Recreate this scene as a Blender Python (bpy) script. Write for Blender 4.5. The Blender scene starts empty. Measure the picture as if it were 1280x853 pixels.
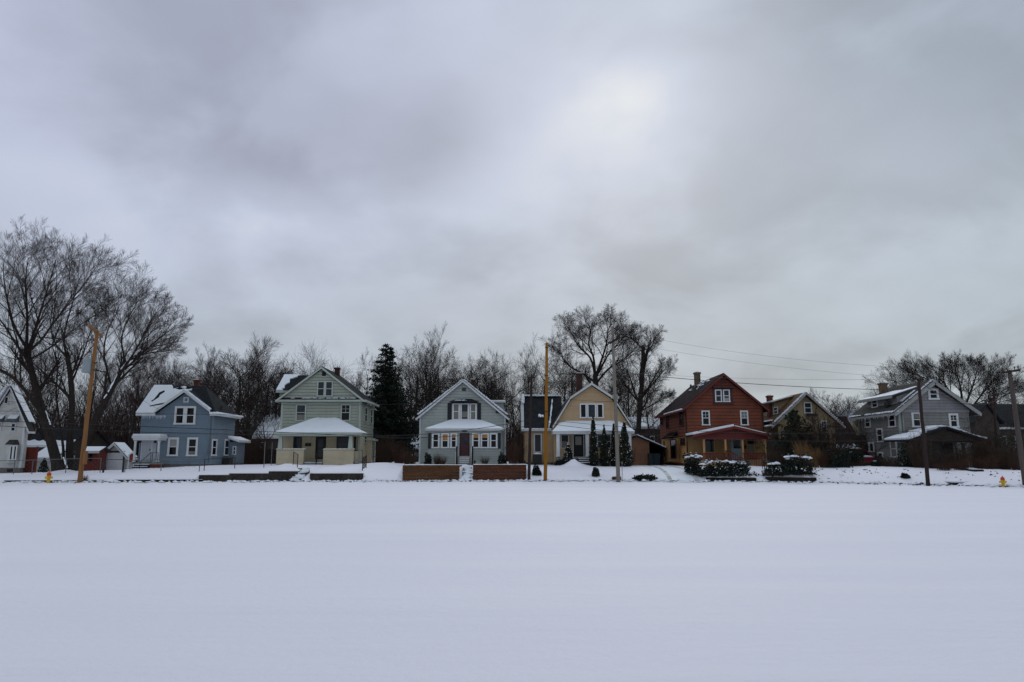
import bpy, math, random
from mathutils import Vector, Matrix
from mathutils import noise as mnoise
PI = math.pi
sc = bpy.context.scene
C = sc.collection

# ------------------------------------------------------------------ camera
F, CXP, CYP, HOR, CAMZ = 900.0, 640.0, 426.5, 573.5, 1.6
PITCH = math.atan((HOR - CYP) / F)
cp, sp = math.cos(PITCH), math.sin(PITCH)
cam_d = bpy.data.cameras.new('camera'); cam_d.lens = F / 1280 * 36; cam_d.sensor_width = 36
cam_d.clip_start = 0.1; cam_d.clip_end = 6000
cam = bpy.data.objects.new('camera', cam_d); C.objects.link(cam)
cam.location = (0, 0, CAMZ); cam.rotation_euler = (PI / 2 + PITCH, 0, 0)
sc.camera = cam
sc.render.resolution_x, sc.render.resolution_y = 1024, 682

def ray(px, py):
    u = (px - CXP) / F; v = (CYP - py) / F
    return Vector((u, cp - v * sp, sp + v * cp))
def PY(px, py, Y):
    d = ray(px, py); t = Y / d.y
    return Vector((d.x * t, Y, CAMZ + d.z * t))
def PX(px, py, X):
    d = ray(px, py); t = X / d.x
    return Vector((X, d.y * t, CAMZ + d.z * t))
def XX(px, Y, py=575): return PY(px, py, Y).x
def ZZ(py, Y): return PY(640, py, Y).z

# ------------------------------------------------------------------ materials
def new_mat(name):
    m = bpy.data.materials.new(name); m.use_nodes = True
    nt = m.node_tree; b = nt.nodes['Principled BSDF']
    return m, nt, b
def mat(name, col, rough=0.8, var=0.15, scale=3.0, bump=0.0, bscale=20.0, spec=0.3, metal=0.0, stretch=(1, 1, 1), col2=None, dirt=None, coord='Object'):
    m, nt, b = new_mat(name); N = nt.nodes.new; L = nt.links.new
    tc = N('ShaderNodeTexCoord'); mp = N('ShaderNodeMapping'); mp.inputs['Scale'].default_value = stretch
    L(tc.outputs[coord], mp.inputs[0])
    nz = N('ShaderNodeTexNoise'); nz.inputs['Scale'].default_value = scale; nz.inputs['Detail'].default_value = 6; nz.inputs['Roughness'].default_value = 0.65
    L(mp.outputs[0], nz.inputs[0])
    cr = N('ShaderNodeValToRGB'); cr.color_ramp.elements[0].position = 0.3; cr.color_ramp.elements[1].position = 0.7
    c2 = col2 or tuple(min(1, c * (1 + var)) for c in col)
    c1 = tuple(c * (1 - var) for c in col) if col2 is None else col
    cr.color_ramp.elements[0].color = (*c1, 1); cr.color_ramp.elements[1].color = (*c2, 1)
    L(nz.outputs[0], cr.inputs[0])
    out = cr.outputs[0]
    if dirt:
        n2 = N('ShaderNodeTexNoise'); n2.inputs['Scale'].default_value = dirt[1]; n2.inputs['Detail'].default_value = 8; n2.inputs['Roughness'].default_value = .7
        mp2 = N('ShaderNodeMapping'); mp2.inputs['Scale'].default_value = dirt[3] if len(dirt) > 3 else (1, 1, .35)
        L(tc.outputs[coord], mp2.inputs[0]); L(mp2.outputs[0], n2.inputs[0])
        r2 = N('ShaderNodeMapRange'); r2.inputs['From Min'].default_value = .5; r2.inputs['From Max'].default_value = .72; r2.inputs['To Max'].default_value = dirt[2]
        L(n2.outputs[0], r2.inputs[0])
        mx = N('ShaderNodeMix'); mx.data_type = 'RGBA'; L(r2.outputs[0], mx.inputs[0]); L(out, mx.inputs[6]); mx.inputs[7].default_value = (*dirt[0], 1)
        out = mx.outputs[2]
    L(out, b.inputs['Base Color'])
    b.inputs['Roughness'].default_value = rough; b.inputs['Specular IOR Level'].default_value = spec; b.inputs['Metallic'].default_value = metal
    if bump:
        n3 = N('ShaderNodeTexNoise'); n3.inputs['Scale'].default_value = bscale; n3.inputs['Detail'].default_value = 5
        L(mp.outputs[0], n3.inputs[0]); bp = N('ShaderNodeBump'); bp.inputs['Strength'].default_value = bump; bp.inputs['Distance'].default_value = .05
        L(n3.outputs[0], bp.inputs['Height']); L(bp.outputs[0], b.inputs['Normal'])
    return m
def siding(name, col, dirtc=(.10, .09, .08), amt=.35):
    return mat(name, col, .75, .10, .8, .15, 14, .25, stretch=(.5, .5, 3), dirt=(dirtc, 1.3, amt, (1, 1, .4)))
M = {}
M['snow'] = mat('snow', (.78, .81, .86), .65, .02, .6, .35, 9, .3)
M['roof_snow'] = mat('roof_snow', (.76, .79, .84), .65, .03, 2, .4, 7, .3)
M['white_siding'] = siding('white_siding', (.52, .52, .49))
M['blue_siding'] = siding('blue_siding', (.165, .215, .265), (.09, .11, .13), .45)
M['green_siding'] = siding('green_siding', (.31, .335, .275), (.20, .21, .17), .45)
M['cream_siding'] = siding('cream_siding', (.50, .43, .30), (.25, .18, .10), .4)
M['grey_siding'] = siding('grey_siding', (.31, .335, .315), (.19, .20, .19), .4)
M['tan_siding'] = siding('tan_siding', (.46, .32, .19), (.25, .18, .12), .4)
M['red_siding'] = siding('red_siding', (.17, .048, .026), (.075, .030, .020), .7)
M['ochre_board'] = mat('ochre_board', (.46, .255, .11), .8, .12, 1.5, .2, 20, .2, stretch=(2, 2, .3), dirt=((.18, .12, .06), 1.4, .5))
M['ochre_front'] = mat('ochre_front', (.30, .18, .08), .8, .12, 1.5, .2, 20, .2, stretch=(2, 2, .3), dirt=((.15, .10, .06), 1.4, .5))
M['yellow_stucco'] = mat('yellow_stucco', (.27, .205, .125), .9, .15, 1.1, .4, 16, .2, dirt=((.13, .09, .06), .9, .8))
M['grey_shingle'] = siding('grey_shingle', (.20, .195, .185), (.09, .085, .08), .6)
M['lilac_siding'] = siding('lilac_siding', (.24, .225, .24), (.11, .10, .10), .4)
M['brown_board'] = siding('brown_board', (.050, .038, .032), (.03, .022, .02), .5)
M['brick'] = mat('brick', (.10, .035, .025), .9, .4, 9, .4, 30, .2)
M['brick_dark'] = mat('brick_dark', (.055, .028, .024), .9, .4, 9, .4, 30, .2)
M['brick_tan'] = mat('brick_tan', (.13, .095, .06), .9, .4, 8, .4, 30, .2, dirt=((.05, .022, .018), 2, .9))
M['stone'] = mat('stone', (.145, .135, .125), .9, .35, 5, .5, 18, .2)
M['wall_stone'] = mat('wall_stone', (.035, .028, .024), .9, .5, 4, .6, 14, .2, dirt=((.09, .085, .06), 2, .4))
M['trim'] = mat('trim', (.50, .51, .51), .6, .08, 2, .1, 20, .3, dirt=((.25, .24, .22), 3, .35))
M['white_trim'] = mat('white_trim', (.60, .61, .62), .5, .06, 2, 0, 20, .3, dirt=((.35, .34, .32), 4, .3))
M['green_trim'] = mat('green_trim', (.38, .42, .37), .6, .08, 2, 0, 20, .3, dirt=((.2, .2, .16), 3, .3))
M['red_trim'] = mat('red_trim', (.12, .022, .018), .7, .2, 3, 0, 20, .3)
M['grey_trim'] = mat('grey_trim', (.27, .27, .265), .7, .12, 3, 0, 20, .3, dirt=((.14, .13, .12), 3, .5))
M['shingle'] = mat('shingle', (.022, .024, .027), .95, .4, 3, .5, 25, .08)
M['shingle_grey'] = mat('shingle_grey', (.055, .053, .050), .95, .35, 3, .5, 25, .08)
M['shingle_red'] = mat('shingle_red', (.020, .012, .013), .95, .45, 2.5, .5, 25, .05, dirt=((.07, .06, .06), 2, .35))
M['shingle_orange'] = mat('shingle_orange', (.105, .056, .028), .9, .35, 5, .5, 25, .2)
M['glass'] = mat('glass', (.006, .007, .009), .06, .3, 1, 0, 20, .18)
M['glass_blue'] = mat('glass_blue', (.020, .024, .034), .08, .5, 2, 0, 20, .25)
M['curtain'] = mat('curtain', (.18, .17, .15), .9, .25, 4, 0, 20, .1, stretch=(6, 6, .5))
M['amber'] = mat('amber', (.42, .19, .06), .9, .2, 3, 0, 20, .1)
M['pale_blind'] = mat('pale_blind', (.30, .29, .27), .9, .15, 6, 0, 20, .1, stretch=(.3, .3, 8))
M['black_paint'] = mat('black_paint', (.012, .013, .016), .6, .2, 4)
M['maroon'] = mat('maroon', (.060, .016, .018), .6, .2, 3)
M['door_blue'] = mat('door_blue', (.28, .34, .38), .5, .06, 2)
M['door_white'] = mat('door_white', (.42, .44, .48), .5, .06, 2)
M['dark_iron'] = mat('dark_iron', (.022, .020, .020), .6, .3, 5, metal=.0)
M['galv'] = mat('galv', (.12, .125, .13), .5, .2, 5, metal=.2)
M['transformer'] = mat('transformer', (.24, .28, .30), .5, .1, 5)
M['timber'] = mat('timber', (.105, .045, .018), .85, .35, 2.5, .5, 22, .2, stretch=(.35, 1, 6), dirt=((.03, .017, .010), 1.2, .75, (1, 1, 1)))
M['timber_red'] = mat('timber_red', (.10, .036, .018), .85, .35, 2.5, .5, 22, .2, stretch=(.35, 1, 6), dirt=((.03, .015, .012), 1.2, .75, (1, 1, 1)))
M['timber_dark'] = mat('timber_dark', (.022, .018, .014), .9, .4, 3, .5, 20, .2)
M['pole_tan'] = mat('pole_tan', (.24, .115, .043), .85, .2, 2, .5, 26, .2, stretch=(6, 6, .4), dirt=((.11, .05, .02), 2.2, .7, (5, 5, .25)))
M['pole_orange'] = mat('pole_orange', (.28, .12, .014), .85, .15, 2, .5, 26, .2, stretch=(6, 6, .4), dirt=((.14, .05, .01), 2.2, .65, (5, 5, .25)))
M['pole_grey'] = mat('pole_grey', (.21, .185, .16), .85, .25, 2, .5, 26, .2, stretch=(6, 6, .4), dirt=((.07, .06, .05), 2.2, .6, (5, 5, .25)))
M['pole_dark'] = mat('pole_dark', (.035, .022, .020), .85, .3, 2, .5, 26, .2, stretch=(6, 6, .4))
M['pole_mid'] = mat('pole_mid', (.085, .068, .060), .85, .3, 2, .5, 26, .2, stretch=(6, 6, .4))
M['bark'] = mat('bark', (.030, .024, .021), .95, .4, 3, .6, 18, .1, stretch=(3, 3, .6))
M['bark2'] = mat('bark2', (.042, .034, .029), .95, .4, 3, .6, 18, .1, stretch=(3, 3, .6))
M['twig'] = mat('twig', (.036, .027, .025), .95, .3, .4, 0, 18, .1)
M['twig_red'] = mat('twig_red', (.048, .029, .028), .95, .3, .4, 0, 18, .1)
M['twig_grey'] = mat('twig_grey', (.060, .052, .048), .95, .3, .4, 0, 18, .1)
M['brush_red'] = mat('brush_red', (.068, .038, .027), .95, .45, .9, 0, 18, .1)
M['brush_brown'] = mat('brush_brown', (.060, .040, .030), .95, .4, .8, 0, 18, .1)
M['dry_grass'] = mat('dry_grass', (.19, .11, .05), .9, .4, 1.2, 0, 18, .1)
M['needles'] = mat('needles', (.012, .020, .014), .8, .5, 1.2, 0, 18, .2)
M['arbor'] = mat('arbor', (.012, .017, .010), .85, .5, 1.4, 0, 18, .2)
M['hedge'] = mat('hedge', (.012, .017, .012), .8, .5, 2, 0, 18, .2)
M['pine'] = mat('pine', (.018, .026, .015), .8, .5, 1.5, 0, 18, .2)
M['red_paint'] = mat('red_paint', (.20, .022, .015), .7, .2, 2, 0, dirt=((.06, .015, .012), 1.6, .6))
M['barn_red'] = mat('barn_red', (.15, .030, .020), .85, .2, 2, .2, dirt=((.06, .02, .015), 1.6, .6))
M['brown_wall'] = mat('brown_wall', (.24, .125, .075), .85, .12, 1.5, .1, dirt=((.12, .07, .05), 1.2, .4))
M['hyd_yellow'] = mat('hyd_yellow', (.62, .38, .02), .5, .15, 6)
M['hyd_red'] = mat('hyd_red', (.50, .05, .02), .5, .15, 6)
M['bin_blue'] = mat('bin_blue', (.010, .022, .030), .5, .2, 3)
M['car_red'] = mat('car_red', (.16, .012, .018), .3, .1, 3, spec=.5)
M['rubber'] = mat('rubber', (.012, .012, .012), .8, .2, 5)
M['plaster'] = mat('plaster', (.40, .40, .38), .85, .08, 1.5, dirt=((.25, .24, .22), 1.3, .5))
M['concrete'] = mat('concrete', (.22, .215, .20), .9, .2, 4, .3)
M['teal'] = mat('teal', (.10, .135, .14), .7, .2, 3)
M['dirt'] = mat('dirt', (.050, .042, .030), .95, .5, 6, .6, 20, .1)

# snow field: faint drift ruts and mottled crust
def snowfield_mat():
    m, nt, b = new_mat('snow_field'); N = nt.nodes.new; L = nt.links.new
    tc = N('ShaderNodeTexCoord')
    mp = N('ShaderNodeMapping'); mp.inputs['Scale'].default_value = (.10, .75, 1); mp.inputs['Rotation'].default_value = (0, 0, .06); L(tc.outputs['Object'], mp.inputs[0])
    n1 = N('ShaderNodeTexNoise'); n1.inputs['Scale'].default_value = .55; n1.inputs['Detail'].default_value = 5; n1.inputs['Roughness'].default_value = .55; L(mp.outputs[0], n1.inputs[0])
    n2 = N('ShaderNodeTexNoise'); n2.inputs['Scale'].default_value = 7; n2.inputs['Detail'].default_value = 8; n2.inputs['Roughness'].default_value = .7; L(tc.outputs['Object'], n2.inputs[0])
    n3 = N('ShaderNodeTexNoise'); n3.inputs['Scale'].default_value = 60; n3.inputs['Detail'].default_value = 3; L(tc.outputs['Object'], n3.inputs[0])
    a = N('ShaderNodeMath'); a.operation = 'MULTIPLY_ADD'; L(n2.outputs[0], a.inputs[0]); a.inputs[1].default_value = .16; L(n1.outputs[0], a.inputs[2])
    a2 = N('ShaderNodeMath'); a2.operation = 'MULTIPLY_ADD'; L(n3.outputs[0], a2.inputs[0]); a2.inputs[1].default_value = .012; L(a.outputs[0], a2.inputs[2])
    bp = N('ShaderNodeBump'); bp.inputs['Strength'].default_value = .6; bp.inputs['Distance'].default_value = .24; L(a2.outputs[0], bp.inputs['Height']); L(bp.outputs[0], b.inputs['Normal'])
    cr = N('ShaderNodeValToRGB'); cr.color_ramp.elements[0].position = .3; cr.color_ramp.elements[1].position = .7
    cr.color_ramp.elements[0].color = (.80, .785, .855, 1); cr.color_ramp.elements[1].color = (.84, .825, .88, 1)
    L(n1.outputs[0], cr.inputs[0]); L(cr.outputs[0], b.inputs['Base Color'])
    b.inputs['Roughness'].default_value = .7; b.inputs['Specular IOR Level'].default_value = .25
    return m
M['snow_field'] = snowfield_mat()
def drive_mat():
    m, nt, b = new_mat('tracked_snow'); N = nt.nodes.new; L = nt.links.new
    tc = N('ShaderNodeTexCoord'); n = N('ShaderNodeTexNoise'); n.inputs['Scale'].default_value = 1.4; n.inputs['Detail'].default_value = 8; n.inputs['Roughness'].default_value = .7
    L(tc.outputs['Object'], n.inputs[0])
    cr = N('ShaderNodeValToRGB'); cr.color_ramp.elements[0].position = .36; cr.color_ramp.elements[1].position = .62
    cr.color_ramp.elements[0].color = (.34, .31, .28, 1); cr.color_ramp.elements[1].color = (.66, .67, .70, 1)
    L(n.outputs[0], cr.inputs[0]); L(cr.outputs[0], b.inputs['Base Color']); b.inputs['Roughness'].default_value = .8
    return m
M['tracked'] = drive_mat()

# ------------------------------------------------------------------ mesh builder
class MB:
    def __init__(s): s.v = []; s.f = []
    def add(s, vs, fs):
        o = len(s.v); s.v.extend([tuple(v) for v in vs]); s.f.extend([tuple(i + o for i in f) for f in fs])
    def box(s, x0, x1, y0, y1, z0, z1):
        s.add([(x0, y0, z0), (x1, y0, z0), (x1, y1, z0), (x0, y1, z0), (x0, y0, z1), (x1, y0, z1), (x1, y1, z1), (x0, y1, z1)],
              [(3, 2, 1, 0), (4, 5, 6, 7), (0, 1, 5, 4), (1, 2, 6, 5), (2, 3, 7, 6), (3, 0, 4, 7)])
    def prism(s, pts, vec):
        n = len(pts); vec = Vector(vec); P = [Vector(p) for p in pts]
        nrm = Vector((0, 0, 0))
        for i in range(n): nrm += P[i].cross(P[(i + 1) % n])
        if nrm.dot(vec) < 0: P.reverse()
        s.add(P + [p + vec for p in P], [tuple(reversed(range(n))), tuple(range(n, 2 * n))] + [(i, (i + 1) % n, n + (i + 1) % n, n + i) for i in range(n)])
    def slab(s, pts, th):            # thickness along the upward normal
        P = [Vector(p) for p in pts]; n = Vector((0, 0, 0))
        for i in range(len(P)): n += P[i].cross(P[(i + 1) % len(P)])
        n.normalize()
        if n.z < 0: n = -n
        s.prism(P, n * th)
    def tube(s, pts, rads, sides=6, cap=True):
        pts = [Vector(p) for p in pts]; n = len(pts)
        if not hasattr(rads, '__len__'): rads = [rads] * n
        o = len(s.v); ref = None
        for i in range(n):
            d = (pts[min(i + 1, n - 1)] - pts[max(i - 1, 0)])
            if d.length < 1e-9: d = Vector((0, 0, 1))
            d.normalize()
            if ref is None: ref = d.orthogonal().normalized()
            a = (ref - d * ref.dot(d))
            a = a.normalized() if a.length > 1e-6 else d.orthogonal().normalized()
            ref = a; b = d.cross(a); r = rads[i]
            for k in range(sides):
                t = 2 * PI * k / sides
                q = pts[i] + a * (math.cos(t) * r) + b * (math.sin(t) * r); s.v.append((q.x, q.y, q.z))
        for i in range(n - 1):
            for k in range(sides):
                k2 = (k + 1) % sides
                s.f.append((o + i * sides + k, o + i * sides + k2, o + (i + 1) * sides + k2, o + (i + 1) * sides + k))
        if cap:
            s.f.append(tuple(o + k for k in reversed(range(sides)))); s.f.append(tuple(o + (n - 1) * sides + k for k in range(sides)))
    def bar(s, a, b, w, h):          # rectangular bar from a to b, w horizontal, h vertical-ish
        a, b = Vector(a), Vector(b); d = (b - a).normalized(); side = d.cross(Vector((0, 0, 1)))
        side = side.normalized() if side.length > 1e-5 else Vector((1, 0, 0)); up = side.cross(d)
        q = [a + side * (sx * w / 2) + up * (sz * h / 2) for sx, sz in ((-1, -1), (1, -1), (1, 1), (-1, 1))]
        s.prism(q, b - a)
    def blob(s, c, rx, ry, rz, rng, amp=.2, nu=7, nv=4, half=False):
        c = Vector(c); o = len(s.v); z0 = 0 if half else -1
        rows = nv + 1
        for j in range(rows):
            ph = (-PI / 2 if not half else -.15) + ((PI if not half else PI / 2 + .15) * j / nv)
            for i in range(nu):
                th = 2 * PI * i / nu + j * .3; k = 1 + rng.uniform(-amp, amp)
                s.v.append((c.x + rx * k * math.cos(ph) * math.cos(th), c.y + ry * k * math.cos(ph) * math.sin(th), c.z + rz * k * math.sin(ph)))
        for j in range(nv):
            for i in range(nu):
                i2 = (i + 1) % nu; s.f.append((o + j * nu + i, o + j * nu + i2, o + (j + 1) * nu + i2, o + (j + 1) * nu + i))
    def leaf(s, p, size, rng, flat=None):
        d = Vector((rng.gauss(0, 1), rng.gauss(0, 1), rng.gauss(0, 1)))
        if flat is not None: d = d * .5 + flat
        d.normalize(); a = d.orthogonal().normalized(); a = Matrix.Rotation(rng.uniform(0, 6.28), 3, d) @ a; b = d.cross(a)
        l = size * rng.uniform(.6, 1.4); w = l * .5; o = len(s.v); p = Vector(p)
        for q in (p - a * l, p + b * w, p + a * l, p - b * w): s.v.append((q.x, q.y, q.z))
        s.f.append((o, o + 1, o + 2, o + 3))
    def mesh(s, name, m, origin=(0, 0, 0), smooth=False):
        me = bpy.data.meshes.new(name); ox, oy, oz = origin
        me.from_pydata([(x - ox, y - oy, z - oz) for x, y, z in s.v], [], s.f); me.update()
        me.materials.append(m)
        if smooth: me.polygons.foreach_set('use_smooth', [True] * len(me.polygons))
        return me

def root_of(o):
    while o.parent: o = o.parent
    return o
def thing(name, label, cat, loc=(0, 0, 0), group=None):
    o = bpy.data.objects.new(name, None); C.objects.link(o); o.location = loc; o.empty_display_size = .3
    o['label'] = label; o['category'] = cat; o['kind'] = 'thing'
    if group: o['group'] = group
    return o
def part(name, mb, m, parent, label=None, smooth=False):
    o = bpy.data.objects.new(name, mb.mesh(name, M[m] if isinstance(m, str) else m, root_of(parent).location, smooth)); C.objects.link(o); o.parent = parent
    if label: o['label'] = label
    return o
def solo(name, mb, m, label, cat, loc=(0, 0, 0), group=None, kind=None, smooth=False):
    o = bpy.data.objects.new(name, mb.mesh(name, M[m] if isinstance(m, str) else m, loc, smooth)); C.objects.link(o); o.location = loc
    o['kind'] = kind or 'thing'
    if label: o['label'] = label; o['category'] = cat
    if group: o['group'] = group
    return o
def copy_tree(o, parent=None):
    c = o.copy(); C.objects.link(c); c.parent = parent
    for ch in list(o.children): copy_tree(ch, c)
    return c

# ------------------------------------------------------------------ ground
def interp(tab, x):
    if x <= tab[0][0]: return tab[0][1]
    for (a, b), (c, d) in zip(tab, tab[1:]):
        if x <= c:
            t = (x - a) / (c - a); return b + (d - b) * t
    return tab[-1][1]
def sm(t): t = max(0, min(1, t)); return t * t * (3 - 2 * t)
def ground_pt(px, py, z=0.0):
    d = ray(px, py); t = (z - CAMZ) / d.z; return (d.x * t, d.y * t)
KT = [ground_pt(px, py) for px, py in ((-60, 604.8), (0, 604.5), (200, 604), (400, 603.5), (560, 603), (800, 602.8), (940, 603.8), (1060, 605.6), (1200, 608.6), (1290, 610.8), (1400, 613))]
def K(x): return interp(KT, x)
HT = [(-60, .35), (-45, .35), (-40, .45), (-36, .55), (-32.5, .66), (-29, .86), (-25.5, 1.03), (-18, 1.05), (0, 1.1), (8, 1.02), (14, .95), (20, 1.0), (26, 1.1), (32, .95), (45, .85), (80, .8)]
WALLS = []    # (x0, x1, t_wall, ztop)
def addwall(px0, px1, t, ytop, ybot=None):
    xm = XX((px0 + px1) / 2, 50, 595); Y = K(xm) + t
    x0, x1 = XX(px0, Y, 597), XX(px1, Y, 597); z = ZZ(ytop, Y)
    WALLS.append((x0, x1, t, z)); return x0, x1, Y, z
w_a = addwall(9, 128, 1.2, 600.6)
w_b = addwall(145, 249, 1.2, 599.8)
w_c = addwall(249, 287, 1.5, 594)
w_c2 = addwall(287, 336, 1.5, 592)
w_d = addwall(336, 371, 1.5, 589.3)
w_e = addwall(388, 453, 1.5, 592)
w_f = addwall(503.5, 574, 2.0, 581.5)
w_g = addwall(591, 658, 2.0, 581)
w_h = addwall(885, 942, 1.2, 597)
w_i = addwall(963, 1015, 1.2, 596.5)
MOUNDS = []
def mound(px, py, Y, r, h): MOUNDS.append((XX(px, Y, py), Y, r, h))
mound(358, 582, K(-16) + 4.5, 1.3, .30); mound(80, 588, 54.5, 1.0, .25); mound(716, 575, 60, .5, .9); mound(418, 584, K(-12) + 4, 1.6, .15)
mound(478, 580, 62, 2.4, .2); mound(720, 580, 60.5, 1.0, .25)
def gz(x, y):
    t = y - K(x)
    if t <= 0:
        return .02 * mnoise.noise((x * .15, y * .4, 0)) * min(1, -t)
    H = interp(HT, x)
    z = .07 * sm(t / .25) + (H - .07) * (1 - math.exp(-max(0, t - .4) / 3.4))
    for x0, x1, tw, zt in WALLS:
        if x0 < x < x1:
            if t < tw + .16: z = .05 * sm(t / .25)
            else:
                z = zt + .03 + (H - zt) * (1 - math.exp(-(t - tw) / 3.6))
    for mx, my, r, h in MOUNDS:
        d2 = ((x - mx) ** 2 + (y - my) ** 2) / (r * r)
        if d2 < 6: z += h * math.exp(-d2)
    z += (.03 * mnoise.noise((x * .5, y * .5, 3)) + .02 * mnoise.noise((x * 1.7, y * 1.7, 5))) * sm(t / 2)
    if t > 30: z += (1.2 - H) * sm((t - 30) / 40)
    return z
def make_ground():
    xs = [-1500, -900, -500, -300, -200, -140, -100, -80, -65, -56]
    x = -52
    while x < 42: xs.append(x); x += .28
    xs += [42, 46, 52, 60, 75, 100, 140, 200, 300, 500, 900, 1500]
    rows = []
    for f in (0, .2, .35, .5, .6, .7, .78, .85, .91, .96, 1): rows.append(('n', f))
    t = -3
    while t < 0: rows.append(('t', t)); t += .5
    t = 0
    while t < 2.4: rows.append(('t', t)); t += .08
    while t < 9: rows.append(('t', t)); t += .3
    while t < 30: rows.append(('t', t)); t += .9
    for t in (34, 40, 50, 65, 90, 130, 200, 350, 700, 1500, 3500): rows.append(('t', t))
    mb = MB(); n = len(xs)
    for kind, v in rows:
        for x in xs:
            k = K(x); y = -60 + v * (k - 3.5 + 60) if kind == 'n' else k + v
            mb.v.append((x, y, gz(x, y)))
    for j in range(len(rows) - 1):
        for i in range(n - 1): mb.f.append((j * n + i, j * n + i + 1, (j + 1) * n + i + 1, (j + 1) * n + i))
    solo('snow_field', mb, 'snow_field', None, None, kind='structure', smooth=True)
make_ground()

def strip(name, m, pts, half, lift=.006, step=.35):
    """sheet following the ground along a centre line"""
    mb = MB(); P = [Vector(p) for p in pts]; line = []
    for a, b in zip(P, P[1:]):
        k = max(1, int((b - a).length / step))
        for i in range(k): line.append(a + (b - a) * (i / k))
    line.append(P[-1]); n = 7
    for i, p in enumerate(line):
        d = (line[min(i + 1, len(line) - 1)] - line[max(i - 1, 0)]).normalized(); s = Vector((-d.y, d.x))
        for k in range(n):
            hw = half * (1 + .12 * mnoise.noise((p.x, p.y, 9)))
            q = p + s * (hw * (2 * k / (n - 1) - 1)); mb.v.append((q.x, q.y, gz(q.x, q.y) + lift))
    for i in range(len(line) - 1):
        for k in range(n - 1): mb.f.append((i * n + k + 1, i * n + k, (i + 1) * n + k, (i + 1) * n + k + 1))
    return solo(name, mb, m, None, None, kind='structure', smooth=True)
dk = K(13)
dx0, dx1 = XX(857, dk, 603), XX(815, 68, 583)
strip('driveway', 'snow', [(dx0, dk - .2), (dx1, 66), (dx1 - .2, 76)], 1.5, .012)
for off in (-.75, .75):
    strip('wheel_track', 'tracked', [(dx0 + off * 1.2, dk - .1), (dx1 + off, 66), (dx1 + off - .2, 74)], .13, .03, .3)

# ------------------------------------------------------------------ facade helpers
class Front:
    def __init__(s, Y): s.Y = Y
    def uv(s, px, py): p = PY(px, py, s.Y); return p.x, p.z
    def pt(s, u, z, d): return Vector((u, s.Y - d, z))
class Side:                    # sgn +1: wall facing +X, -1: facing -X
    def __init__(s, X, sgn): s.X = X; s.g = sgn
    def uv(s, px, py): p = PX(px, py, s.X); return p.y, p.z
    def pt(s, u, z, d): return Vector((s.X + s.g * d, u, z))
def fbox(mb, Fc, u0, u1, z0, z1, d0, d1):
    mb.prism([Fc.pt(u0, z0, d0), Fc.pt(u1, z0, d0), Fc.pt(u1, z1, d0), Fc.pt(u0, z1, d0)], Fc.pt(u0, z0, d1) - Fc.pt(u0, z0, d0))
def clap(mb, Fc, poly, bh=.2, lip=.035, gap=.03):
    """lapped boards clipped to a convex polygon in (u,z)"""
    zs = [p[1] for p in poly]; z = min(zs); top = max(zs)
    def span(zz):
        c = []
        for (a, b), (e, f) in zip(poly, poly[1:] + poly[:1]):
            if (b - zz) * (f - zz) <= 0 and abs(b - f) > 1e-9: c.append(a + (e - a) * (zz - b) / (f - b))
            elif abs(b - f) <= 1e-9 and abs(b - zz) < 1e-6: c += [a, e]
        return (min(c), max(c)) if c else None
    while z < top - .02:
        z2 = min(z + bh, top - .001); a = span(z + 1e-4); b = span(z2)
        if a and b:
            A, B, Cc, D = Fc.pt(a[0], z + gap, lip), Fc.pt(a[1], z + gap, lip), Fc.pt(b[1], z2, lip * .75), Fc.pt(b[0], z2, lip * .75)
            E, G = Fc.pt(a[0], z + gap, .002), Fc.pt(a[1], z + gap, .002)
            mb.add([A, B, Cc, D, E, G], [(0, 1, 2, 3), (4, 5, 1, 0)])
        z += bh
def rect(u0, u1, z0, z1): return [(u0, z0), (u1, z0), (u1, z1), (u0, z1)]
def win(h, Fc, x0, y0, x1, y1, trim='white_trim', n=1, rail=True, glass='glass', cas=.10, curtain=None, ucur=(0, 1), grid=False, base=.036, name='window'):
    xm, ym = (x0 + x1) / 2, (y0 + y1) / 2
    ua, ub = Fc.uv(x0, ym)[0], Fc.uv(x1, ym)[0]; za, zb = Fc.uv(xm, y1)[1], Fc.uv(xm, y0)[1]
    if ua > ub: ua, ub = ub, ua
    mb = MB(); pane = MB(); cm = MB()
    fbox(mb, Fc, ua, ub, zb - cas, zb, base, base + .06); fbox(mb, Fc, ua - .03, ub + .03, za, za + cas * .8, base, base + .09)
    w = (ub - ua) / n
    for i in range(n):
        a, b = ua + i * w, ua + (i + 1) * w
        fbox(mb, Fc, a, a + cas, za + cas * .8, zb - cas, base, base + .055)
        fbox(mb, Fc, b - cas, b, za + cas * .8, zb - cas, base, base + .056)
        if rail: fbox(mb, Fc, a + cas, b - cas, (za + zb) / 2 - .03, (za + zb) / 2 + .03, base, base + .035)
        if grid:
            fbox(mb, Fc, (a + b) / 2 - .015, (a + b) / 2 + .015, (za + zb) / 2 + .03, zb - cas, base, base + .03)
            zq = (za + zb) / 2 + (zb - cas - (za + zb) / 2) * .5
            fbox(mb, Fc, a + cas, b - cas, zq - .012, zq + .012, base, base + .028)
    fbox(pane, Fc, ua + .04, ub - .04, za + .04, zb - .04, base - .032, base + .012)
    o = part(name, mb, trim, h); part('pane', pane, glass, o)
    if curtain:
        fbox(cm, Fc, ua + cas, ub - cas, za + cas + (zb - za - 2 * cas) * ucur[0], za + cas + (zb - za - 2 * cas) * ucur[1], base + .0125, base + .016)
        part('blind', cm, curtain, o)
    return o
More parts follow.
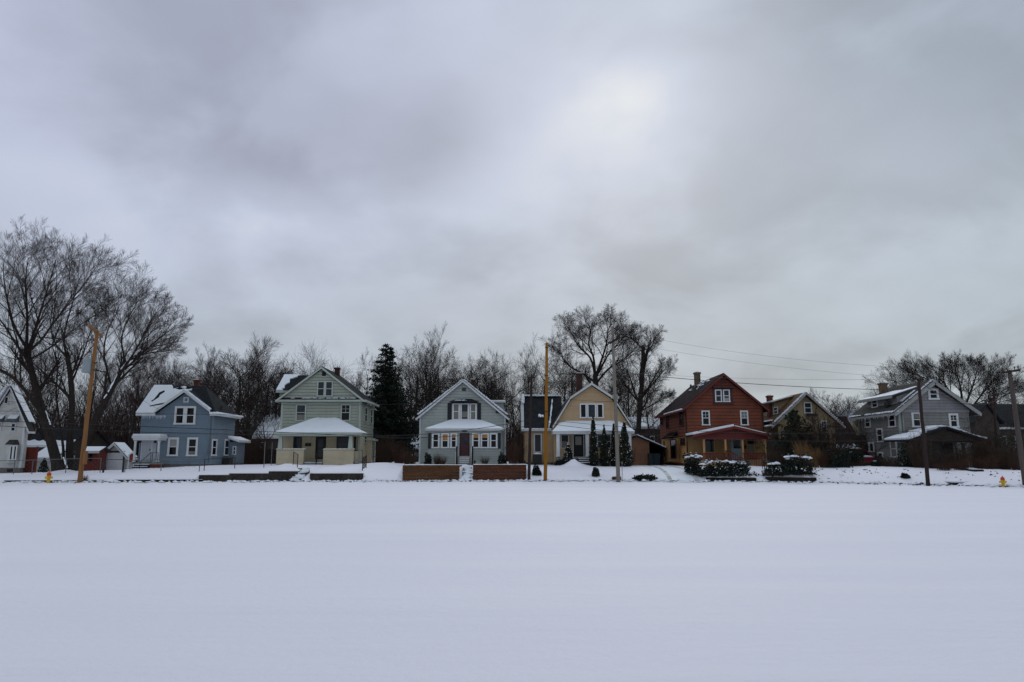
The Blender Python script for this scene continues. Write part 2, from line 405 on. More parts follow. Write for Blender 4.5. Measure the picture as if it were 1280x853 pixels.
def door(h, Fc, x0, y0, x1, y1, m, trim='white_trim', glass=None, storm=False, base=.036):
    xm, ym = (x0 + x1) / 2, (y0 + y1) / 2
    ua, ub = Fc.uv(x0, ym)[0], Fc.uv(x1, ym)[0]; za, zb = Fc.uv(xm, y1)[1], Fc.uv(xm, y0)[1]
    mb = MB(); fbox(mb, Fc, ua, ub, za, zb, base - .03, base + .03); o = part('door', mb, m, h)
    f = MB(); fbox(f, Fc, ua - .09, ua, za, zb + .09, base - .03, base + .06); fbox(f, Fc, ub, ub + .09, za, zb + .09, base - .03, base + .06); fbox(f, Fc, ua, ub, zb, zb + .09, base - .03, base + .06)
    part('frame', f, trim, o)
    hd = MB(); fbox(hd, Fc, ub - .14, ub - .09, za + .95, za + 1.08, base + .03, base + .09); part('handle', hd, 'dark_iron', o)
    if glass:
        g = MB(); w = ub - ua; hh = zb - za
        fbox(g, Fc, ua + .18 * w, ub - .18 * w, za + .52 * hh, zb - .10 * hh, base + .028, base + .036)
        if storm: fbox(g, Fc, ua + .18 * w, ub - .18 * w, za + .08 * hh, za + .46 * hh, base + .028, base + .036)
        part('pane', g, glass, o)
    return o
def foundation(h, x0, x1, y0, y1, z1, m='stone', z0=None):
    mb = MB(); z0 = (min(gz(x0, y0), gz(x1, y0), gz(x0, y1), gz(x1, y1)) - .5) if z0 is None else z0
    mb.box(x0 + .03, x1 - .03, y0 + .03, y1 - .03, z0, z1 - .002); part('foundation', mb, m, h)
def gable_y(h, x0, x1, y0, y1, ze, zr, oh=.35, ohy=.35, th=.14, m='shingle', trimm='trim', xr=None, front_trim=True):
    """ridge along y. eave z at wall plane ze; ridge zr"""
    xr = (x0 + x1) / 2 if xr is None else xr
    mb = MB(); sl = (zr - ze) / (xr - x0); sr = (zr - ze) / (x1 - xr)
    A = lambda y: [(x0 - oh, y, ze - oh * sl), (xr, y, zr), (x1 + oh, y, ze - oh * sr)]
    a, b = A(y0 - ohy), A(y1 + ohy); t = th
    up = Vector((0, 0, t * 1.25))
    mb.prism([a[0], a[1], b[1], b[0]], up); mb.prism([a[1], a[2], b[2], b[1]], up)
    r = part('roof', mb, m, h)
    if front_trim:
        tb = MB()
        for p, q in ((a[0], a[1]), (a[1], a[2])):
            p, q = Vector(p), Vector(q); dn = Vector((0, 0, -.16)); y = Vector((0, -.05, 0)); p = p + Vector((0, -.003, t * .9)); q = q + Vector((0, -.003, t * .9))
            tb.prism([p, q, q + dn - Vector((0, 0, .04)), p + dn - Vector((0, 0, .04))], y)
        # eave fascia / gutter
        for s, pa, pb in ((-1, a[0], b[0]), (1, a[2], b[2])):
            tb.box(min(pa[0], pa[0] + s * .08), max(pa[0], pa[0] + s * .08), pa[1], pb[1], pa[2] - .05, pa[2] + .12)
        part('trim', tb, trimm, h)
    return r, a, b
def roof_snow(parent, quad, polys, m='roof_snow', th=.08, lift=.0, seed=1, rough=.03, name='snow'):
    """quad: eave-left, eave-right, ridge-right, ridge-left (top surface); polys in (s,t) unit coordinates"""
    A, B, Cc, D = [Vector(q) for q in quad]; n = (B - A).cross(D - A).normalized()
    if n.z < 0: n = -n
    rng = random.Random(seed); mb = MB()
    for poly in polys:
        pts = []
        for (s0, t0), (s1, t1) in zip(poly, poly[1:] + poly[:1]):
            L = ((s1 - s0) ** 2 + (t1 - t0) ** 2) ** .5; k = max(1, int(L / .05))
            for i in range(k):
                f = i / k; s = s0 + (s1 - s0) * f; t = t0 + (t1 - t0) * f
                if 0.002 < s < .998: s += rng.uniform(-rough, rough)
                if 0.002 < t < .998: t += rng.uniform(-rough, rough)
                s = max(0, min(1, s)); t = max(0, min(1, t))
                pts.append(A * (1 - s) * (1 - t) + B * s * (1 - t) + Cc * s * t + D * (1 - s) * t + n * lift)
        mb.prism(pts, n * th)
    return part(name, mb, m, parent)
def body_gable(h, Y0, Y1, x0, x1, zb, ze, zr, m, bh=.2, sides=(True, True), name='wall', xr=None, clapfront=True, cbm=None):
    xr = (x0 + x1) / 2 if xr is None else xr
    mb = MB(); mb.prism([(x0, Y0, zb), (x1, Y0, zb), (x1, Y0, ze), (xr, Y0, zr), (x0, Y0, ze)], (0, Y1 - Y0, 0))
    if clapfront: clap(mb, Front(Y0), [(x0, zb), (x1, zb), (x1, ze), (xr, zr), (x0, ze)], bh)
    if sides[0]: clap(mb, Side(x0, -1), rect(Y0, Y1, zb, ze), bh)
    if sides[1]: clap(mb, Side(x1, 1), rect(Y0, Y1, zb, ze), bh)
    cb = MB()
    for x in (x0, x1):
        cb = MB(); cb.box(x - .07, x + .07, Y0 - .06, Y0 + .07, zb, ze - .02)
        if cbm: part('corner_board', cb, cbm, h)
    o = part(name, mb, m, h); return o, cb
def chimney(parent, px, y0, y1, wpx, Y, m='brick', zb=None):
    c = PY(px, (y0 + y1) / 2, Y); w = wpx * Y / F / 2; zt = ZZ(y0, Y); z0 = ZZ(y1, Y) - 1.2 if zb is None else zb
    mb = MB(); mb.box(c.x - w, c.x + w, Y - w, Y + w, z0, zt - .22); mb.box(c.x - w - .06, c.x + w + .06, Y - w - .06, Y + w + .06, zt - .22, zt - .08); mb.box(c.x - w * .6, c.x + w * .6, Y - w * .6, Y + w * .6, zt - .08, zt)
    o = part('chimney', mb, m, parent)
    s = MB(); s.box(c.x - w - .04, c.x + w + .04, Y - w - .05, Y - w * .62, zt - .08, zt - .04); part('snow', s, 'roof_snow', o)
def steps(h, x0, x1, y_top, z_top, n, rise=.17, run=.28, m='concrete', snow=True, name='steps'):
    mb = MB(); s = MB()
    for i in range(n):
        z = z_top - i * rise; yb = y_top - i * run
        mb.box(x0, x1, yb - run, yb + .02 * i, z - rise * (n - i) - .25, z - rise * 1.0)
        if snow: s.box(x0 + .05, x1 - .04, yb - run + .07, yb, z - rise + .001, z - rise + .06)
    o = part(name, mb, m, h)
    if snow: part('snow', s, 'roof_snow', o)
    return o
def rail(parent, pts, h=.9, m='dark_iron', post=.025, name='railing', bal=0, sides=4, mid=False):
    mb = MB()
    for p in pts: mb.tube([p, Vector(p) + Vector((0, 0, h))], post, sides)
    tops = [Vector(p) + Vector((0, 0, h)) for p in pts]; mb.tube(tops, post * .9, sides)
    if mid: mb.tube([Vector(p) + Vector((0, 0, h * .15)) for p in pts], post * .8, sides)
    if bal:
        for p, q in zip(pts, pts[1:]):
            p, q = Vector(p), Vector(q); n = max(1, int((q - p).length / bal))
            for i in range(1, n):
                r = p + (q - p) * (i / n); mb.tube([r, r + Vector((0, 0, h))], post * .5, 4)
    return part(name, mb, m, parent)
def hip_canopy(h, x0, x1, yf, yb, ze, zt, inset, m='trim', name='porch_roof', fascia=.25, snow=.12, seed=3, snow_m='roof_snow'):
    mb = MB(); mb.add([(x0, yf, ze), (x1, yf, ze), (x1, yb, ze), (x0, yb, ze), (x0 + inset, yb, zt), (x1 - inset, yb, zt)], [(0, 1, 5, 4), (1, 2, 5), (3, 0, 4), (3, 2, 1, 0), (2, 3, 4, 5)])
    mb.box(x0 + .05, x1 - .05, yf + .05, yb, ze - fascia, ze - .001)
    o = part(name, mb, m, h)
    s = MB(); rng = random.Random(seed); nx = 26; ny = 6
    top = []
    for j in range(ny + 1):
        t = j / ny; y = yf + .02 + (yb - yf - .02) * t; z = ze + (zt - ze) * t; a = x0 + .02 + inset * t; b = x1 - .02 - inset * t
        for i in range(nx + 1):
            u = i / nx; e = min(1, min(t * 6 + .35, 1)) * min(1, .3 + 8 * min(u, 1 - u))
            top.append((a + (b - a) * u, y, z + .004 + snow * e * (1 + .25 * mnoise.noise((u * 7, t * 3, seed)))))
    bot = []
    for j in range(ny + 1):
        t = j / ny; y = yf + .02 + (yb - yf - .02) * t; z = ze + (zt - ze) * t; a = x0 + .02 + inset * t; b = x1 - .02 - inset * t
        for i in range(nx + 1): bot.append((a + (b - a) * i / nx, y, z + .003))
    n = nx + 1; T = len(top); fs = []
    for j in range(ny):
        for i in range(nx): fs.append((j * n + i, j * n + i + 1, (j + 1) * n + i + 1, (j + 1) * n + i))
    for i in range(nx): fs.append((T + i, T + i + 1, i + 1, i))
    # side aprons down the hips
    s.add(top + bot, fs)
    for sx, xa, xb in ((0, x0, x0 + inset), (1, x1, x1 - inset)):
        if abs(inset) > .05:
            g = [top[j * n + (0 if sx == 0 else nx)] for j in range(ny + 1)]
            s.add(g + [(xa, yf + .02, ze + .01), (xa, yb, ze + .01)], [(j, j + 1, ny + 2) for j in range(ny)] + [(0, ny + 2, ny + 1)])
    part('snow', s, snow_m, o, smooth=False)
    return o
def column(h, px, y0, y1, w, Y, m='white_trim', taper=1.0, name='post'):
    p = PY(px, (y0 + y1) / 2, Y); z1, z0 = ZZ(y0, Y), ZZ(y1, Y); a = w / 2; b = a * taper; mb = MB()
    mb.add([(p.x - b, Y - b, z0), (p.x + b, Y - b, z0), (p.x + b, Y + b, z0), (p.x - b, Y + b, z0), (p.x - a, Y - a, z1), (p.x + a, Y - a, z1), (p.x + a, Y + a, z1), (p.x - a, Y + a, z1)],
           [(3, 2, 1, 0), (4, 5, 6, 7), (0, 1, 5, 4), (1, 2, 6, 5), (2, 3, 7, 6), (3, 0, 4, 7)])
    mb.box(p.x - b - .04, p.x + b + .04, Y - b - .04, Y + b + .04, z0, z0 + .1); mb.box(p.x - a - .03, p.x + a + .03, Y - a - .03, Y + a + .03, z1 - .09, z1)
    return part(name, mb, m, h)
# ================================================================== HOUSES
# ---- white house at the far left
def house_white():
    Y = 60; zr = ZZ(485, Y); h = thing('white_house', 'white clapboard house with small metal window awnings at the left edge', 'house', (XX(3, Y), Y, .3))
    xm = XX(3, Y, 590); x1 = XX(24.5, Y, 590); x0 = 2 * xm - x1; zb = ZZ(585, Y); ze = ZZ(527, Y); D = .5
    w, cb = body_gable(h, Y, Y + D, x0, x1, zb, ze + .1, zr - .15, 'white_siding', .17, cbm='white_trim')
    foundation(h, x0, x1, Y, Y + D, zb)
    gable_y(h, x0, x1, Y, Y + D - .2, ze + .1, zr, oh=.55, ohy=.2, m='shingle_grey', trimm='white_trim')
    # main block to the left, ridge along x
    xl = x0 - 9; Yb = Y + D + .01; xq = -46.6; mb = MB(); zr2 = zr - .05
    mb.prism([(xq, Yb, zb), (xq, Yb + 6, zb), (xq, Yb + 6, ze), (xq, Yb + 3, zr2 - .2), (xq, Yb, ze)], (xl - xq, 0, 0)); clap(mb, Front(Yb), rect(xl, x0, zb, ze), .17); part('side_wall', mb, 'white_siding', h)
    r = MB(); q = [(xl - .4, Yb, ze - .1), (xq + .3, Yb, ze - .1), (xq + .3, Yb + 3, zr2), (xl - .4, Yb + 3, zr2)]
    r.slab(q, .14); r.slab([(xl - .4, Yb + 6.4, ze - .4), (xq + .3, Yb + 6.4, ze - .4), (xq + .3, Yb + 3, zr2), (xl - .4, Yb + 3, zr2)], .14); ro = part('side_roof', r, 'shingle_grey', h)
    # snow on the front gable's left slope
    A = [(x0 - .5, Y - .42, ze - .35), (x0 - .5, Y + D, ze - .35), (xm - .03, Y + D, zr), (xm - .03, Y - .42, zr)]
    roof_snow(ro, [tuple(Vector(a) + Vector((-.03, 0, .19))) for a in A], [[(0, 0), (1, 0), (1, 1), (0, 1)]], th=.16)
    Bq = [(x1 + .5, Y - .2, ze - .32), (x1 + .5, Y + D, ze - .32), (xm + .03, Y + D, zr), (xm + .03, Y - .2, zr)]
    roof_snow(ro, [tuple(Vector(q) + Vector((.03, 0, .19))) for q in Bq], [[(0, .05), (1, 0), (1, 1), (0, 1)]], th=.06, seed=3)
    Fc = Front(Y)
    win(h, Fc, 6, 496, 11.5, 505, n=1, rail=False, cas=.06)
    win(h, Fc, 14, 529, 20.5, 539.5, cas=.08); win(h, Fc, -3, 528, 2.5, 538, cas=.08)
    for a, b in ((13, 24), (-6, 6)):
        ua = Fc.uv(a, 526)[0]; ub = Fc.uv(b, 526)[0]; zt = ZZ(520, Y); z2 = ZZ(528, Y)
        mb = MB(); k = 7
        for i in range(k):
            u0 = ua + (ub - ua) * i / k + .02; u1 = ua + (ub - ua) * (i + 1) / k - .02
            mb.prism([Fc.pt(u0, zt, .04), Fc.pt(u0, zt - .03, .04), Fc.pt(u0, z2 - .03, .75), Fc.pt(u0, z2, .75)], (u1 - u0, 0, 0))
        for u in (ua, ub): mb.prism([Fc.pt(u, zt, .04), Fc.pt(u, z2, .04), Fc.pt(u, z2, .75)], (.015, 0, 0))
        o = part('awning', mb, 'galv', h)
        s = MB(); s.prism([Fc.pt(ua, zt + .02, .04), Fc.pt(ua, zt + .08, .04), Fc.pt(ua, (zt + z2) / 2 + .05, .38), Fc.pt(ua, (zt + z2) / 2, .38)], (ub - ua, 0, 0)); part('snow', s, 'roof_snow', o)
    # bay window
    ua, za = Fc.uv(7.5, 579); ub, zt = Fc.uv(23.5, 556)
    mb = MB(); mb.prism([Fc.pt(ua, za, 0), Fc.pt(ua + .28, za, .55), Fc.pt(ub - .28, za, .55), Fc.pt(ub, za, 0)], (0, 0, zt - za)); bay = part('bay', mb, 'white_siding', h)
    mb = MB(); e = .12; p = [Fc.pt(ua - e, zt, 0), Fc.pt(ua + .22, zt, .7), Fc.pt(ub - .22, zt, .7), Fc.pt(ub + e, zt, 0)]; q = [Fc.pt(ua + .1, zt + .42, 0), Fc.pt(ub - .1, zt + .42, 0)]
    mb.add(p + q, [(0, 1, 4), (1, 2, 5, 4), (2, 3, 5), (3, 2, 1, 0), (0, 4, 5, 3)]); part('bay_roof', mb, 'shingle_grey', h)
    win(h, Front(Y - .55), 12.5, 557, 21.5, 575, n=2, cas=.08, rail=False, base=.03)
    vb = MB(); fbox(vb, Fc, *[Fc.uv(9, 587)[0], Fc.uv(16, 587)[0]], ZZ(590, Y), ZZ(586.5, Y), -.02, .03); part('cellar_window', vb, 'glass', h)
house_white()

# ---- blue house
def house_blue():
    Y = 62; D = 4.9; x0 = XX(173, Y, 583); x1 = XX(262.5, Y, 583); ze = ZZ(514, Y); zb = ZZ(580.5, Y)
    h = thing('blue_house', 'light blue two storey house with half its front roof under snow', 'house', ((x0 + x1) / 2, Y, .7))
    xr = XX(233, Y, 491) ; hw = 2.42; zr = ZZ(489.5, Y); Fc = Front(Y); S = Side(x1, 1)
    xr = (XX(197, Y, 514) + XX(265, Y, 514)) / 2; hw = (XX(265, Y, 514) - XX(197, Y, 514)) / 2
    mb = MB(); mb.box(x0, x1, Y, Y + D, zb, ze)
    mb.prism([(xr - hw + .25, Y, ze), (xr + hw - .1, Y, ze), (xr, Y, zr - .15)], (0, D / 2, 0))
    clap(mb, Fc, rect(x0, x1, zb, ze), .19); clap(mb, Fc, [(xr - hw + .25, ze), (xr + hw - .1, ze), (xr, zr - .15)], .19)
    clap(mb, S, rect(Y, Y + D, zb, ze), .19); clap(mb, Side(x0, -1), rect(Y, Y + D, zb, ze), .19)
    Yr = Y + D / 2; zr2 = ZZ(484.5, Yr)
    mb.prism([(x0, Y, ze), (x0, Y + D, ze), (x0, Yr, zr2 - .25)], (x1 - x0 - 2, 0, 0))
    part('wall', mb, 'blue_siding', h)
    cb = MB()
    for x in (x0, x1): cb = MB(); cb.box(x - .06, x + .06, Y - .05, Y + .06, zb, ze); part('corner_board', cb, 'blue_siding', h)
    foundation(h, x0, x1, Y, Y + D, zb)
    r = MB(); o = .38; drop = o * (zr2 - ze) / (D / 2); e = ze - drop
    L0, L1 = (x0 - o, Y - o, e), (x0 - o, Y + D + o, e); R0, R1 = (x1 + o, Y - o, e), (x1 + o, Y + D + o, e); RA, RB = (x0 - o, Yr, zr2), (x1 - 1.9, Yr, zr2)
    vl = lambda z: Y + (z - ze) / (zr2 - ze) * (D / 2)     # depth of the front slope at height z
    zt_ = min(zr, zr2 - .05); V = (xr, vl(zt_), zt_); La, Ra = (xr - hw, Y - o, e), (xr + hw, Y - o, e)
    r.prism([L0, La, (xr - hw + .3, Y + .05, ze + .02), V, (xr, Yr, zr2), RA], (0, 0, .13)); r.prism([Ra, R0, RB, (xr, Yr, zr2), V, (xr + hw - .3, Y + .05, ze + .02)], (0, 0, .128)); r.prism([L1, R1, RB, RA], (0, 0, .13)); r.prism([R0, R1, RB], (0, 0, .13))
    a0, a1, ap = (xr - hw, Y - o, ze - .02), (xr + hw, Y - o, ze - .02), (xr, Y - o, zr); bp = (xr, Yr + .1, zr)
    vl2 = vl(ze) + .02; r.prism([a0, ap, (xr, V[1] + .05, zr)], (0, 0, .142)); r.prism([a0, (xr, V[1] + .05, zr), (xr - hw, vl2, ze)], (0, 0, .141)); r.prism([a1, ap, (xr, V[1] + .05, zr)], (0, 0, .142)); r.prism([a1, (xr, V[1] + .05, zr), (xr + hw, vl2, ze)], (0, 0, .141))
    ro = part('roof', r, 'shingle', h)
    t = MB(); dz = Vector((0, 0, .15))
    for p, q in ((a0, ap), (ap, a1)):
        p, q = Vector(p) + dz, Vector(q) + dz; t.prism([p, q, q - Vector((0, 0, .26)), p - Vector((0, 0, .26))], (0, -.05, 0))
    t.box(x0 - o, xr - hw + .02, Y - o - .05, Y - o, e - .06, e + .14); t.box(x1 + o, x1 + o + .06, Y - o, Y + D + o, e - .06, e + .15); t.box(xr + hw, x1 + o, Y - o - .05, Y - o, e - .06, e + .14)
    part('trim', t, 'white_trim', h)
    # snow on the left front slope, torn at the ridge, with a bare streak
    dz = Vector((0, 0, .135))
    quad = [Vector(L0) + dz, Vector((xr + .1, Y - o, e)) + dz, Vector((xr + .1, Yr, zr2)) + dz, Vector(RA) + dz]
    roof_snow(ro, quad, [[(0, 0), (.36, 0), (.47, .2), (.62, .42), (.80, .72), (.88, .86), (.70, .82), (.72, .95), (.45, .86), (.40, 1), (0, 1)]], th=.12, seed=4, rough=.02)
    bare = MB()
    A, B, C2, D2 = quad
    def q(s, tt): return Vector(A) * (1 - s) * (1 - tt) + Vector(B) * s * (1 - tt) + Vector(C2) * s * tt + Vector(D2) * (1 - s) * tt + Vector((0, -.03, .125))
    for poly in ([(.16, .38), (.2, .45), (.22, .7), (.3, .78), (.33, .72), (.27, .6), (.28, .52), (.2, .36)], [(.22, .18), (.4, .24), (.62, .33), (.63, .37), (.4, .30), (.2, .21)], [(.5, .85), (.62, .80), (.75, .84), (.6, .9)]):
        bare = MB(); bare.slab([q(*p) for p in poly], .012); part('bare_patch', bare, 'shingle', ro)
    sn = MB(); rng = random.Random(3)
    # snow lip on the right eave, and tufts on the cross gable rakes
    yy = Y - o
    while yy < Y + D + o:
        l = rng.uniform(.25, .5); sn.blob((x1 + o + .02, yy + l / 2, e + .17), .16, l / 2 + .04, .10, rng, .2); yy += l
    xx = xr + hw + .1
    while xx < x1 + o: sn.blob((xx, Y - o - .02, e + .17), .2, .12, .09, rng, .2); xx += .25
    for i in range(34):
        f = i / 33; sn.blob((xr + hw * f * .98, Y - o, zr + (ze - zr) * f + .16), .16, .14, .05, rng, .3)
    part('snow', sn, 'roof_snow', ro)
    pv = MB(); c = PY(277, 508, Y + 1.6); pv.tube([(c.x, c.y, c.z - .5), (c.x, c.y, c.z + .05)], .09, 8); part('vent_pipe', pv, 'dark_iron', ro)
    chimney(ro, 246, 474, 486, 5.5, Yr + .6, 'brick')
    # icicles
    ic = MB()
    for i in range(24):
        x = x0 + .2 + i * .085 + rng.uniform(-.02, .02); l = rng.uniform(.12, .4); ic.tube([(x, Y - o - .02, e - .05), (x, Y - o - .02, e - .05 - l)], [.02, .003], 4)
    part('icicle', ic, 'roof_snow', ro)
    win(h, Fc, 218.5, 508, 245, 531, n=2, cas=.17); 
    vb = MB(); u, z = Fc.uv(233, 500); fbox(vb, Fc, u - .22, u + .22, z - .22, z + .22, .03, .07); v = part('gable_vent', vb, 'white_trim', h)
    vb = MB(); fbox(vb, Fc, u - .13, u + .13, z - .14, z + .14, .068, .08); part('louver', vb, 'blue_siding', v)
    win(h, Fc, 210, 547, 223.5, 570.5, cas=.17, curtain='pale_blind', ucur=(.52, 1)); win(h, Fc, 234, 547, 247.5, 570.5, cas=.17, curtain='curtain', ucur=(.0, .2))
    win(h, S, 263.8, 549, 270, 570, cas=.14, base=.04); win(h, S, 279.5, 549, 285.5, 570, cas=.14, base=.04)
    # downspout and meter pipe at the corner
    ds = MB(); ds.tube([(x1 - .12, Y - .12, ze - .1), (x1 - .12, Y - .12, zb + .1)], .04, 6); ds.box(x1 - .24, x1 - .04, Y - .2, Y - .06, zb + .9, zb + 1.25); part('downspout', ds, 'galv', h)
    # rear lean-to
    ya, yb = Y + D - 1.3, Y + D + 1.2; xa = XX(298.5, ya + 1.2, 575); zt = ZZ(553, ya); mb = MB()
    mb.box(x1 + .02, xa, ya, yb, zb + .1, zt); clap(mb, Front(ya), rect(x1 + .05, xa, zb + .1, zt), .19); part('annex_wall', mb, 'blue_siding', h)
    foundation(h, x1 + .02, xa, ya, yb, zb + .1)
    mb = MB(); mb.slab([(x1 + .03, ya - .3, zt + .35), (x1 + .03, yb + .2, zt + .35), (xa + .45, yb + .2, zt - .02), (xa + .45, ya - .3, zt - .02)], .1); ar = part('annex_roof', mb, 'white_trim', h)
    mb = MB(); mb.slab([(x1 + .05, ya - .28, zt + .455), (x1 + .05, yb + .18, zt + .455), (xa + .43, yb + .18, zt + .085), (xa + .43, ya - .28, zt + .085)], .12); part('snow', mb, 'roof_snow', ar)
    win(h, Front(ya), 291, 558, 295.5, 568.5, cas=.09)
    mb = MB(); c = PY(283, 580, Y + 2); mb.box(x1 + .1, x1 + .75, Y + 2.3, Y + 3.0, zb - .3, zb + .55); part('air_conditioner', mb, 'dark_iron', h)
    # entry portico, steps and red rails
    pa, pb = XX(165.5, Y - 1.3, 545), XX(201, Y - 1.3, 545); zc = ZZ(548, Y - 1.3); mb = MB(); mb.box(pa, pb, Y - 1.4, Y - .04, zc, zc + .22); mb.box(pa + .08, pb - .08, Y - 1.32, Y - .04, zc - .16, zc)
    po = part('portico_roof', mb, 'white_trim', h); s = MB(); s.box(pa + .05, pb - .05, Y - 1.35, Y - .1, zc + .222, zc + .36); part('snow', s, 'roof_snow', po)
    zf = ZZ(578.5, Y - .6)
    for px in (168.5, 198): column(h, px, 551, 577.5, .14, Y - 1.2, 'white_trim')
    door(h, Fc, 178, 549, 189.5, 577.5, 'door_white'); 
    sp = MB(); fbox(sp, Fc, Fc.uv(190.5, 560)[0], Fc.uv(196, 560)[0], zf, zf + 1.9, .04, .09); part('side_panel', sp, 'door_white', h)
    fl = MB(); fl.box(pa + .1, pb - .1, Y - 1.35, Y - .04, zf - .14, zf); part('porch_floor', fl, 'concrete', h)
    br = MB(); xa, xb = XX(184.5, Y - 1.3, 583), XX(196.5, Y - 1.3, 583); br.box(xa, xb, Y - 1.3, Y - .3, zf - 1.2, zf - .141); part('step_pier', br, 'barn_red', h)
    rp = MB(); xa2, xb2 = XX(161.5, Y - 1.3, 572), XX(167.5, Y - 1.3, 572); rp.box(xa2, xb2, Y - 1.25, Y - 1.2, zf + .05, zf + .75); part('red_panel', rp, 'red_paint', h)
    wb = MB(); wb.bar((xa2 - .05, Y - 1.28, zf + .62), (xb2 + .02, Y - 1.28, zf + 1.0), .06, .08); wb.box(xa2 - .08, xa2, Y - 1.3, Y - 1.22, zf - .6, zf + .7); part('white_rail', wb, 'white_trim', h)
    steps(h, XX(164, Y - 2, 585), XX(182, Y - 2, 585), Y - 1.35, zf, 5, .17, .27, 'timber_dark')
    rail(h, [(XX(183, Y - 2, 585), Y - 1.4, zf), (XX(180, Y - 2, 585), Y - 2.7, zf - .8)], .85)
    rail(h, [(XX(190, Y - 1.2, 585), Y - 1.3, zf - .02), (XX(197, Y - 1.2, 585), Y - 1.3, zf - .02)], .85, bal=.3)
    for px in (176.5, 195):
        lb = MB(); c = PY(px, 552, Y); lb.box(c.x - .07, c.x + .07, Y - .2, Y - .04, c.z - .14, c.z + .14); part('wall_lantern', lb, 'dark_iron', h)
house_blue()

# ---- green house with cream porch
def house_green():
    Y = 65; D = 5.9; Fc = Front(Y); x0 = XX(350, Y, 560); x1 = XX(449, Y, 560); zm = ZZ(545, Y); ze = ZZ(503, Y); zb = ZZ(580, Y); zr = ZZ(461, Y)
    h = thing('green_house', 'pale green house with a cream walled porch under thick snow', 'house', ((x0 + x1) / 2, Y, 1))
    S = Side(x1, 1); xr = (x0 + x1) / 2
    mb = MB(); mb.box(x0, x1, Y, Y + D, zm, ze); clap(mb, Fc, rect(x0, x1, zm, ze), .27, .06, .045); clap(mb, S, rect(Y, Y + D, zm, ze), .27, .06, .045); clap(mb, Side(x0, -1), rect(Y, Y + D, zm, ze), .27, .06, .045)
    mb.prism([(x0 - .25, Y - .22, ze + .28), (x1 + .25, Y - .22, ze + .28), (xr, Y - .22, zr - .1)], (0, D, 0)); clap(mb, Front(Y - .22), [(x0 - .2, ze + .3), (x1 + .2, ze + .3), (xr, zr - .12)], .27, .06, .045)
    part('upper_wall', mb, 'green_siding', h)
    mb = MB(); mb.box(x0, x1, Y, Y + D, zb, zm - .002); clap(mb, Fc, rect(x0, x1, zb, zm), .22, .04); clap(mb, S, rect(Y, Y + D, zb, zm), .22, .04); part('lower_wall', mb, 'cream_siding', h)
    foundation(h, x0, x1, Y, Y + D, zb)
    ro, a, b = gable_y(h, x0, x1, Y - .22, Y + D, ze + .35, zr, oh=.42, ohy=.3, m='shingle', trimm='green_trim')
    t = MB(); t.box(x0 - .4, x1 + .4, Y - .5, Y - .02, ze + .02, ze + .2); t.box(x1 + .3, x1 + .55, Y - .5, Y + D + .3, ze + .02, ze + .2); t.box(x0 - .06, x0 + .1, Y - .07, Y + .05, zm, ze); t.box(x1 - .1, x1 + .07, Y - .07, Y + .07, zb, ze); t.box(x1 - .03, x1 + .07, Y + D - .1, Y + D + .05, zb, ze)
    part('cornice', t, 'green_trim', h)
    ap = MB(); ap.prism([(x0 - .3, Y - .55, ze + .202), (x0 - .3, Y - .55, ze + .24), (x0 - .3, Y - .23, ze + .42), (x0 - .3, Y - .22, ze + .202)], (x1 - x0 + .6, 0, 0)); pa = part('apron_roof', ap, 'shingle', h)
    s = MB(); rng = random.Random(5)
    for i in range(26):
        x = rng.gauss(xr + .8, 1.6)
        if x0 < x < x1: s.blob((x, Y - .42, ze + .33), rng.uniform(.1, .3), .1, .04, rng, .3)
    part('snow', s, 'roof_snow', pa)
    sr = MB()      # thin snow on the far edge of the right slope
    for i in range(20): f = i / 19; sr.blob((xr + (x1 + .3 - xr) * f, Y + D * .2 + 1.5 * f, zr + (ze + .1 - zr) * f + .16), .2, .5, .04, rng, .3)
    # left dormer with its own front-facing roof slope
    dy0, dy1 = Y + 1.2, Y + 5.0; ym = (dy0 + dy1) / 2; zde = ZZ(489.5, dy0 - .3); zdr = ZZ(471, ym); xa = XX(346.5, dy0, 490)
    mb = MB(); mb.prism([(xa + .25, dy0, ze + .35), (xa + .25, dy1, ze + .35), (xa + .25, dy1, zde), (xa + .25, ym, zdr - .15), (xa + .25, dy0, zde)], (xr - xa - 1, 0, 0)); clap(mb, Front(dy0), rect(xa + .25, xr - .8, ze + .35, zde), .27, .06, .045); dm = part('dormer', mb, 'green_siding', h)
    q = [(xa, dy0 - .3, zde - .05), (xr - .6, dy0 - .3, zde - .05), (xr - .6, ym, zdr), (xa, ym, zdr)]; mb = MB(); mb.prism(q, (0, 0, .13)); mb.prism([(xa, dy1 + .3, zde - .05), (xr - .6, dy1 + .3, zde - .05), (xr - .6, ym, zdr), (xa, ym, zdr)], (0, 0, .13)); dr = part('roof', mb, 'shingle', dm)
    t = MB(); t.box(xa, xr - .8, dy0 - .36, dy0 - .3, zde - .12, zde + .07); part('trim', t, 'green_trim', dm)
    q2 = [Vector(p) + Vector((0, 0, .135)) for p in q]; roof_snow(dr, q2, [[(0, 0), (.14, 0), (.16, .3), (.24, .5), (.2, .7), (.42, 1), (0, 1)]], th=.1, seed=8)
    chimney(ro, 421.5, 459, 472, 5.5, Y + 3.5, 'brick_dark')
    win(h, Front(Y - .22), 396.5, 476.5, 416.5, 496, 'green_trim', n=2, glass='glass_blue', cas=.11, grid=False, base=.055)
    win(h, Fc, 370, 505.5, 383, 526.5, 'green_trim', glass='glass_blue', cas=.11, base=.055, curtain='curtain', ucur=(0, .35)); win(h, Fc, 426, 505.5, 438.5, 526.5, 'green_trim', glass='glass', cas=.11, base=.055, grid=True)
    g = MB(); u, z = Fc.uv(406, 467.5); fbox(g, Front(Y - .22), u - .17, u + .17, z - .22, z + .22, .02, .09); part('gable_vent', g, 'shingle', h)
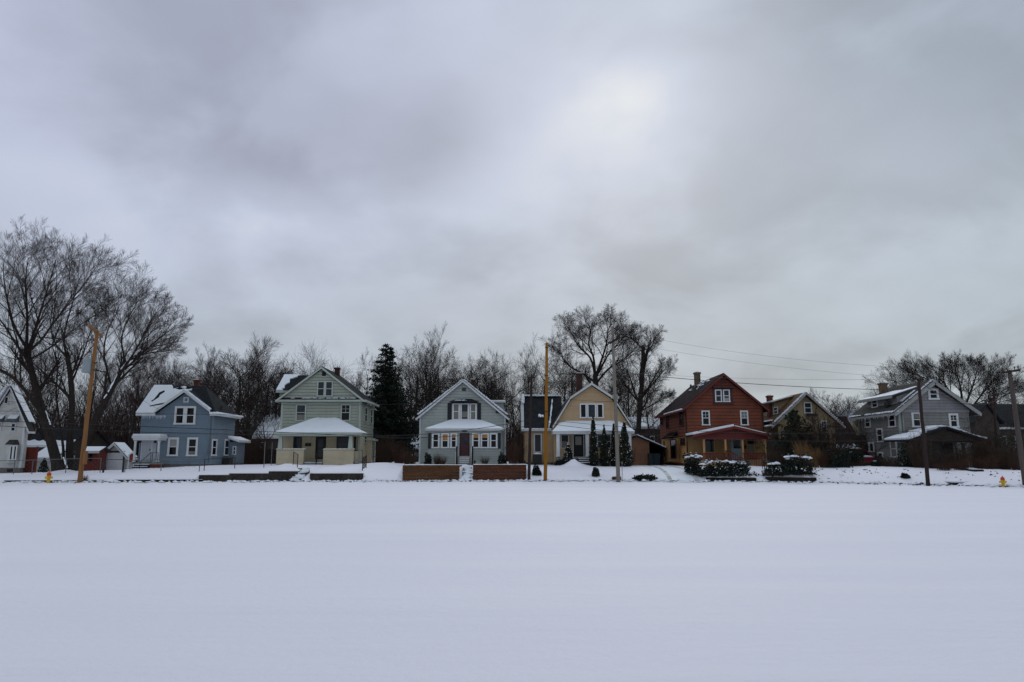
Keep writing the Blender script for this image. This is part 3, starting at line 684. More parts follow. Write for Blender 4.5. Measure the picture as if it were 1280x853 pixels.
    win(h, S, 455, 509, 458, 528, 'green_trim', cas=.1, base=.055); win(h, S, 462, 511, 464.5, 530, 'green_trim', cas=.1, base=.055); win(h, S, 454.5, 545, 457.5, 554, 'green_trim', cas=.08, base=.05)
    # side bay on the lower storey
    mb = MB(); mb.box(x1 + .04, x1 + .5, Y + 3.0, Y + 5.2, zb + .15, zm - .35); clap(mb, Front(Y + 3.0), rect(x1 + .04, x1 + .5, zb + .15, zm - .35), .22); part('side_bay', mb, 'cream_siding', h)
    mb = MB(); mb.box(x1 + .04, x1 + .68, Y + 2.85, Y + 5.35, zm - .349, zm - .2); part('bay_roof', mb, 'green_trim', h)
    win(h, Side(x1 + .5, 1), 465.3, 548, 467.5, 573, 'green_trim', cas=.1)
    # porch
    Yp = Y - 2.2; pa, pb = XX(347.5, Yp, 545), XX(452, Yp, 545); zee = ZZ(541, Yp - .3)
    hip_canopy(h, pa - .3, pb + .1, Yp - .35, Y - .04, zee, ZZ(524.5, Y), 2.5, 'green_trim', fascia=.28, snow=.16)
    zf = ZZ(577, Yp); P = Front(Yp)
    fl = MB(); fl.box(pa + .25, pb - .15, Yp + .1, Y - .02, zf - .15, zf); part('porch_floor', fl, 'concrete', h)
    sk = MB(); sk.box(pa + .3, pb - .2, Yp + .12, Yp + .3, zf - .8, zf - .151); part('porch_skirt', sk, 'timber_dark', h)
    for a0, a1 in ((345.5, 379.5), (404, 441.5)):
        ua, ub = XX(a0, Yp, 570), XX(a1, Yp, 570); zt = ZZ(562.5, Yp); zl = ZZ(582, Yp)
        mb = MB(); mb.box(ua, ub, Yp, Yp + .25, zl - .4, zt); clap(mb, P, rect(ua, ub, zl - .1, zt - .03), .15, .03); mb.box(ua - .03, ub + .03, Yp - .06, Yp + .3, zt, zt + .07); o = part('porch_wall', mb, 'cream_siding', h)
        s = MB(); rg = random.Random(int(a0)); x = ua
        while x < ub: l = rg.uniform(.2, .5); s.blob((min(x + l / 2, ub - .1), Yp + .12, zt + .08), l / 2 + .08, .14, .05, rg, .2); x += l
        part('snow', s, 'roof_snow', o)
    ua = XX(441.5, Yp, 570); mb = MB(); mb.box(ua - .25, ua, Yp + .26, Y - .05, ZZ(582, Yp) - .3, ZZ(564, Yp)); part('porch_side_wall', mb, 'cream_siding', h)
    for px in (351, 438.5): column(h, px, 544, 562, .26, Yp + .13, 'green_trim', 1.5)
    column(h, 443.5, 544, 576, .16, Y - .3, 'timber_dark')
    door(h, Fc, 396, 547, 406, 574, 'black_paint', 'timber_dark', glass='glass_blue', storm=True, base=.045)
    win(h, Fc, 367, 545, 377.5, 562, 'shingle_grey', glass='glass_blue', rail=False, cas=.07, base=.045); win(h, Fc, 421, 545, 439, 562.5, 'shingle_grey', glass='glass_blue', rail=False, cas=.07, base=.045)
    mb = MB()
    for px in (383.5, 387.5): c = PY(px, 556, Y); mb.box(c.x - .11, c.x + .11, Y - .16, Y - .04, c.z - .14, c.z + .14)
    part('mailbox', mb, 'black_paint', h)
    steps(h, XX(380, Yp, 580), XX(403.5, Yp, 580), Yp + .1, zf, 4, .16, .28, 'timber_dark')
    # stair down to the pavement
    rail(h, [(XX(395, Yp - .9, 580), Yp - .9, gz(XX(395, Yp - .9, 580), Yp - .9) - .1), (XX(395.5, Yp - .1, 580), Yp - .05, zf - .3)], .95, post=.05, m='timber_dark')
    rail(h, [(XX(443, Yp - .8, 583), Yp - .8, gz(XX(443, Yp, 583), Yp - .8)), (XX(452.5, Yp - .8, 583), Yp - .8, gz(XX(452, Yp, 583), Yp - .8))], 1.15)
    ds = MB(); ds.tube([(x1 - .05, Y - .16, ze), (x1 - .05, Y - .16, zb)], .05, 6); part('downspout', ds, 'green_trim', h)
house_green()

# ---- grey house with enclosed porch
def house_grey():
    Y = 64; D = 9; Fc = Front(Y); x0 = XX(524.5, Y, 575); x1 = XX(631, Y, 575); ze = ZZ(521, Y); zb = ZZ(582, Y); zr = ZZ(477.5, Y); xr = (x0 + x1) / 2
    h = thing('grey_house', 'grey sided gabled house with black shutters behind the brown timber wall', 'house', (xr, Y, 1))
    w, cb = body_gable(h, Y, Y + D, x0, x1, zb, ze, zr - .1, 'grey_siding', .27, cbm='trim'); foundation(h, x0, x1, Y, Y + D, zb)
    ro, a, b = gable_y(h, x0, x1, Y, Y + D, ze, zr, oh=.32, ohy=.3, m='shingle_grey', trimm='trim')
    s = MB(); rng = random.Random(9)
    for i in range(48):
        f = (i + .5) / 48; z = zr + (ze - zr) * f; s.blob((xr + (x1 + .2 - xr) * f, Y - .1, z + .19), .16, .2, .045, rng, .3); s.blob((xr - (x1 + .2 - xr) * f, Y - .1, z + .19), .16, .2, .045, rng, .3)
    part('snow', s, 'roof_snow', ro)
    chimney(ro, 591.5, 473.5, 482, 4.5, Y + 4, 'brick_dark')
    mb = MB(); dx = XX(629.5, Y + 3, 505); mb.box(xr + 1.6, dx, Y + 2.2, Y + 5, ze, ZZ(504.5, Y + 3)); d = part('dormer', mb, 'grey_siding', h)
    mb = MB(); mb.box(xr + 1.2, dx + .2, Y + 2.0, Y + 5.2, ZZ(504.4, Y + 3), ZZ(502.6, Y + 3)); r = part('roof', mb, 'trim', d); mb = MB(); mb.box(xr + 1.25, dx + .15, Y + 2.05, Y + 5.1, ZZ(502.5, Y + 3), ZZ(501.3, Y + 3)); part('snow', mb, 'roof_snow', r)
    # upper triple window with hood and shutters
    win(h, Fc, 565.5, 504, 575, 525.5, n=1, cas=.13, glass='glass', rail=True, curtain='curtain', ucur=(0, 1), base=.04); win(h, Fc, 575.5, 504, 586.5, 525.5, n=1, cas=.13, rail=False, glass='glass_blue', base=.06, curtain='curtain', ucur=(.1, .5)); win(h, Fc, 587, 504, 596, 525.5, n=1, cas=.13, rail=True, curtain='curtain', ucur=(0, 1), base=.04)
    hb = MB(); ua, ub = XX(562, Y, 503), XX(599, Y, 503); zt = ZZ(503, Y); hb.add([(ua, Y - .55, zt), (ub, Y - .55, zt), (ub, Y - .04, zt), (ua, Y - .04, zt), (ua + .7, Y - .04, zt + .3), (ub - .7, Y - .04, zt + .3)], [(0, 1, 5, 4), (1, 2, 5), (3, 0, 4), (3, 2, 1, 0), (2, 3, 4, 5)]); hb.box(ua + .2, ub - .2, Y - .45, Y - .04, zt - .12, zt - .001)
    hd = part('window_hood', hb, 'shingle', h); s = MB()
    for i in range(12): s.blob((rng.uniform(ua + .6, ub - 1.1), Y - .32, zt + .14), rng.uniform(.12, .3), .16, .05, rng, .3)
    part('snow', s, 'roof_snow', hd)
    for a0, a1, t, bt in ((559.5, 564.5, 504, 526), (596.8, 601.2, 504, 526)):
        mb = MB(); fbox(mb, Fc, XX(a0, Y, 515), XX(a1, Y, 515), ZZ(bt, Y), ZZ(t, Y), .04, .09)
        for i in range(12): z = ZZ(bt, Y) + .1 + i * .115; fbox(mb, Fc, XX(a0, Y, 515) + .05, XX(a1, Y, 515) - .05, z, z + .05, .0901, .105)
        part('shutter', mb, 'black_paint', h)
    for px, py in ((580, 487), (622, 515)):
        mb = MB(); u, z = Fc.uv(px, py); fbox(mb, Fc, u - .17, u + .17, z - .14, z + .14, .03, .08); part('vent', mb, 'shingle_grey', h)
    # porch enclosure
    Yp = Y - 1.9; P = Front(Yp); pa, pb = XX(534.5, Yp, 570), XX(626.5, Yp, 570); zt = ZZ(536.5, Yp); zl = ZZ(583, Yp)
    mb = MB(); mb.box(pa, pb, Yp, Y - .03, zl, zt); clap(mb, P, rect(pa, pb, zl, ZZ(563, Yp)), .2, .04)
    fbox(mb, P, pa, pb, ZZ(540, Yp), zt - .02, .002, .03); part('porch_wall', mb, 'grey_siding', h)
    hip_canopy(h, pa - .25, pb + .25, Yp - .3, Y - .04, zt + .02, ZZ(527, Y), 1.7, 'trim', fascia=.16, snow=.15, seed=5)
    for a0, a1, cur in ((540, 549.5, 0), (551.5, 561.5, 1), (563, 571.5, 2), (590, 599.8, 2), (600.8, 611.2, 2), (612.2, 621.8, 0)):
        win(h, P, a0, 541.5, a1, 560.5, cas=.13, base=.03, curtain=None if cur == 0 else 'amber', ucur=(.56, .98) if cur == 1 else (.72, .98))
    for a0, a1 in ((535.2, 538.6), (622.6, 626)):
        mb = MB(); fbox(mb, P, XX(a0, Yp, 550), XX(a1, Yp, 550), ZZ(561, Yp), ZZ(541.5, Yp), .03, .08); part('shutter', mb, 'black_paint', h)
    door(h, P, 576, 543, 585.5, 570, 'maroon', 'black_paint', glass='glass_blue')
    nb = MB(); u, z = P.uv(580.8, 539); fbox(nb, P, u - .22, u + .22, z - .07, z + .07, .03, .05); part('number_plate', nb, 'black_paint', h)
    zf = ZZ(570, Yp); xs0, xs1 = XX(574, Yp, 575), XX(587.5, Yp, 575)
    steps(h, xs0, xs1, Yp, zf, 4, .14, .3, 'concrete')
    for px in (572.5, 589): 
        x = XX(px, Yp, 575); rail(h, [(x, Yp - .15, zf - .05), (x + (-.1 if px < 580 else .1), Yp - 1.4, zf - .65)], .85, 'white_trim' , .045, 'railing', bal=.25)
    for px in (571, 590.5):
        x = XX(px, Yp - 1.6, 575); mb = MB(); mb.box(x - .07, x + .07, Yp - 1.7, Yp - 1.56, .6, ZZ(558, Yp - 1.6)); part('newel_post', mb, 'timber_dark', h)
    ds = MB(); ds.tube([(x1 + .02, Y - .15, ze - .2), (x1 + .02, Y - .15, zb)], .045, 6); ds.tube([(x0 - .02, Y - .15, ze - .2), (x0 - .02, Y - .15, ZZ(535, Y))], .045, 6); part('downspout', ds, 'trim', h)
house_grey()

# ---- tan gambrel house
def house_tan():
    Y = 63.5; D = 9; Fc = Front(Y); x0 = XX(692, Y, 575); x1 = XX(789, Y, 575); ze = ZZ(534, Y); zb = ZZ(578.5, Y); zr = ZZ(481, Y); xr = (XX(693, Y, 530) + XX(787, Y, 530)) / 2
    h = thing('tan_house', 'tan gambrel roofed house with dark side wing behind the conifers', 'house', (xr, Y, 1))
    k = XX(766, Y, 499) - xr; zk = ZZ(498.5, Y); e0 = XX(690.5, Y, 533); e1 = 2 * xr - e0
    mb = MB(); mb.box(x0, x1, Y, Y + D, zb, ze)
    prof = [(x0, ze), (x1, ze), (xr + k - .12, zk - .05), (xr, zr - .12), (xr - k + .12, zk - .05)]
    mb.prism([(u, Y, z) for u, z in prof], (0, D, 0)); clap(mb, Fc, rect(x0, x1, zb, ze), .2); clap(mb, Fc, prof, .2); clap(mb, Side(x0, -1), rect(Y, Y + D, zb, ze), .2)
    part('wall', mb, 'tan_siding', h); foundation(h, x0, x1, Y, Y + D, zb)
    r = MB(); yo = Y - .35; L = D + .6
    for s in (-1, 1):
        r.prism([(xr, yo, zr), (xr + s * k, yo, zk), (xr + s * k, yo + L, zk), (xr, yo + L, zr)], (0, 0, .16))
        r.prism([(xr + s * k, yo, zk), (xr + s * (e1 - xr), yo, ze - .1), (xr + s * (e1 - xr), yo + L, ze - .1), (xr + s * k, yo + L, zk)], (s * .09, 0, .12))
    ro = part('roof', r, 'shingle_grey', h)
    t = MB()
    for s in (-1, 1):
        for (xa, za), (xb, zc) in (((xr, zr), (xr + s * k, zk)), ((xr + s * k, zk), (xr + s * (e1 - xr), ze - .1))):
            t.prism([(xa, yo - .003, za + .15), (xb, yo - .003, zc + .15), (xb, yo - .003, zc - .07), (xa, yo - .003, za - .07)], (0, -.05, 0))
    t.box(xr + k - .2, xr + k + .5, yo - .08, yo - .055, zk - .02, zk + .16); part('trim', t, 'trim', h)
    sq = [Vector(p) + Vector((0, 0, .17)) for p in ((xr - k, yo + 1.6, zk), (xr - k, yo + L, zk), (xr, yo + L, zr), (xr, yo + 1.6, zr))]
    roof_snow(ro, sq, [[(.1, 0), (.9, 0), (.85, .45), (.5, .3), (.3, .35)]], th=.08, seed=21)
    chimney(ro, 724, 466, 490, 7, Y + 5, 'brick_dark')
    # left wing set back
    Yw = Y + 1.8; wx0 = XX(655, Yw, 575); wx1 = x0 - .02; zwe = ZZ(537, Yw); zwr = ZZ(497, Yw + 2.2); W = Front(Yw)
    mb = MB(); mb.box(wx0, wx1, Yw, Yw + 5, zb, zwe); mb.prism([(wx0, Yw, zwe), (wx0, Yw + 2.4, zwr - .3), (wx0, Yw + 5, zwe)], (wx1 - wx0, 0, 0)); clap(mb, W, rect(wx0, wx1, zb, zwe), .2); clap(mb, Side(wx0, -1), rect(Yw, Yw + 5, zb, zwe), .2); part('wing_wall', mb, 'tan_siding', h)
    foundation(h, wx0, wx1, Yw, Yw + 5, zb)
    r = MB(); r.prism([(wx0 - .1, Yw - .3, zwe - .1), (wx1 + 1, Yw - .3, zwe - .1), (wx1 + 1, Yw + 2.3, zwr), (wx0 - .1, Yw + 2.3, zwr)], (0, 0, .13)); r.prism([(wx0 - .1, Yw + 5.3, zwe - .1), (wx1 + 1, Yw + 5.3, zwe - .1), (wx1 + 1, Yw + 2.3, zwr), (wx0 - .1, Yw + 2.3, zwr)], (0, 0, .13)); wr = part('wing_roof', r, 'shingle', h)
    t = MB(); A, B, Cc = (wx0 - .12, Yw - .35, zwe - .12), (wx0 - .12, Yw + 2.3, zwr + .15), (wx0 - .12, Yw + 5.3, zwe - .12)
    t.bar(A, B, .25, .2); t.bar(B, Cc, .25, .2); t.box(wx0 - .2, wx1, Yw - .42, Yw - .3, zwe - .16, zwe + .02); part('wing_trim', t, 'trim', h)
    s = MB(); rng = random.Random(31)
    for i in range(30): s.blob((rng.uniform(wx0 + .2, wx0 + 1.8) if i < 20 else rng.uniform(wx1 - .6, wx1 + .6), Yw + 2.2, zwr + .17), rng.uniform(.1, .3), .3, .07, rng, .3)
    for i in range(10): s.blob((wx0 - .05, Yw + 2.2 - i * .1, zwr + .25 - i * .09), .16, .2, .08, rng, .3)
    x = wx0
    while x < wx1: s.blob((x, Yw - .38, zwe + .04), .2, .1, .05, rng, .3); x += .3
    part('snow', s, 'roof_snow', wr)
    quad = [(wx1 - 1.2, Yw - .25, zwe + .05), (wx1 + .2, Yw - .25, zwe + .05), (wx1 + .2, Yw + 2.2, zwr + .1), (wx1 - 1.2, Yw + 2.2, zwr + .1)]
    roof_snow(wr, [Vector(q) + Vector((0, 0, .04)) for q in quad], [[(.62, 0), (.70, 0), (1, .85), (.95, .9)], [(-.0, .35), (.35, .32), (.3, .38), (.02, .4)]], th=.06, seed=22)
    win(h, W, 667, 542, 677.5, 566, 'trim', rail=False, glass='glass_blue', cas=.12); win(h, Side(x0, -1), 684, 545, 687.5, 566, 'trim', cas=.1)
    ac = MB(); c = PY(671.5, 573, Yw - .4); ac.box(c.x - .4, c.x + .4, Yw - .9, Yw - .3, c.z - .5, c.z + .35); a = part('air_conditioner', ac, 'dark_iron', h); s = MB(); s.blob((c.x, Yw - .6, c.z + .36), .42, .3, .12, rng, .15); part('snow', s, 'roof_snow', a)
    # gable windows
    win(h, Fc, 724.5, 504.5, 733.5, 523, cas=.12, rail=False, glass='glass'); win(h, Fc, 733.8, 504.5, 745.3, 523, cas=.12, rail=False, glass='glass_blue'); win(h, Fc, 745.6, 504.5, 754.5, 523, cas=.12, rail=False)
    # porch
    Yp = Y - 2.1; pa, pb = XX(690.5, Yp, 540), XX(793.5, Yp, 540); z = ZZ(539.5, Yp)
    hip_canopy(h, pa, pb, Yp - .2, Y - .04, z, ZZ(529, Y), .75, 'trim', fascia=.22, snow=.2, seed=7)
    zf = ZZ(571, Yp); fl = MB(); fl.box(pa + .4, pb - .4, Yp + .05, Y - .02, zf - .2, zf); part('porch_floor', fl, 'concrete', h)
    sk = MB(); sk.box(pa + .45, pb - .45, Yp + .1, Yp + .3, zf - 1, zf - .201); part('porch_skirt', sk, 'stone', h)
    for px in (697.5, 734, 787): column(h, px, 542, 571, .27, Yp + .1)
    win(h, Fc, 700.5, 543, 711.5, 561, 'trim', rail=False, glass='glass', cas=.1, curtain='curtain', ucur=(0, .5)); win(h, Fc, 746, 543, 764, 561, 'trim', n=2, glass='glass', cas=.1)
    door(h, Fc, 717, 543, 729, 571, 'black_paint', 'trim', glass='pale_blind', storm=False); 
    p = MB(); fbox(p, Fc, XX(730.5, Y, 556), XX(734, Y, 556), ZZ(570, Y), ZZ(544, Y), .04, .08); part('side_panel', p, 'shingle_grey', h)
    steps(h, XX(722, Yp, 575), XX(738, Yp, 575), Yp, zf, 3, .17, .3, 'wall_stone')
    rail(h, [(XX(737.5, Yp, 575), Yp - .05, zf), (XX(739, Yp - 1, 575), Yp - 1.0, zf - .5)], .85, 'galv', .03)
    dish = MB(); c = PY(769, 496, Y - .4); dish.blob((c.x, c.y, c.z), .3, .12, .25, random.Random(1), .02, 10, 5); part('satellite_dish', dish, 'grey_trim', h)
house_tan()

# ---- red house
def house_red():
    Y = 63; D = 11; Fc = Front(Y); x0 = XX(860.5, Y, 580); x1 = XX(955, Y, 575); zm = ZZ(545, Y); ze = ZZ(509, Y); zb = ZZ(579.5, Y); zr = ZZ(469.5, Y); xr = (x0 + x1) / 2
    h = thing('red_house', 'brick red and ochre house with a snowy gabled front porch', 'house', (xr, Y, 1)); S = Side(x0, -1)
    mb = MB(); mb.box(x0 - .05, x1 + .05, Y - .05, Y + D, zm, ze); mb.prism([(x0, Y - .05, ze), (x1, Y - .05, ze), (xr, Y - .05, zr - .1)], (0, D, 0))
    clap(mb, Front(Y - .05), [(x0 - .05, zm), (x1 + .05, zm), (x1 + .05, ze), (xr, zr - .12), (x0 - .05, ze)], .29, .06, .045); clap(mb, Side(x0 - .05, -1), rect(Y - .05, Y + D, zm, ze), .29, .06, .045)
    part('upper_wall', mb, 'red_siding', h)
    mb = MB(); mb.box(x0, x1, Y + .01, Y + D - .05, zb, zm - .01); n = 26
    for i in range(n):
        y = Y + .2 + i * (D - .4) / n; mb.box(x0 - .03, x0, y, y + .04, zb, zm - .02)
    part('lower_wall', mb, 'ochre_board', h)
    mb = MB(); fbox(mb, Fc, x0 + .02, x1 - .02, zb, zm - .02, -.005, .02); part('front_wall', mb, 'ochre_front', h)
    foundation(h, x0, x1, Y, Y + D, zb, 'brick')
    ro, a, b = gable_y(h, x0 - .05, x1 + .05, Y - .05, Y + D, ze, zr, oh=.45, ohy=.45, m='shingle_red', trimm='red_trim')
    # snow: gutter line and patches by the chimney
    rng = random.Random(12); s = MB(); 
    y = Y - .3
    while y < Y + D: l = .4; s.blob((a[0][0] - .02, y, a[0][2] + .15), .13, .3, .07, rng, .3); y += l if y < Y + 6.5 else 9
    for i in range(34):
        f = abs(rng.gauss(.16, .1)); yy = Y + 1.5 + rng.uniform(0, 6) + f * 6; s.blob((xr - (xr - x0) * f, yy, zr - (zr - ze) * f + .17), rng.uniform(.08, .22), rng.uniform(.15, .4), .05, rng, .3)
    part('snow', s, 'roof_snow', ro)
    chimney(ro, 871.5, 465, 480, 6.5, Y + 6.8, 'brick_tan'); v = MB(); c = PY(863.5, 484, Y + 8.5); v.tube([(c.x, c.y, c.z - 1), (c.x, c.y, c.z + .25)], .09, 8); part('vent_pipe', v, 'dark_iron', ro)
    G = Front(Y - .05)
    # recessed dark frame round attic window pair
    mb = MB(); ua, ub = XX(890.5, Y, 495), XX(915.5, Y, 495); zt, zl = ZZ(485.5, Y), ZZ(504, Y); fbox(mb, G, ua, ub, zt, zt + .16, .05, .4); fbox(mb, G, ua, ub, zl - .12, zl, .05, .2); fbox(mb, G, ua, ub, zl, zt, .05, .08); part('window_surround', mb, 'maroon', h)
    win(h, G, 893.2, 487.3, 901.7, 503, cas=.1, base=.12, glass='glass_blue'); win(h, G, 903.2, 487.3, 911.8, 503, cas=.1, base=.12, glass='glass_blue', curtain='pale_blind', ucur=(0, .3))
    g = MB(); u, z = G.uv(904, 476.5); g.prism([G.pt(u - .3, z - .2, .05), G.pt(u + .3, z - .2, .05), G.pt(u, z + .25, .05)], (0, -.06, 0)); part('gable_vent', g, 'maroon', h)
    win(h, G, 876.8, 513.5, 887, 532, cas=.11, base=.055, grid=True); win(h, G, 925, 513.5, 935, 532, cas=.11, base=.055, grid=True, curtain='curtain', ucur=(.55, 1))
    S2 = Side(x0 - .05, -1)
    for a0, a1, t, bt in ((833.5, 837, 516, 537), (850, 855, 512, 533), (826.5, 829.5, 520, 532)): win(h, S2, a0, t, a1, bt, 'maroon', cas=.1, base=.06)
    win(h, S, 830.5, 551, 834.5, 572, 'maroon', cas=.1); win(h, S, 851.5, 547.5, 857, 557, 'maroon', cas=.1)
    # side bay
    ya, yb = PX(848, 560, x0).y, PX(839, 560, x0).y; z0b = ZZ(575, 66); mb = MB(); mb.box(x0 - .5, x0 - .035, ya - .4, yb + .5, zb + .15, zm - .1); part('side_bay', mb, 'ochre_board', h)
    mb = MB(); mb.slab([(x0 - .75, ya - .6, zm - .1), (x0 - .75, yb + .7, zm - .1), (x0 - .04, yb + .5, zm + .45), (x0 - .04, ya - .4, zm + .45)], .08); part('bay_roof', mb, 'shingle_red', h)
    win(h, Side(x0 - .5, -1), 839, 549, 846, 574, 'maroon', cas=.1, rail=False)
    ds = MB(); ds.tube([(x0 - .1, Y - .2, ze - .1), (x0 - .1, Y - .2, zb)], .05, 6); ds.tube([(x1 + .05, Y - .2, ze - .1), (x1 + .05, Y - .2, zm)], .05, 6); part('downspout', ds, 'timber_dark', h)
    # porch with low gable
    Yp = Y - 2.3; P = Front(Yp); pa, pb = XX(866.5, Yp, 550), XX(960, Yp, 550); pm = XX(917, Yp, 540); zt = ZZ(533, Yp); zee = ZZ(545.5, Yp)
    r = MB(); yo = Yp - .4
    r.prism([(pa - .1, yo, zee), (pm, yo, zt - .12), (pm, Y - .12, zt - .12), (pa - .1, Y - .12, zee)], (0, 0, .12)); r.prism([(pb + .15, yo, zee), (pm, yo, zt - .12), (pm, Y - .12, zt - .12), (pb + .15, Y - .12, zee)], (0, 0, .12)); pr = part('porch_roof', r, 'shingle_red', h)
    t = MB(); t.prism([(pa + .1, Yp - .02, zee - .02), (pb - .05, Yp - .02, zee - .02), (pm, Yp - .02, zt - .16)], (0, .1, 0)); clap(t, Front(Yp - .02), [(pa + .1, zee - .02), (pb - .05, zee - .02), (pm, zt - .16)], .2, .03); t.box(pa + .05, pb, Yp - .02, Yp + .12, ZZ(549.5, Yp), zee - .022); part('porch_gable', t, 'red_trim', h)
    t = MB()
    for xa in (pa - .12, pb + .17): t.prism([(xa, yo - .003, zee + .12), (pm, yo - .003, zt), (pm, yo - .003, zt - .22), (xa, yo - .003, zee - .1)], (0, -.05, 0))
    part('porch_trim', t, 'red_trim', h)
    roof_snow(pr, [(pa - .08, yo + .02, zee + .125), (pm, yo + .02, zt + .005), (pm, Y - .15, zt + .005), (pa - .08, Y - .15, zee + .125)], [[(0, 0), (.98, 0), (.94, .5), (.85, 1), (0, 1)]], th=.17, seed=6, rough=.01)
    roof_snow(pr, [(pm, yo + .02, zt + .005), (pb + .12, yo + .02, zee + .125), (pb + .12, Y - .15, zee + .125), (pm, Y - .15, zt + .005)], [[(0.02, 0), (1, 0), (1, 1), (0.03, 1)]], th=.07, seed=7)
    zf = ZZ(575.5, Yp); fl = MB(); fl.box(pa + .1, pb - .05, Yp, Y - .03, zf - .16, zf); part('porch_floor', fl, 'concrete', h)
    sk = MB(); sk.box(pa + .15, pb - .1, Yp + .05, Yp + .25, zf - 1, zf - .161); part('porch_skirt', sk, 'ochre_board', h)
    for px in (880, 907, 928.5, 957): column(h, px, 549, 575.5, .14, Yp + .12, 'ochre_board')
    door(h, Fc, 914.5, 548, 927, 574.5, 'door_blue', 'door_blue', glass='glass', base=.03)
    win(h, Fc, 880.5, 547.5, 893.5, 566, 'ochre_board', rail=False, cas=.07, glass='glass_blue'); win(h, Fc, 933, 547.5, 943, 566, 'ochre_board', rail=True, cas=.07, glass='glass_blue', curtain='curtain', ucur=(0, .6))
    mb = MB(); c = PY(930.5, 559, Y); mb.box(c.x - .1, c.x + .1, Y - .14, Y - .03, c.z - .15, c.z + .15); part('mailbox', mb, 'black_paint', h)
    for a0, a1 in ((873, 907.5), (928.5, 957)):
        ua, ub = XX(a0, Yp, 570), XX(a1, Yp, 570); z1 = ZZ(566.5, Yp); m2 = MB(); m2.box(ua, ub, Yp - .02, Yp + .06, z1 - .07, z1); m2.box(ua, ub, Yp - .01, Yp + .05, zf + .08, zf + .14)
        i = ua + .1
        while i < ub: m2.box(i, i + .05, Yp, Yp + .04, zf + .1, z1 - .05); i += .13
        part('balustrade', m2, 'red_trim', h)
    sx0, sx1 = XX(930, Yp - 1, 580), XX(950, Yp - 1, 580); steps(h, sx0 - .9, sx1 - .9, Yp, zf, 5, .17, .3, 'concrete')
    for x in (sx0 - .95, sx1 - .85): rail(h, [(x, Yp - .1, zf - .05), (x + .9, Yp - 1.7, zf - .85)], .85, 'red_trim', .045, bal=.2)
    rail(h, [(XX(907.5, Yp, 575), Yp - .1, zf), (XX(911, Yp, 575), Yp - .9, zf - .4)], .8, 'red_trim', .045)
    pn = MB(); c = PY(953.5, 579, Yp - .1); pn.box(c.x - .55, c.x + .25, Yp - .2, Yp - .02, c.z - .5, c.z + .28); part('step_wall', pn, 'ochre_front', h)
house_red()

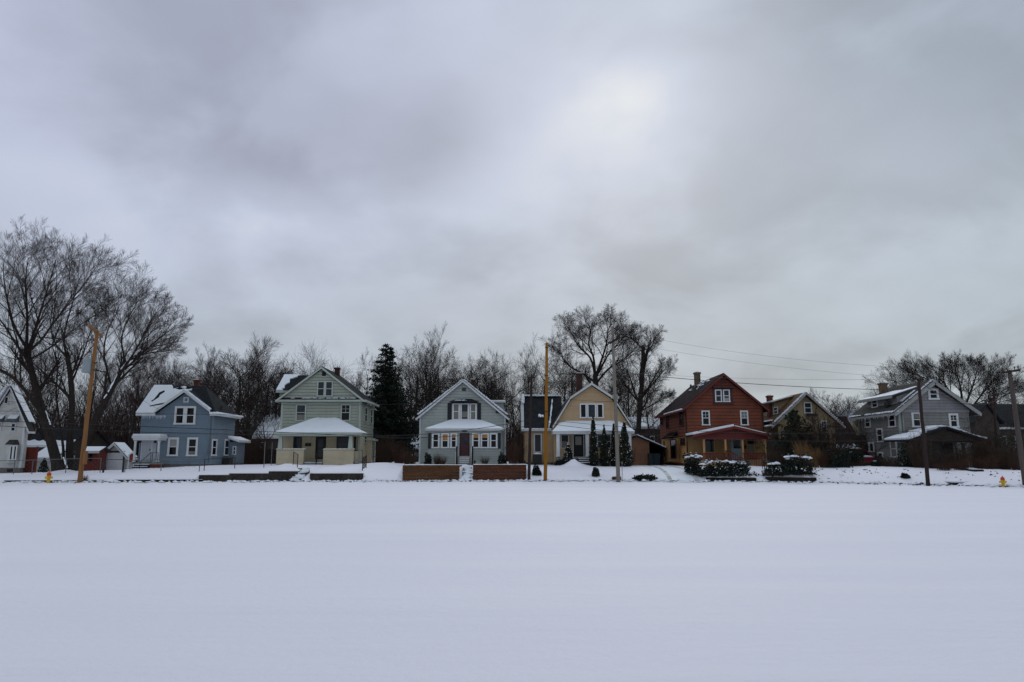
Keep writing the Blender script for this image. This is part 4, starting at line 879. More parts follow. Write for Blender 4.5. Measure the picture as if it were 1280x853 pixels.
# ---- yellow stucco house
def house_yellow():
    Y = 67; D = 9; Fc = Front(Y); x0 = XX(962, Y, 560) ; x1 = XX(1047, Y, 560); zr = ZZ(493, Y)
    xr = XX(1012, Y, 530); x1 = XX(1046.5, Y, 575); x0 = XX(975, Y, 575); xr = (x0 + x1) / 2; ze = ZZ(526, Y); zb = ZZ(578, Y)
    h = thing('yellow_house', 'weathered yellow house with an orange shingle roof behind the pine', 'house', (xr, Y, 1.1))
    w, cb = body_gable(h, Y, Y + D, x0, x1, zb, ze, zr - .12, 'yellow_stucco', .5, clapfront=False, sides=(False, False))
    foundation(h, x0, x1, Y, Y + D, zb)
    ro, a, b = gable_y(h, x0, x1, Y, Y + D, ze, zr, oh=.7, ohy=.5, m='shingle_orange', trimm='grey_trim')
    rng = random.Random(5); s = MB()
    for i in range(30): f = (i + .5) / 30; s.blob((xr - (xr - x0 + .6) * f, Y - .35, zr + (ze - .5 - zr) * f + .2), .13, .22, .06, rng, .3)
    y = Y - .4
    while y < Y + 6: s.blob((a[0][0], y, a[0][2] + .17), .25, .3, .1, rng, .3); y += .35
    for i in range(20): f = (i + .5) / 20; s.blob((xr + (xr - x0 + .6) * f, Y - .35, zr + (ze - .5 - zr) * f + .2), .1, .16, .04, rng, .3)
    part('snow', s, 'roof_snow', ro)
    # shed dormer on the left slope
    dy0, dy1 = Y + 2.2, Y + 6.0; xa = x0 + .55; zt = ZZ(504.5, dy0 + 1); mb = MB(); mb.prism([(xa, dy0, ze), (xr - .3, dy0, ze), (xr - .3, dy0, zt + .5), (xa, dy0, zt - .03)], (0, dy1 - dy0, 0)); d = part('dormer', mb, 'yellow_stucco', h)
    q = [(xa - .35, dy0 - .35, zt - .08), (xa - .35, dy1 + .3, zt - .08), (xr - .2, dy1 + .3, zt + .55), (xr - .2, dy0 - .35, zt + .55)]; mb = MB(); mb.slab(q, .1); r = part('roof', mb, 'shingle_orange', d)
    roof_snow(r, [Vector(p) + Vector((0, 0, .11)) for p in q], [[(0, 0), (1, 0), (1, .55), (.5, .75), (0, .9)]], th=.12, seed=2)
    win(d, Side(xa, -1), 968, 509, 973, 518, 'trim', cas=.08)
    chimney(ro, 962.5, 494, 522, 6, Y + 3, 'brick', zb=zb)
    win(h, Fc, 1004.5, 503, 1014.5, 517, 'trim', rail=True, glass='glass_blue', cas=.1); win(h, Fc, 1026, 526, 1033.5, 541, 'trim', cas=.09, grid=True); win(h, Fc, 985, 545, 993, 560, 'trim', cas=.09)
    mb = MB(); fbox(mb, Fc, XX(1008, Y, 518), XX(1021, Y, 518), ZZ(520, Y), ZZ(517.5, Y), .02, .25); part('ledge', mb, 'timber_dark', h)
    # rear left porch roof edge with snow
    mb = MB(); mb.slab([(x0 - 1.7, Y + 1, ZZ(530, Y)), (x0 - 1.7, Y + 5, ZZ(530, Y)), (x0 - .02, Y + 5, ZZ(526, Y) - .05), (x0 - .02, Y + 1, ZZ(526, Y) - .05)], .1); lr = part('lean_to_roof', mb, 'shingle', h)
    mb = MB(); mb.box(x0 - 1.5, x0 - .02, Y + 1.2, Y + 4.8, zb, ZZ(530.6, Y)); part('lean_to_wall', mb, 'yellow_stucco', h)
    mb = MB(); mb.slab([(x0 - 1.72, Y + 1, ZZ(530, Y) + .1), (x0 - 1.72, Y + 5, ZZ(530, Y) + .1), (x0 - .03, Y + 5, ZZ(526, Y) + .06), (x0 - .03, Y + 1, ZZ(526, Y) + .06)], .12); part('snow', mb, 'roof_snow', lr)
house_yellow()

# ---- big grey house at right
def house_right():
    Y = 54.5; D = 6.4; Fc = Front(Y); x0 = XX(1127.5, Y, 560); x1 = XX(1209, Y, 525); ze = ZZ(516.5, Y); zb = ZZ(583, Y); zr = ZZ(479, Y); xr = (x0 + x1) / 2; S = Side(x0, -1)
    x0 = XX(1126, Y, 545); x1 = XX(1211, Y, 520); xr = (x0 + x1) / 2; S = Side(x0, -1)
    h = thing('weathered_grey_house', 'weathered grey three storey house with icicled eaves at the right', 'house', (xr, Y, .9))
    zt = ZZ(516, Y)
    mb = MB(); mb.prism([(x0, Y, zb), (x1, Y, zb), (x1, Y, ze + .3), (xr, Y, zr - .12), (x0, Y, ze + .3)], (0, D, 0)); clap(mb, Fc, rect(x0, x1, zb, zt), .22); clap(mb, S, rect(Y, Y + D, zb, ze + .1), .22)
    part('wall', mb, 'grey_shingle', h)
    mb = MB(); clap(mb, Front(Y - .01), [(x0, zt + .25), (x1, zt + .25), (x1, ze + .3), (xr, zr - .14), (x0, ze + .3)], .22); mb.box(x0, x1, Y - .12, Y - .001, zt, zt + .24); part('gable_wall', mb, 'lilac_siding', h)
    foundation(h, x0, x1, Y, Y + D, zb)
    cb = MB()
    for x, y in ((x0, Y), (x0, Y + D)): cb = MB(); cb.box(x - .06, x + .1, y - .05, y + .1, zb, ze); part('corner_board', cb, 'grey_siding', h)
    ro, a, b = gable_y(h, x0, x1, Y, Y + D, ze + .3, zr, oh=.6, ohy=.5, th=.18, m='shingle_grey', trimm='grey_trim')
    tb = MB()
    for s in (-1, 1): tb.bar((xr, Y - .56, zr - .06), (xr + s * (x1 - xr + .6), Y - .56, a[2][2] - .06), .05, .16)
    part('bargeboard', tb, 'grey_trim', h)
    rng = random.Random(15); s = MB(); y = Y - .4
    while y < Y + D + .4: s.blob((a[0][0] + rng.uniform(0, .25), y, a[0][2] + .24), rng.uniform(.1, .25), .25, .07, rng, .35); y += .28
    for i in range(24): f = (i + .5) / 24; s.blob((xr - (xr - x0 + .5) * f, Y - .3, zr + (a[0][2] - zr) * f + .23), .12, .2, .05, rng, .35)
    for i in range(12): f = rng.random(); s.blob((xr + (xr - x0 + .5) * f, Y - .3, zr + (a[0][2] - zr) * f + .23), .12, .2, .03, rng, .35)
    part('snow', s, 'roof_snow', ro)
    ic = MB()
    for i in range(34):
        y = rng.uniform(Y - .3, Y + D); l = rng.uniform(.06, .28); ic.tube([(a[0][0] - .06, y, a[0][2]), (a[0][0] - .06, y, a[0][2] - l)], [.02, .003], 4)
    part('icicle', ic, 'roof_snow', ro)
    # shed dormer
    dy0, dy1 = Y + .8, Y + 5.4; xa = x0 + .35; zd = ZZ(499.5, Y + 3); mb = MB(); mb.prism([(xa, dy0, ze + .2), (xr - .3, dy0, ze + .2), (xr - .3, dy0, zd + .76), (xa, dy0, zd + .05)], (0, dy1 - dy0, 0)); clap(mb, Side(xa, -1), rect(dy0, dy1, ze + .3, zd), .22); d = part('dormer', mb, 'lilac_siding', h)
    q = [(xa - .5, dy0 - .3, zd - .02), (xa - .5, dy1 + .5, zd - .02), (xr - .1, dy1 + .5, zd + .85), (xr - .1, dy0 - .3, zd + .85)]; mb = MB(); mb.slab(q, .13); r = part('roof', mb, 'shingle_grey', d)
    tq = MB(); tq.box(xa - .56, xa - .5, dy0 - .3, dy1 + .5, zd - .1, zd + .1); part('trim', tq, 'grey_trim', d)
    roof_snow(r, [Vector(p) + Vector((0, 0, .14)) for p in q], [[(0, 0), (1, 0), (1, .3), (.7, .25), (.55, .62), (.2, .55), (.1, .8), (0, .75)]], th=.05, seed=2)
    win(d, Side(xa, -1), 1090.5, 499, 1098, 510, cas=.1); 
    ds = MB(); c = PX(1108, 505, xa - .4); ds.blob((c.x, c.y, c.z), .12, .35, .3, rng, .03, 10, 5); ds.tube([(c.x, c.y, c.z), (c.x + .4, c.y, c.z - .5)], .03, 5); part('satellite_dish', ds, 'dark_iron', ro)
    sp = [Vector(p) for p in ((x0 + .45, Y + .25, 0), (x0 + .45, Y + .6, 0), (x0 + 1.6, Y + .6, 0), (x0 + 1.6, Y + .25, 0))]
    sl = (zr - ze - .3) / (xr - x0)
    for p in sp: p.z = ze + .3 + sl * (p.x - x0) + .25
    mb = MB(); mb.slab(sp, .05); part('snow_strip', mb, 'roof_snow', ro)
    chimney(ro, 1104, 478, 494, 7.5, Y + 4.6, 'brick_tan')
    # windows
    win(h, Fc, 1159.5, 486, 1172.5, 500, cas=.16, base=.05); win(h, Fc, 1139, 515, 1151.5, 534.5, cas=.15, curtain='curtain', ucur=(.6, 1)); win(h, Fc, 1185.5, 517, 1197.5, 535, cas=.15, grid=True)
    for x_0, t, x_1, bt, n in ((1082, 521, 1089, 535, 1), (1111.5, 517, 1120.5, 534.5, 1), (1097, 535.5, 1104.5, 553, 1), (1081.5, 553, 1093.5, 565.5, 2), (1114, 550.5, 1122.5, 572, 1), (1098, 565, 1105, 576.5, 1)):
        win(h, S, x_0, t, x_1, bt, n=n, cas=.12, rail=not (n == 2), curtain='curtain' if x_0 == 1114 else None)
    bay = MB(); 
    # porch
    Yp = Y - 3.2; pa, pb = XX(1134, Yp, 552), XX(1231, Yp, 552); pm = (pa + pb) / 2; zpe = ZZ(552, Yp); zpt = ZZ(534, Yp)
    r = MB(); r.prism([(pa, Yp - .3, zpe), (pm, Yp - .3, zpt - .1), (pm, Y - .06, zpt - .1), (pa, Y - .06, zpe)], (0, 0, .14)); r.prism([(pb, Yp - .3, zpe), (pm, Yp - .3, zpt - .1), (pm, Y - .06, zpt - .1), (pb, Y - .06, zpe)], (0, 0, .14)); pr = part('porch_roof', r, 'shingle', h)
    t = MB(); t.prism([(pa + .3, Yp, zpe), (pb - .3, Yp, zpe), (pm, Yp, zpt - .15)], (0, .1, 0)); clap(t, Front(Yp), [(pa + .3, zpe), (pb - .3, zpe), (pm, zpt - .15)], .22); part('porch_gable', t, 'brown_board', h)
    roof_snow(pr, [(pa, Yp - .28, zpe + .145), (pm, Yp - .28, zpt + .045), (pm, Y - .1, zpt + .045), (pa, Y - .1, zpe + .145)], [[(0, 0), (.3, 0), (.36, .2), (.5, .1), (.66, .3), (.8, .15), (1, .3), (1, .75), (.85, .6), (.7, .95), (.5, .7), (.3, 1), (0, 1)]], th=.14, seed=16, rough=.04)
    roof_snow(pr, [(pm, Yp - .28, zpt + .045), (pb, Yp - .28, zpe + .145), (pb, Y - .1, zpe + .145), (pm, Y - .1, zpt + .045)], [[(0, .2), (.2, .05), (.35, 0), (.6, .1), (1, 0), (1, .8), (.5, 1), (0, .9)]], th=.13, seed=17, rough=.04)
    for px in (1137.5, 1160, 1205, 1226): column(h, px, 554, 583, .16, Yp + .1, 'brown_board')
    fl = MB(); zf = ZZ(584, Yp); fl.box(pa + .2, pb - .2, Yp, Y - .03, zf - .3, zf); part('porch_floor', fl, 'timber_dark', h)
    rl = MB(); z1 = zf + .8; rl.box(pa + .3, pb - .3, Yp, Yp + .08, z1, z1 + .08); x = pa + .3
    while x < pb - .3: rl.box(x, x + .06, Yp + .01, Yp + .06, zf, z1); x += .16
    part('balustrade', rl, 'brown_board', h)
    win(h, Fc, 1150, 555, 1164, 574, 'grey_trim', cas=.1); door(h, Fc, 1178, 555, 1190, 584, 'timber_dark', 'brown_board')
    ds = MB(); ds.tube([(x0 + .2, Y - .15, ze), (x0 + .2, Y - .15, zb)], .05, 6); part('downspout', ds, 'grey_trim', h)
house_right()

# ---- small buildings
def simple_gable(name, label, cat, Y, px0, px1, py_e, py_r, py_b, D, wall, roof, snow=.12, ridge='y', trimm='trim', seed=1, zb=None, cover=1.0, bh=.22, xrpx=None):
    x0, x1 = XX(px0, Y, 570), XX(px1, Y, 570); ze, zr = ZZ(py_e, Y), ZZ(py_r, Y if ridge == 'y' else Y + D / 2); zb = ZZ(py_b, Y) if zb is None else zb; xr = (x0 + x1) / 2
    h = thing(name, label, cat, (xr, Y, zb)); rng = random.Random(seed)
    if ridge == 'y':
        w, cb = body_gable(h, Y, Y + D, x0, x1, zb - .3, ze, zr - .1, wall, bh); ro, a, b = gable_y(h, x0, x1, Y, Y + D, ze, zr, oh=.25, ohy=.25, m=roof, trimm=trimm)
        if snow:
            for s, p in ((0, 0), (1, 2)):
                q = [Vector(a[p]), Vector(b[p]), Vector(b[1]), Vector(a[1])]; q = [v + Vector((0, .02 if i in (0, 3) else -.02, .19)) for i, v in enumerate(q)]
                roof_snow(ro, q, [[(0, 0), (1, 0), (1, cover), (0, cover)]], th=snow, seed=seed + s, rough=.02 if cover == 1 else .08)
    else:
        mb = MB(); mb.prism([(x0, Y, zb - .3), (x0, Y + D, zb - .3), (x0, Y + D, ze), (x0, Y + D / 2, zr - .1), (x0, Y, ze)], (x1 - x0, 0, 0)); clap(mb, Front(Y), rect(x0, x1, zb - .3, ze), bh); part('wall', mb, wall, h)
        r = MB(); o = .3; e = ze - o * (zr - ze) / (D / 2); q = [(x0 - o, Y - o, e), (x1 + o, Y - o, e), (x1 + o, Y + D / 2, zr), (x0 - o, Y + D / 2, zr)]; q2 = [(x0 - o, Y + D + o, e), (x1 + o, Y + D + o, e), (x1 + o, Y + D / 2, zr), (x0 - o, Y + D / 2, zr)]
        r.prism(q, (0, 0, .14)); r.prism(q2, (0, 0, .14)); ro = part('roof', r, roof, h)
        if snow: roof_snow(ro, [Vector(p) + Vector((0, 0, .145)) for p in q], [[(0, 0), (1, 0), (1, cover), (.6, cover * .85), (.3, cover), (0, cover * .9)]] if cover < 1 else [[(0, 0), (1, 0), (1, 1), (0, 1)]], th=snow, seed=seed, rough=.02 if cover == 1 else .06)
        t = MB(); t.box(x0 - o, x1 + o, Y - o - .05, Y - o, e - .06, e + .13); part('trim', t, trimm, h)
    return h, ro
h, r = simple_gable('garage', 'small white garage with a raised panel door and snowy roof', 'garage', 74, 128, 158, 571, 556, 585, 1.4, 'plaster', 'shingle_grey', .08)
G = Front(74); o = MB(); ua, ub = XX(133.5, 74, 575), XX(154, 74, 575); za, zc = ZZ(584, 74), ZZ(566, 74); fbox(o, G, ua, ub, za - .3, zc, .03, .06)
for i in range(4): fbox(o, G, ua, ub, za + (zc - za) * i / 4 + .02, za + (zc - za) * (i + 1) / 4 - .03, .06, .085)
part('garage_door', o, 'white_trim', h); o = MB(); fbox(o, G, ua - .14, ua, za - .3, zc + .16, .03, .09); fbox(o, G, ub, ub + .14, za - .3, zc + .16, .03, .09); fbox(o, G, ua, ub, zc, zc + .16, .03, .09); part('door_frame', o, 'timber_dark', h)
h, r = simple_gable('garden_shed', 'small red brown shed behind the tall tan utility pole', 'shed', 72, 103, 122, 564.5, 560.5, 585, 1.6, 'barn_red', 'shingle_grey', .04, ridge='x')
win(h, Front(72), 111, 566.5, 116.5, 577, 'maroon', cas=.07)
h, r = simple_gable('white_shed', 'low white outbuilding with snowy roof left of the leaning tree trunk', 'shed', 66, 46, 66, 573.5, 561, 590, 4, 'white_siding', 'shingle_grey', .14, ridge='x')
h, r = simple_gable('rear_house', 'low dark house with streaky snow roof behind the leaning tree', 'house', 86, 26, 84, 557, 535, 584, 9, 'brown_board', 'shingle', .1, ridge='x', cover=.22, seed=4)
win(h, Front(86), 40, 562, 46, 572, 'trim')
h, r = simple_gable('rear_cottage', 'brown cottage with snow roof left of the green house', 'house', 90, 318, 348, 546, 519, 578, 9, 'brown_board', 'shingle', .12, ridge='x', cover=.97, seed=5)
win(h, Front(90), 325, 553, 331, 566, 'trim'); chimney(r, 327, 514, 522, 4, 94, 'brick_dark')
h, r = simple_gable('rear_bungalow', 'small dark blue grey house with snow roof left of the grey house', 'house', 98, 511, 531, 560, 544, 575, 8, 'teal', 'shingle', .12, ridge='x', cover=.98, seed=6)
win(h, Front(98), 515, 562, 519, 570, 'trim')
h, r = simple_gable('brick_house', 'dark brick house with snow roof between tan and red houses', 'house', 92, 792, 832, 535, 524, 575, 9, 'brick_dark', 'shingle', .14, ridge='x', seed=7)
win(h, Front(92), 812, 545, 818, 557); win(h, Front(92), 799, 545, 804, 557)
h, r = simple_gable('corner_house', 'far house with snow streaked roof between yellow and grey houses', 'house', 84, 1040, 1078, 560, 522, 578, 8, 'brown_board', 'shingle_red', .12, ridge='x', seed=8, cover=.1)
win(h, Front(84), 1052, 562, 1058, 572, 'trim')
h, r = simple_gable('lime_house', 'far pale yellow green gabled wall beside the weathered grey house', 'house', 96, 1062, 1083, 534, 514, 575, 8, 'cream_siding', 'shingle_grey', .1, seed=9)
win(h, Front(96), 1070, 548, 1074, 558, 'trim')
h, r = simple_gable('dark_house', 'dark house with black roof behind the shrubs at far right', 'house', 66, 1228, 1330, 534, 507, 584, 9, 'brown_board', 'shingle', 0, ridge='x', seed=10, cover=.1)
chimney(r, 1241, 496, 512, 5.5, 70, 'brick_dark'); win(h, Front(66), 1250, 545, 1258, 560, 'grey_trim'); win(h, Front(66), 1268, 545, 1276, 560, 'grey_trim')
d = MB(); gx0, gx1 = XX(1222, 65.4, 560), XX(1252, 65.4, 560); d.prism([(gx0, 65.4, .6), (gx1, 65.4, .6), (gx1, 65.4, ZZ(528, 65)), ((gx0 + gx1) / 2, 65.4, ZZ(505, 65)), (gx0, 65.4, ZZ(528, 65))], (0, 3, 0)); part('cross_wing', d, 'brown_board', h)
d = MB(); ym = 65.1
for s in (-1, 1): d.prism([((gx0 + gx1) / 2, ym, ZZ(505, 65)), ((gx0 + gx1) / 2 + s * 1.4, ym, ZZ(530, 65)), ((gx0 + gx1) / 2 + s * 1.4, ym + 3.4, ZZ(530, 65)), ((gx0 + gx1) / 2, ym + 3.4, ZZ(505, 65))], (0, 0, .14))
part('cross_roof', d, 'shingle', h)
# tan garage with open carport
def garage_tan():
    Y = 69; x0, x1 = XX(783, Y, 575), XX(812, Y, 575); x2 = XX(831, Y, 575); h = thing('tan_garage', 'brown walled garage with open dark carport left of the red house', 'garage', (x0, Y, 1))
    zb = ZZ(578, Y) - .3; zl, zr = ZZ(543, Y), ZZ(557, Y); xl = XX(796, Y, 545); zz = lambda x: ZZ(546, Y) + (ZZ(559, Y) - ZZ(546, Y)) * (x - xl) / (XX(826, Y, 559) - xl)
    mb = MB(); mb.prism([(x0, Y, zb), (x1, Y, zb), (x1, Y, zz(x1)), (xl, Y, zz(xl)), (x0, Y, ZZ(550, Y))], (0, 7, 0)); part('wall', mb, 'brown_wall', h)
    mb = MB(); mb.box(x1 + .02, x2, Y + 6.8, Y + 7, zb, zz(x2)); mb.box(x2 - .1, x2, Y + .3, Y + 7, zb, zz(x2)); part('carport_wall', mb, 'timber_dark', h)
    r = MB(); r.prism([(xl, Y - .25, zz(xl)), (x2 + .15, Y - .25, zz(x2 + .15)), (x2 + .15, Y + 7.2, zz(x2 + .15)), (xl, Y + 7.2, zz(xl))], (0, 0, .13)); r.prism([(xl, Y - .25, zz(xl)), (x0 - .3, Y - .25, ZZ(551, Y)), (x0 - .3, Y + 7.2, ZZ(551, Y)), (xl, Y + 7.2, zz(xl))], (0, 0, .13)); ro = part('roof', r, 'shingle', h)
    s = MB(); s.prism([(xl, Y - .22, zz(xl) + .135), (x2 + .12, Y - .22, zz(x2 + .12) + .135), (x2 + .12, Y + 7.1, zz(x2 + .12) + .135), (xl, Y + 7.1, zz(xl) + .135)], (0, 0, .1)); part('snow', s, 'roof_snow', ro)
    G = Front(Y); d = MB(); fbox(d, G, XX(793, Y, 570), XX(809, Y, 570), zb, ZZ(560, Y), .0, .04); part('garage_door', d, 'brown_wall', h)
garage_tan()
# ================================================================== STREET THINGS
def wall_run(name, label, spec, m, th=.22, courses=1, snow=False, posts=False, group=None, cat='retaining wall', seed=1, snowh=.05, returns=(False, False), dep=1.4):
    x0, x1, Y, z = spec; t = Y - K((x0 + x1) / 2); rng = random.Random(seed)
    h = thing(name, label, cat, ((x0 + x1) / 2, Y, 0), group); mb = MB()
    n = max(2, int((x1 - x0) / 1.6)); H = z + .12; ch = (H) / courses
    for c in range(courses):
        za, zb = -.12 + c * (z + .12) / courses, -.12 + (c + 1) * (z + .12) / courses - (.02 if courses > 1 else 0)
        off = rng.uniform(-.025, .025) if courses > 1 else 0; a = x0
        cuts = [x0 + (x1 - x0) * i / n for i in range(n + 1)]
        if courses > 1: cuts = [x0] + sorted(rng.uniform(x0 + .8, x1 - .8) for _ in range(max(1, n // 2))) + [x1]
        for a, b in zip(cuts, cuts[1:]):
            ya, yb = K(a) + t + off, K(b) + t + off; g = .008 if courses > 1 else 0
            mb.prism([(a + g, ya, za), (b - g, yb, za), (b - g, yb + th, za), (a + g, ya + th, za)], (0, 0, zb - za))
            for e, flag in ((x0, returns[0] and a == x0), (x1, returns[1] and b == x1)):
                if flag:
                    s = th if e == x0 else -th; ye = K(e) + t + th
                    mb.prism([(e, ye + .003, za), (e + s, ye + .003, za), (e + s, ye + dep, za), (e, ye + dep, za)], (0, 0, zb - za - .1 * 0))
    part('beam' if courses > 1 else 'wall', mb, m, h)
    if snow:
        s = MB(); x = x0 + .05
        while x < x1 - .1:
            l = rng.uniform(.2, .6); s.blob((min(x + l / 2, x1 - l / 2), K(x) + t + th * .6, z + .0), l / 2 + .1, th * .55, snowh * rng.uniform(.5, 1.4), rng, .2, half=True); x += l * .8
        part('snow', s, 'roof_snow', h)
    if posts:
        p = MB()
        for x in (x0 + .12, x1 - .12): p.box(x - .06, x + .06, K(x) + t + th + .01, K(x) + t + th + .13, z - .3, z + posts)
        part('post', p, 'timber_dark', h)
    return h
wall_run('retaining_wall', 'long low black timber edging beside the left yellow hydrant', w_a, 'timber_dark', snow=True, snowh=.03)
wall_run('retaining_wall', 'low black timber edging in front of the blue house', w_b, 'timber_dark', snow=True, snowh=.03, seed=2)
wall_run('retaining_wall', 'lowest dark stone wall section right of the blue house', w_c, 'wall_stone', .3, group=None, seed=3)
wall_run('retaining_wall', 'middle dark stone wall section between blue and green houses', w_c2, 'wall_stone', .3, seed=4)
wall_run('retaining_wall', 'highest dark stone wall section left of the green house stair', w_d, 'wall_stone', .3, seed=5, returns=(False, True))
wall_run('retaining_wall', 'dark stone wall right of the snowy green house stair', w_e, 'wall_stone', .3, seed=6, returns=(True, False))
wall_run('timber_wall', 'brown timber beam wall left of the grey house steps', w_f, 'timber', .2, 6, snow=True, snowh=.04, posts=False, seed=7, returns=(True, True), dep=2.4)
wall_run('timber_wall', 'reddish timber beam wall right of the grey house steps', w_g, 'timber_red', .2, 6, snow=True, snowh=.04, posts=.30, seed=8, returns=(True, True), dep=2.4)
wall_run('bed_edging', 'snow topped dark timber edging under the long hedge', w_h, 'timber_dark', .3, 2, snow=True, snowh=.06, seed=9, cat='edging')
wall_run('bed_edging', 'dark timber edging under the short snowy hedges', w_i, 'timber_dark', .3, 2, seed=10, cat='edging')
# second timber ledge higher in the long bed
mb = MB(); x0, x1 = XX(900, 50.6, 592), XX(938, 50.6, 592); yy = K((x0 + x1) / 2) + 2.0
mb.box(x0, x1, yy, yy + .25, .1, ZZ(595, yy)); o = solo('bed_ledge', mb, 'timber_dark', 'short upper timber ledge inside the long hedge bed', 'edging')
# terraced steps up to yards
def yard_stairs(px0, px1, t0, z0, n, rise, run, label, seed, m='wall_stone'):
    x0, x1 = XX(px0, 52, 595), XX(px1, 52, 595); y = K((x0 + x1) / 2) + t0; h = thing('stair', label, 'steps', ((x0 + x1) / 2, y, 0)); rng = random.Random(seed)
    for i in range(n):
        mb = MB(); z = gz((x0 + x1) / 2, y + i * run + run / 2); z = max(z0 + i * rise, z + .02); mb.box(x0, x1, y + i * run, y + (i + 1) * run + .05, z - .4, z); o = part('step', mb, m, h)
        s = MB(); a = x0 + rng.uniform(.0, .25) * (x1 - x0); b = x1 - rng.uniform(0, .3) * (x1 - x0); 
        s.box(a, b, y + i * run + .05, y + (i + 1) * run, z + .001, z + .07); s.blob(((x0 + x1) / 2 + rng.uniform(-.3, .3), y + i * run + .03, z - .06), .35, .1, .11, rng, .3); part('snow', s, 'roof_snow', o)
yard_stairs(373, 386, .7, .12, 6, .16, .34, 'snow covered stone stair between the dark walls of the green house', 3)
yard_stairs(577, 588.5, 1.0, .14, 6, .17, .36, 'snow filled concrete stair between the two timber walls', 4, 'concrete')
def diag_stairs():
    h = thing('garden_stair', 'dark garden stair rising left from the right hydrant', 'steps', (25, 43, 0))
    for i in range(5):
        px = 1226 - i * 3.6; py = 606.5 - i * 2.4; Y = K(23.5) + .6 + i * .45; p = PY(px, py, Y); z = gz(p.x, Y) + .06; mb = MB(); mb.box(p.x - .28, p.x + .28, Y, Y + .36, z - .25, z + .05); s = part('step', mb, 'timber_dark', h)
        sn = MB(); sn.box(p.x - .25, p.x + .27, Y + .12, Y + .36, z + .051, z + .09); part('snow', sn, 'roof_snow', s)
diag_stairs()
mb = MB(); p = PY(1206.5, 606, 42.5); mb.box(p.x - .55, p.x + .5, K(p.x) + .8, K(p.x) + 1.7, -.1, .22); o = solo('concrete_slab', mb, 'timber_dark', 'black slab edge under snow beside the dark garden stair', 'slab')
s = MB(); s.box(p.x - .54, p.x + .49, K(p.x) + .82, K(p.x) + 1.68, .222, .30); part('snow', s, 'roof_snow', o)

# utility poles
def pole(label, x0, y0, x1, y1, Y, r0, r1, m, Yt=None, parts=()):
    A = PY(x0, y0, Y); B = PY(x1, y1, Yt or Y); A.z = gz(A.x, Y) - .3; h = thing('utility_pole', label, 'utility pole', (A.x, Y, gz(A.x, Y)))
    n = 14; rng = random.Random(int(x0)); pts = []
    for i in range(n): f = i / (n - 1); p = A.lerp(B, f); pts.append(p + Vector((rng.uniform(-.02, .02) * math.sin(PI * f), 0, 0)))
    mb = MB(); mb.tube(pts, [r0 + (r1 - r0) * i / (n - 1) for i in range(n)], 12); part('shaft', mb, m, h, smooth=True); return h, A, B
h, A, B = pole('tall tan wooden pole leaning right with grey transformer, beside the leaning tree', 99.5, 604, 121.5, 413, 48.6, .16, .11, 'pole_tan')
mb = MB(); c = B + Vector((0, -.16, -.12)); mb.bar(c + Vector((.17, -1.1, .20)), c + Vector((-.16, 1.1, -.20)), .12, .15); ca = part('crossarm', mb, 'pole_tan', h)
ins = MB()
for f in (-.9, -.5, .5, .9): q = c + Vector((-.165 * f, 1.1 * f, -.2 * f + .05)); ins.tube([q, q + Vector((0, 0, .18))], [.03, .045], 7)
part('insulator', ins, 'pole_grey', ca)
mb = MB(); c = PY(108.5, 457, 48.4); mb.tube([c + Vector((0, 0, -.5)), c + Vector((0, 0, -.46)), c + Vector((0, 0, .38)), c + Vector((0, 0, .46))], [.22, .27, .27, .2], 14)
mb.tube([c + Vector((-.1, 0, .44)), c + Vector((-.1, 0, .64))], .04, 6); mb.tube([c + Vector((.1, 0, .44)), c + Vector((.1, 0, .64))], .04, 6); part('transformer', mb, 'transformer', h)
mb = MB(); mb.bar(c + Vector((.2, .1, .2)), c + Vector((.62, .18, .2)), .06, .08); mb.bar(c + Vector((.2, .1, -.3)), c + Vector((.55, .18, -.3)), .06, .08); part('bracket', mb, 'dark_iron', h)
mb = MB(); p = PY(106, 571, 48.45); mb.box(p.x - .02, p.x + .16, 48.25, 48.5, p.z - .5, p.z + .35); part('meter_box', mb, 'pole_tan', h)
h, A, B = pole('thin dark brown pole beside the right end of the timber wall', 661, 599.5, 664.5, 468, 51.2, .115, .08, 'pole_dark')
mb = MB(); mb.box(B.x - .25, B.x + .25, B.y - .06, B.y + .06, B.z - .3, B.z - .2); part('bracket', mb, 'pole_dark', h)
h, A, B = pole('bright orange wooden pole standing upright before the tan house', 681.5, 599.5, 683.5, 428.5, 51, .13, .095, 'pole_orange')
for fz in (.05, .3, .62): 
    mb = MB(); q = A.lerp(B, 1 - fz * .8); mb.tube([q, q + Vector((0, 0, .05))], [.132, .132], 12); part('band', mb, 'dark_iron', h)
h, A, B = pole('weathered grey pole with short arm standing by the planter box', 773, 599, 765.5, 408.5, 50.4, .145, .09, 'pole_grey')
mb = MB(); c = PY(769.5, 424.5, 50.1); mb.bar(c + Vector((-.42, -.02, -.28)), c + Vector((.30, -.02, .16)), .12, .16); mb.box(c.x + .05, c.x + .32, 50.0, 50.18, c.z + .0, c.z + .26); part('crossarm', mb, 'pole_dark', h)
mb = MB(); mb.tube([B + Vector((0, 0, -.1)), B + Vector((.45, .1, -.22)), B + Vector((.75, .15, -.3))], [.05, .035, .03], 6); part('arm', mb, 'pole_dark', h)
h, A, B = pole('dark brown leaning pole standing before the weathered grey house', 1160, 604, 1148, 474, 43.5, .12, .085, 'pole_dark')
mb = MB(); mb.bar(B + Vector((-.35, 0, .05)), B + Vector((.3, 0, -.06)), .08, .08); part('arm', mb, 'pole_dark', h)
h, A, B = pole('rightmost weathered pole with wide crossarm at the frame edge', 1283, 612, 1261.5, 463, 40.5, .15, .11, 'pole_mid')
mb = MB(); mb.bar(B + Vector((-.52, -.13, -.16)), B + Vector((.50, -.13, .0)), .10, .12); ca = part('crossarm', mb, 'pole_dark', h); ins = MB()
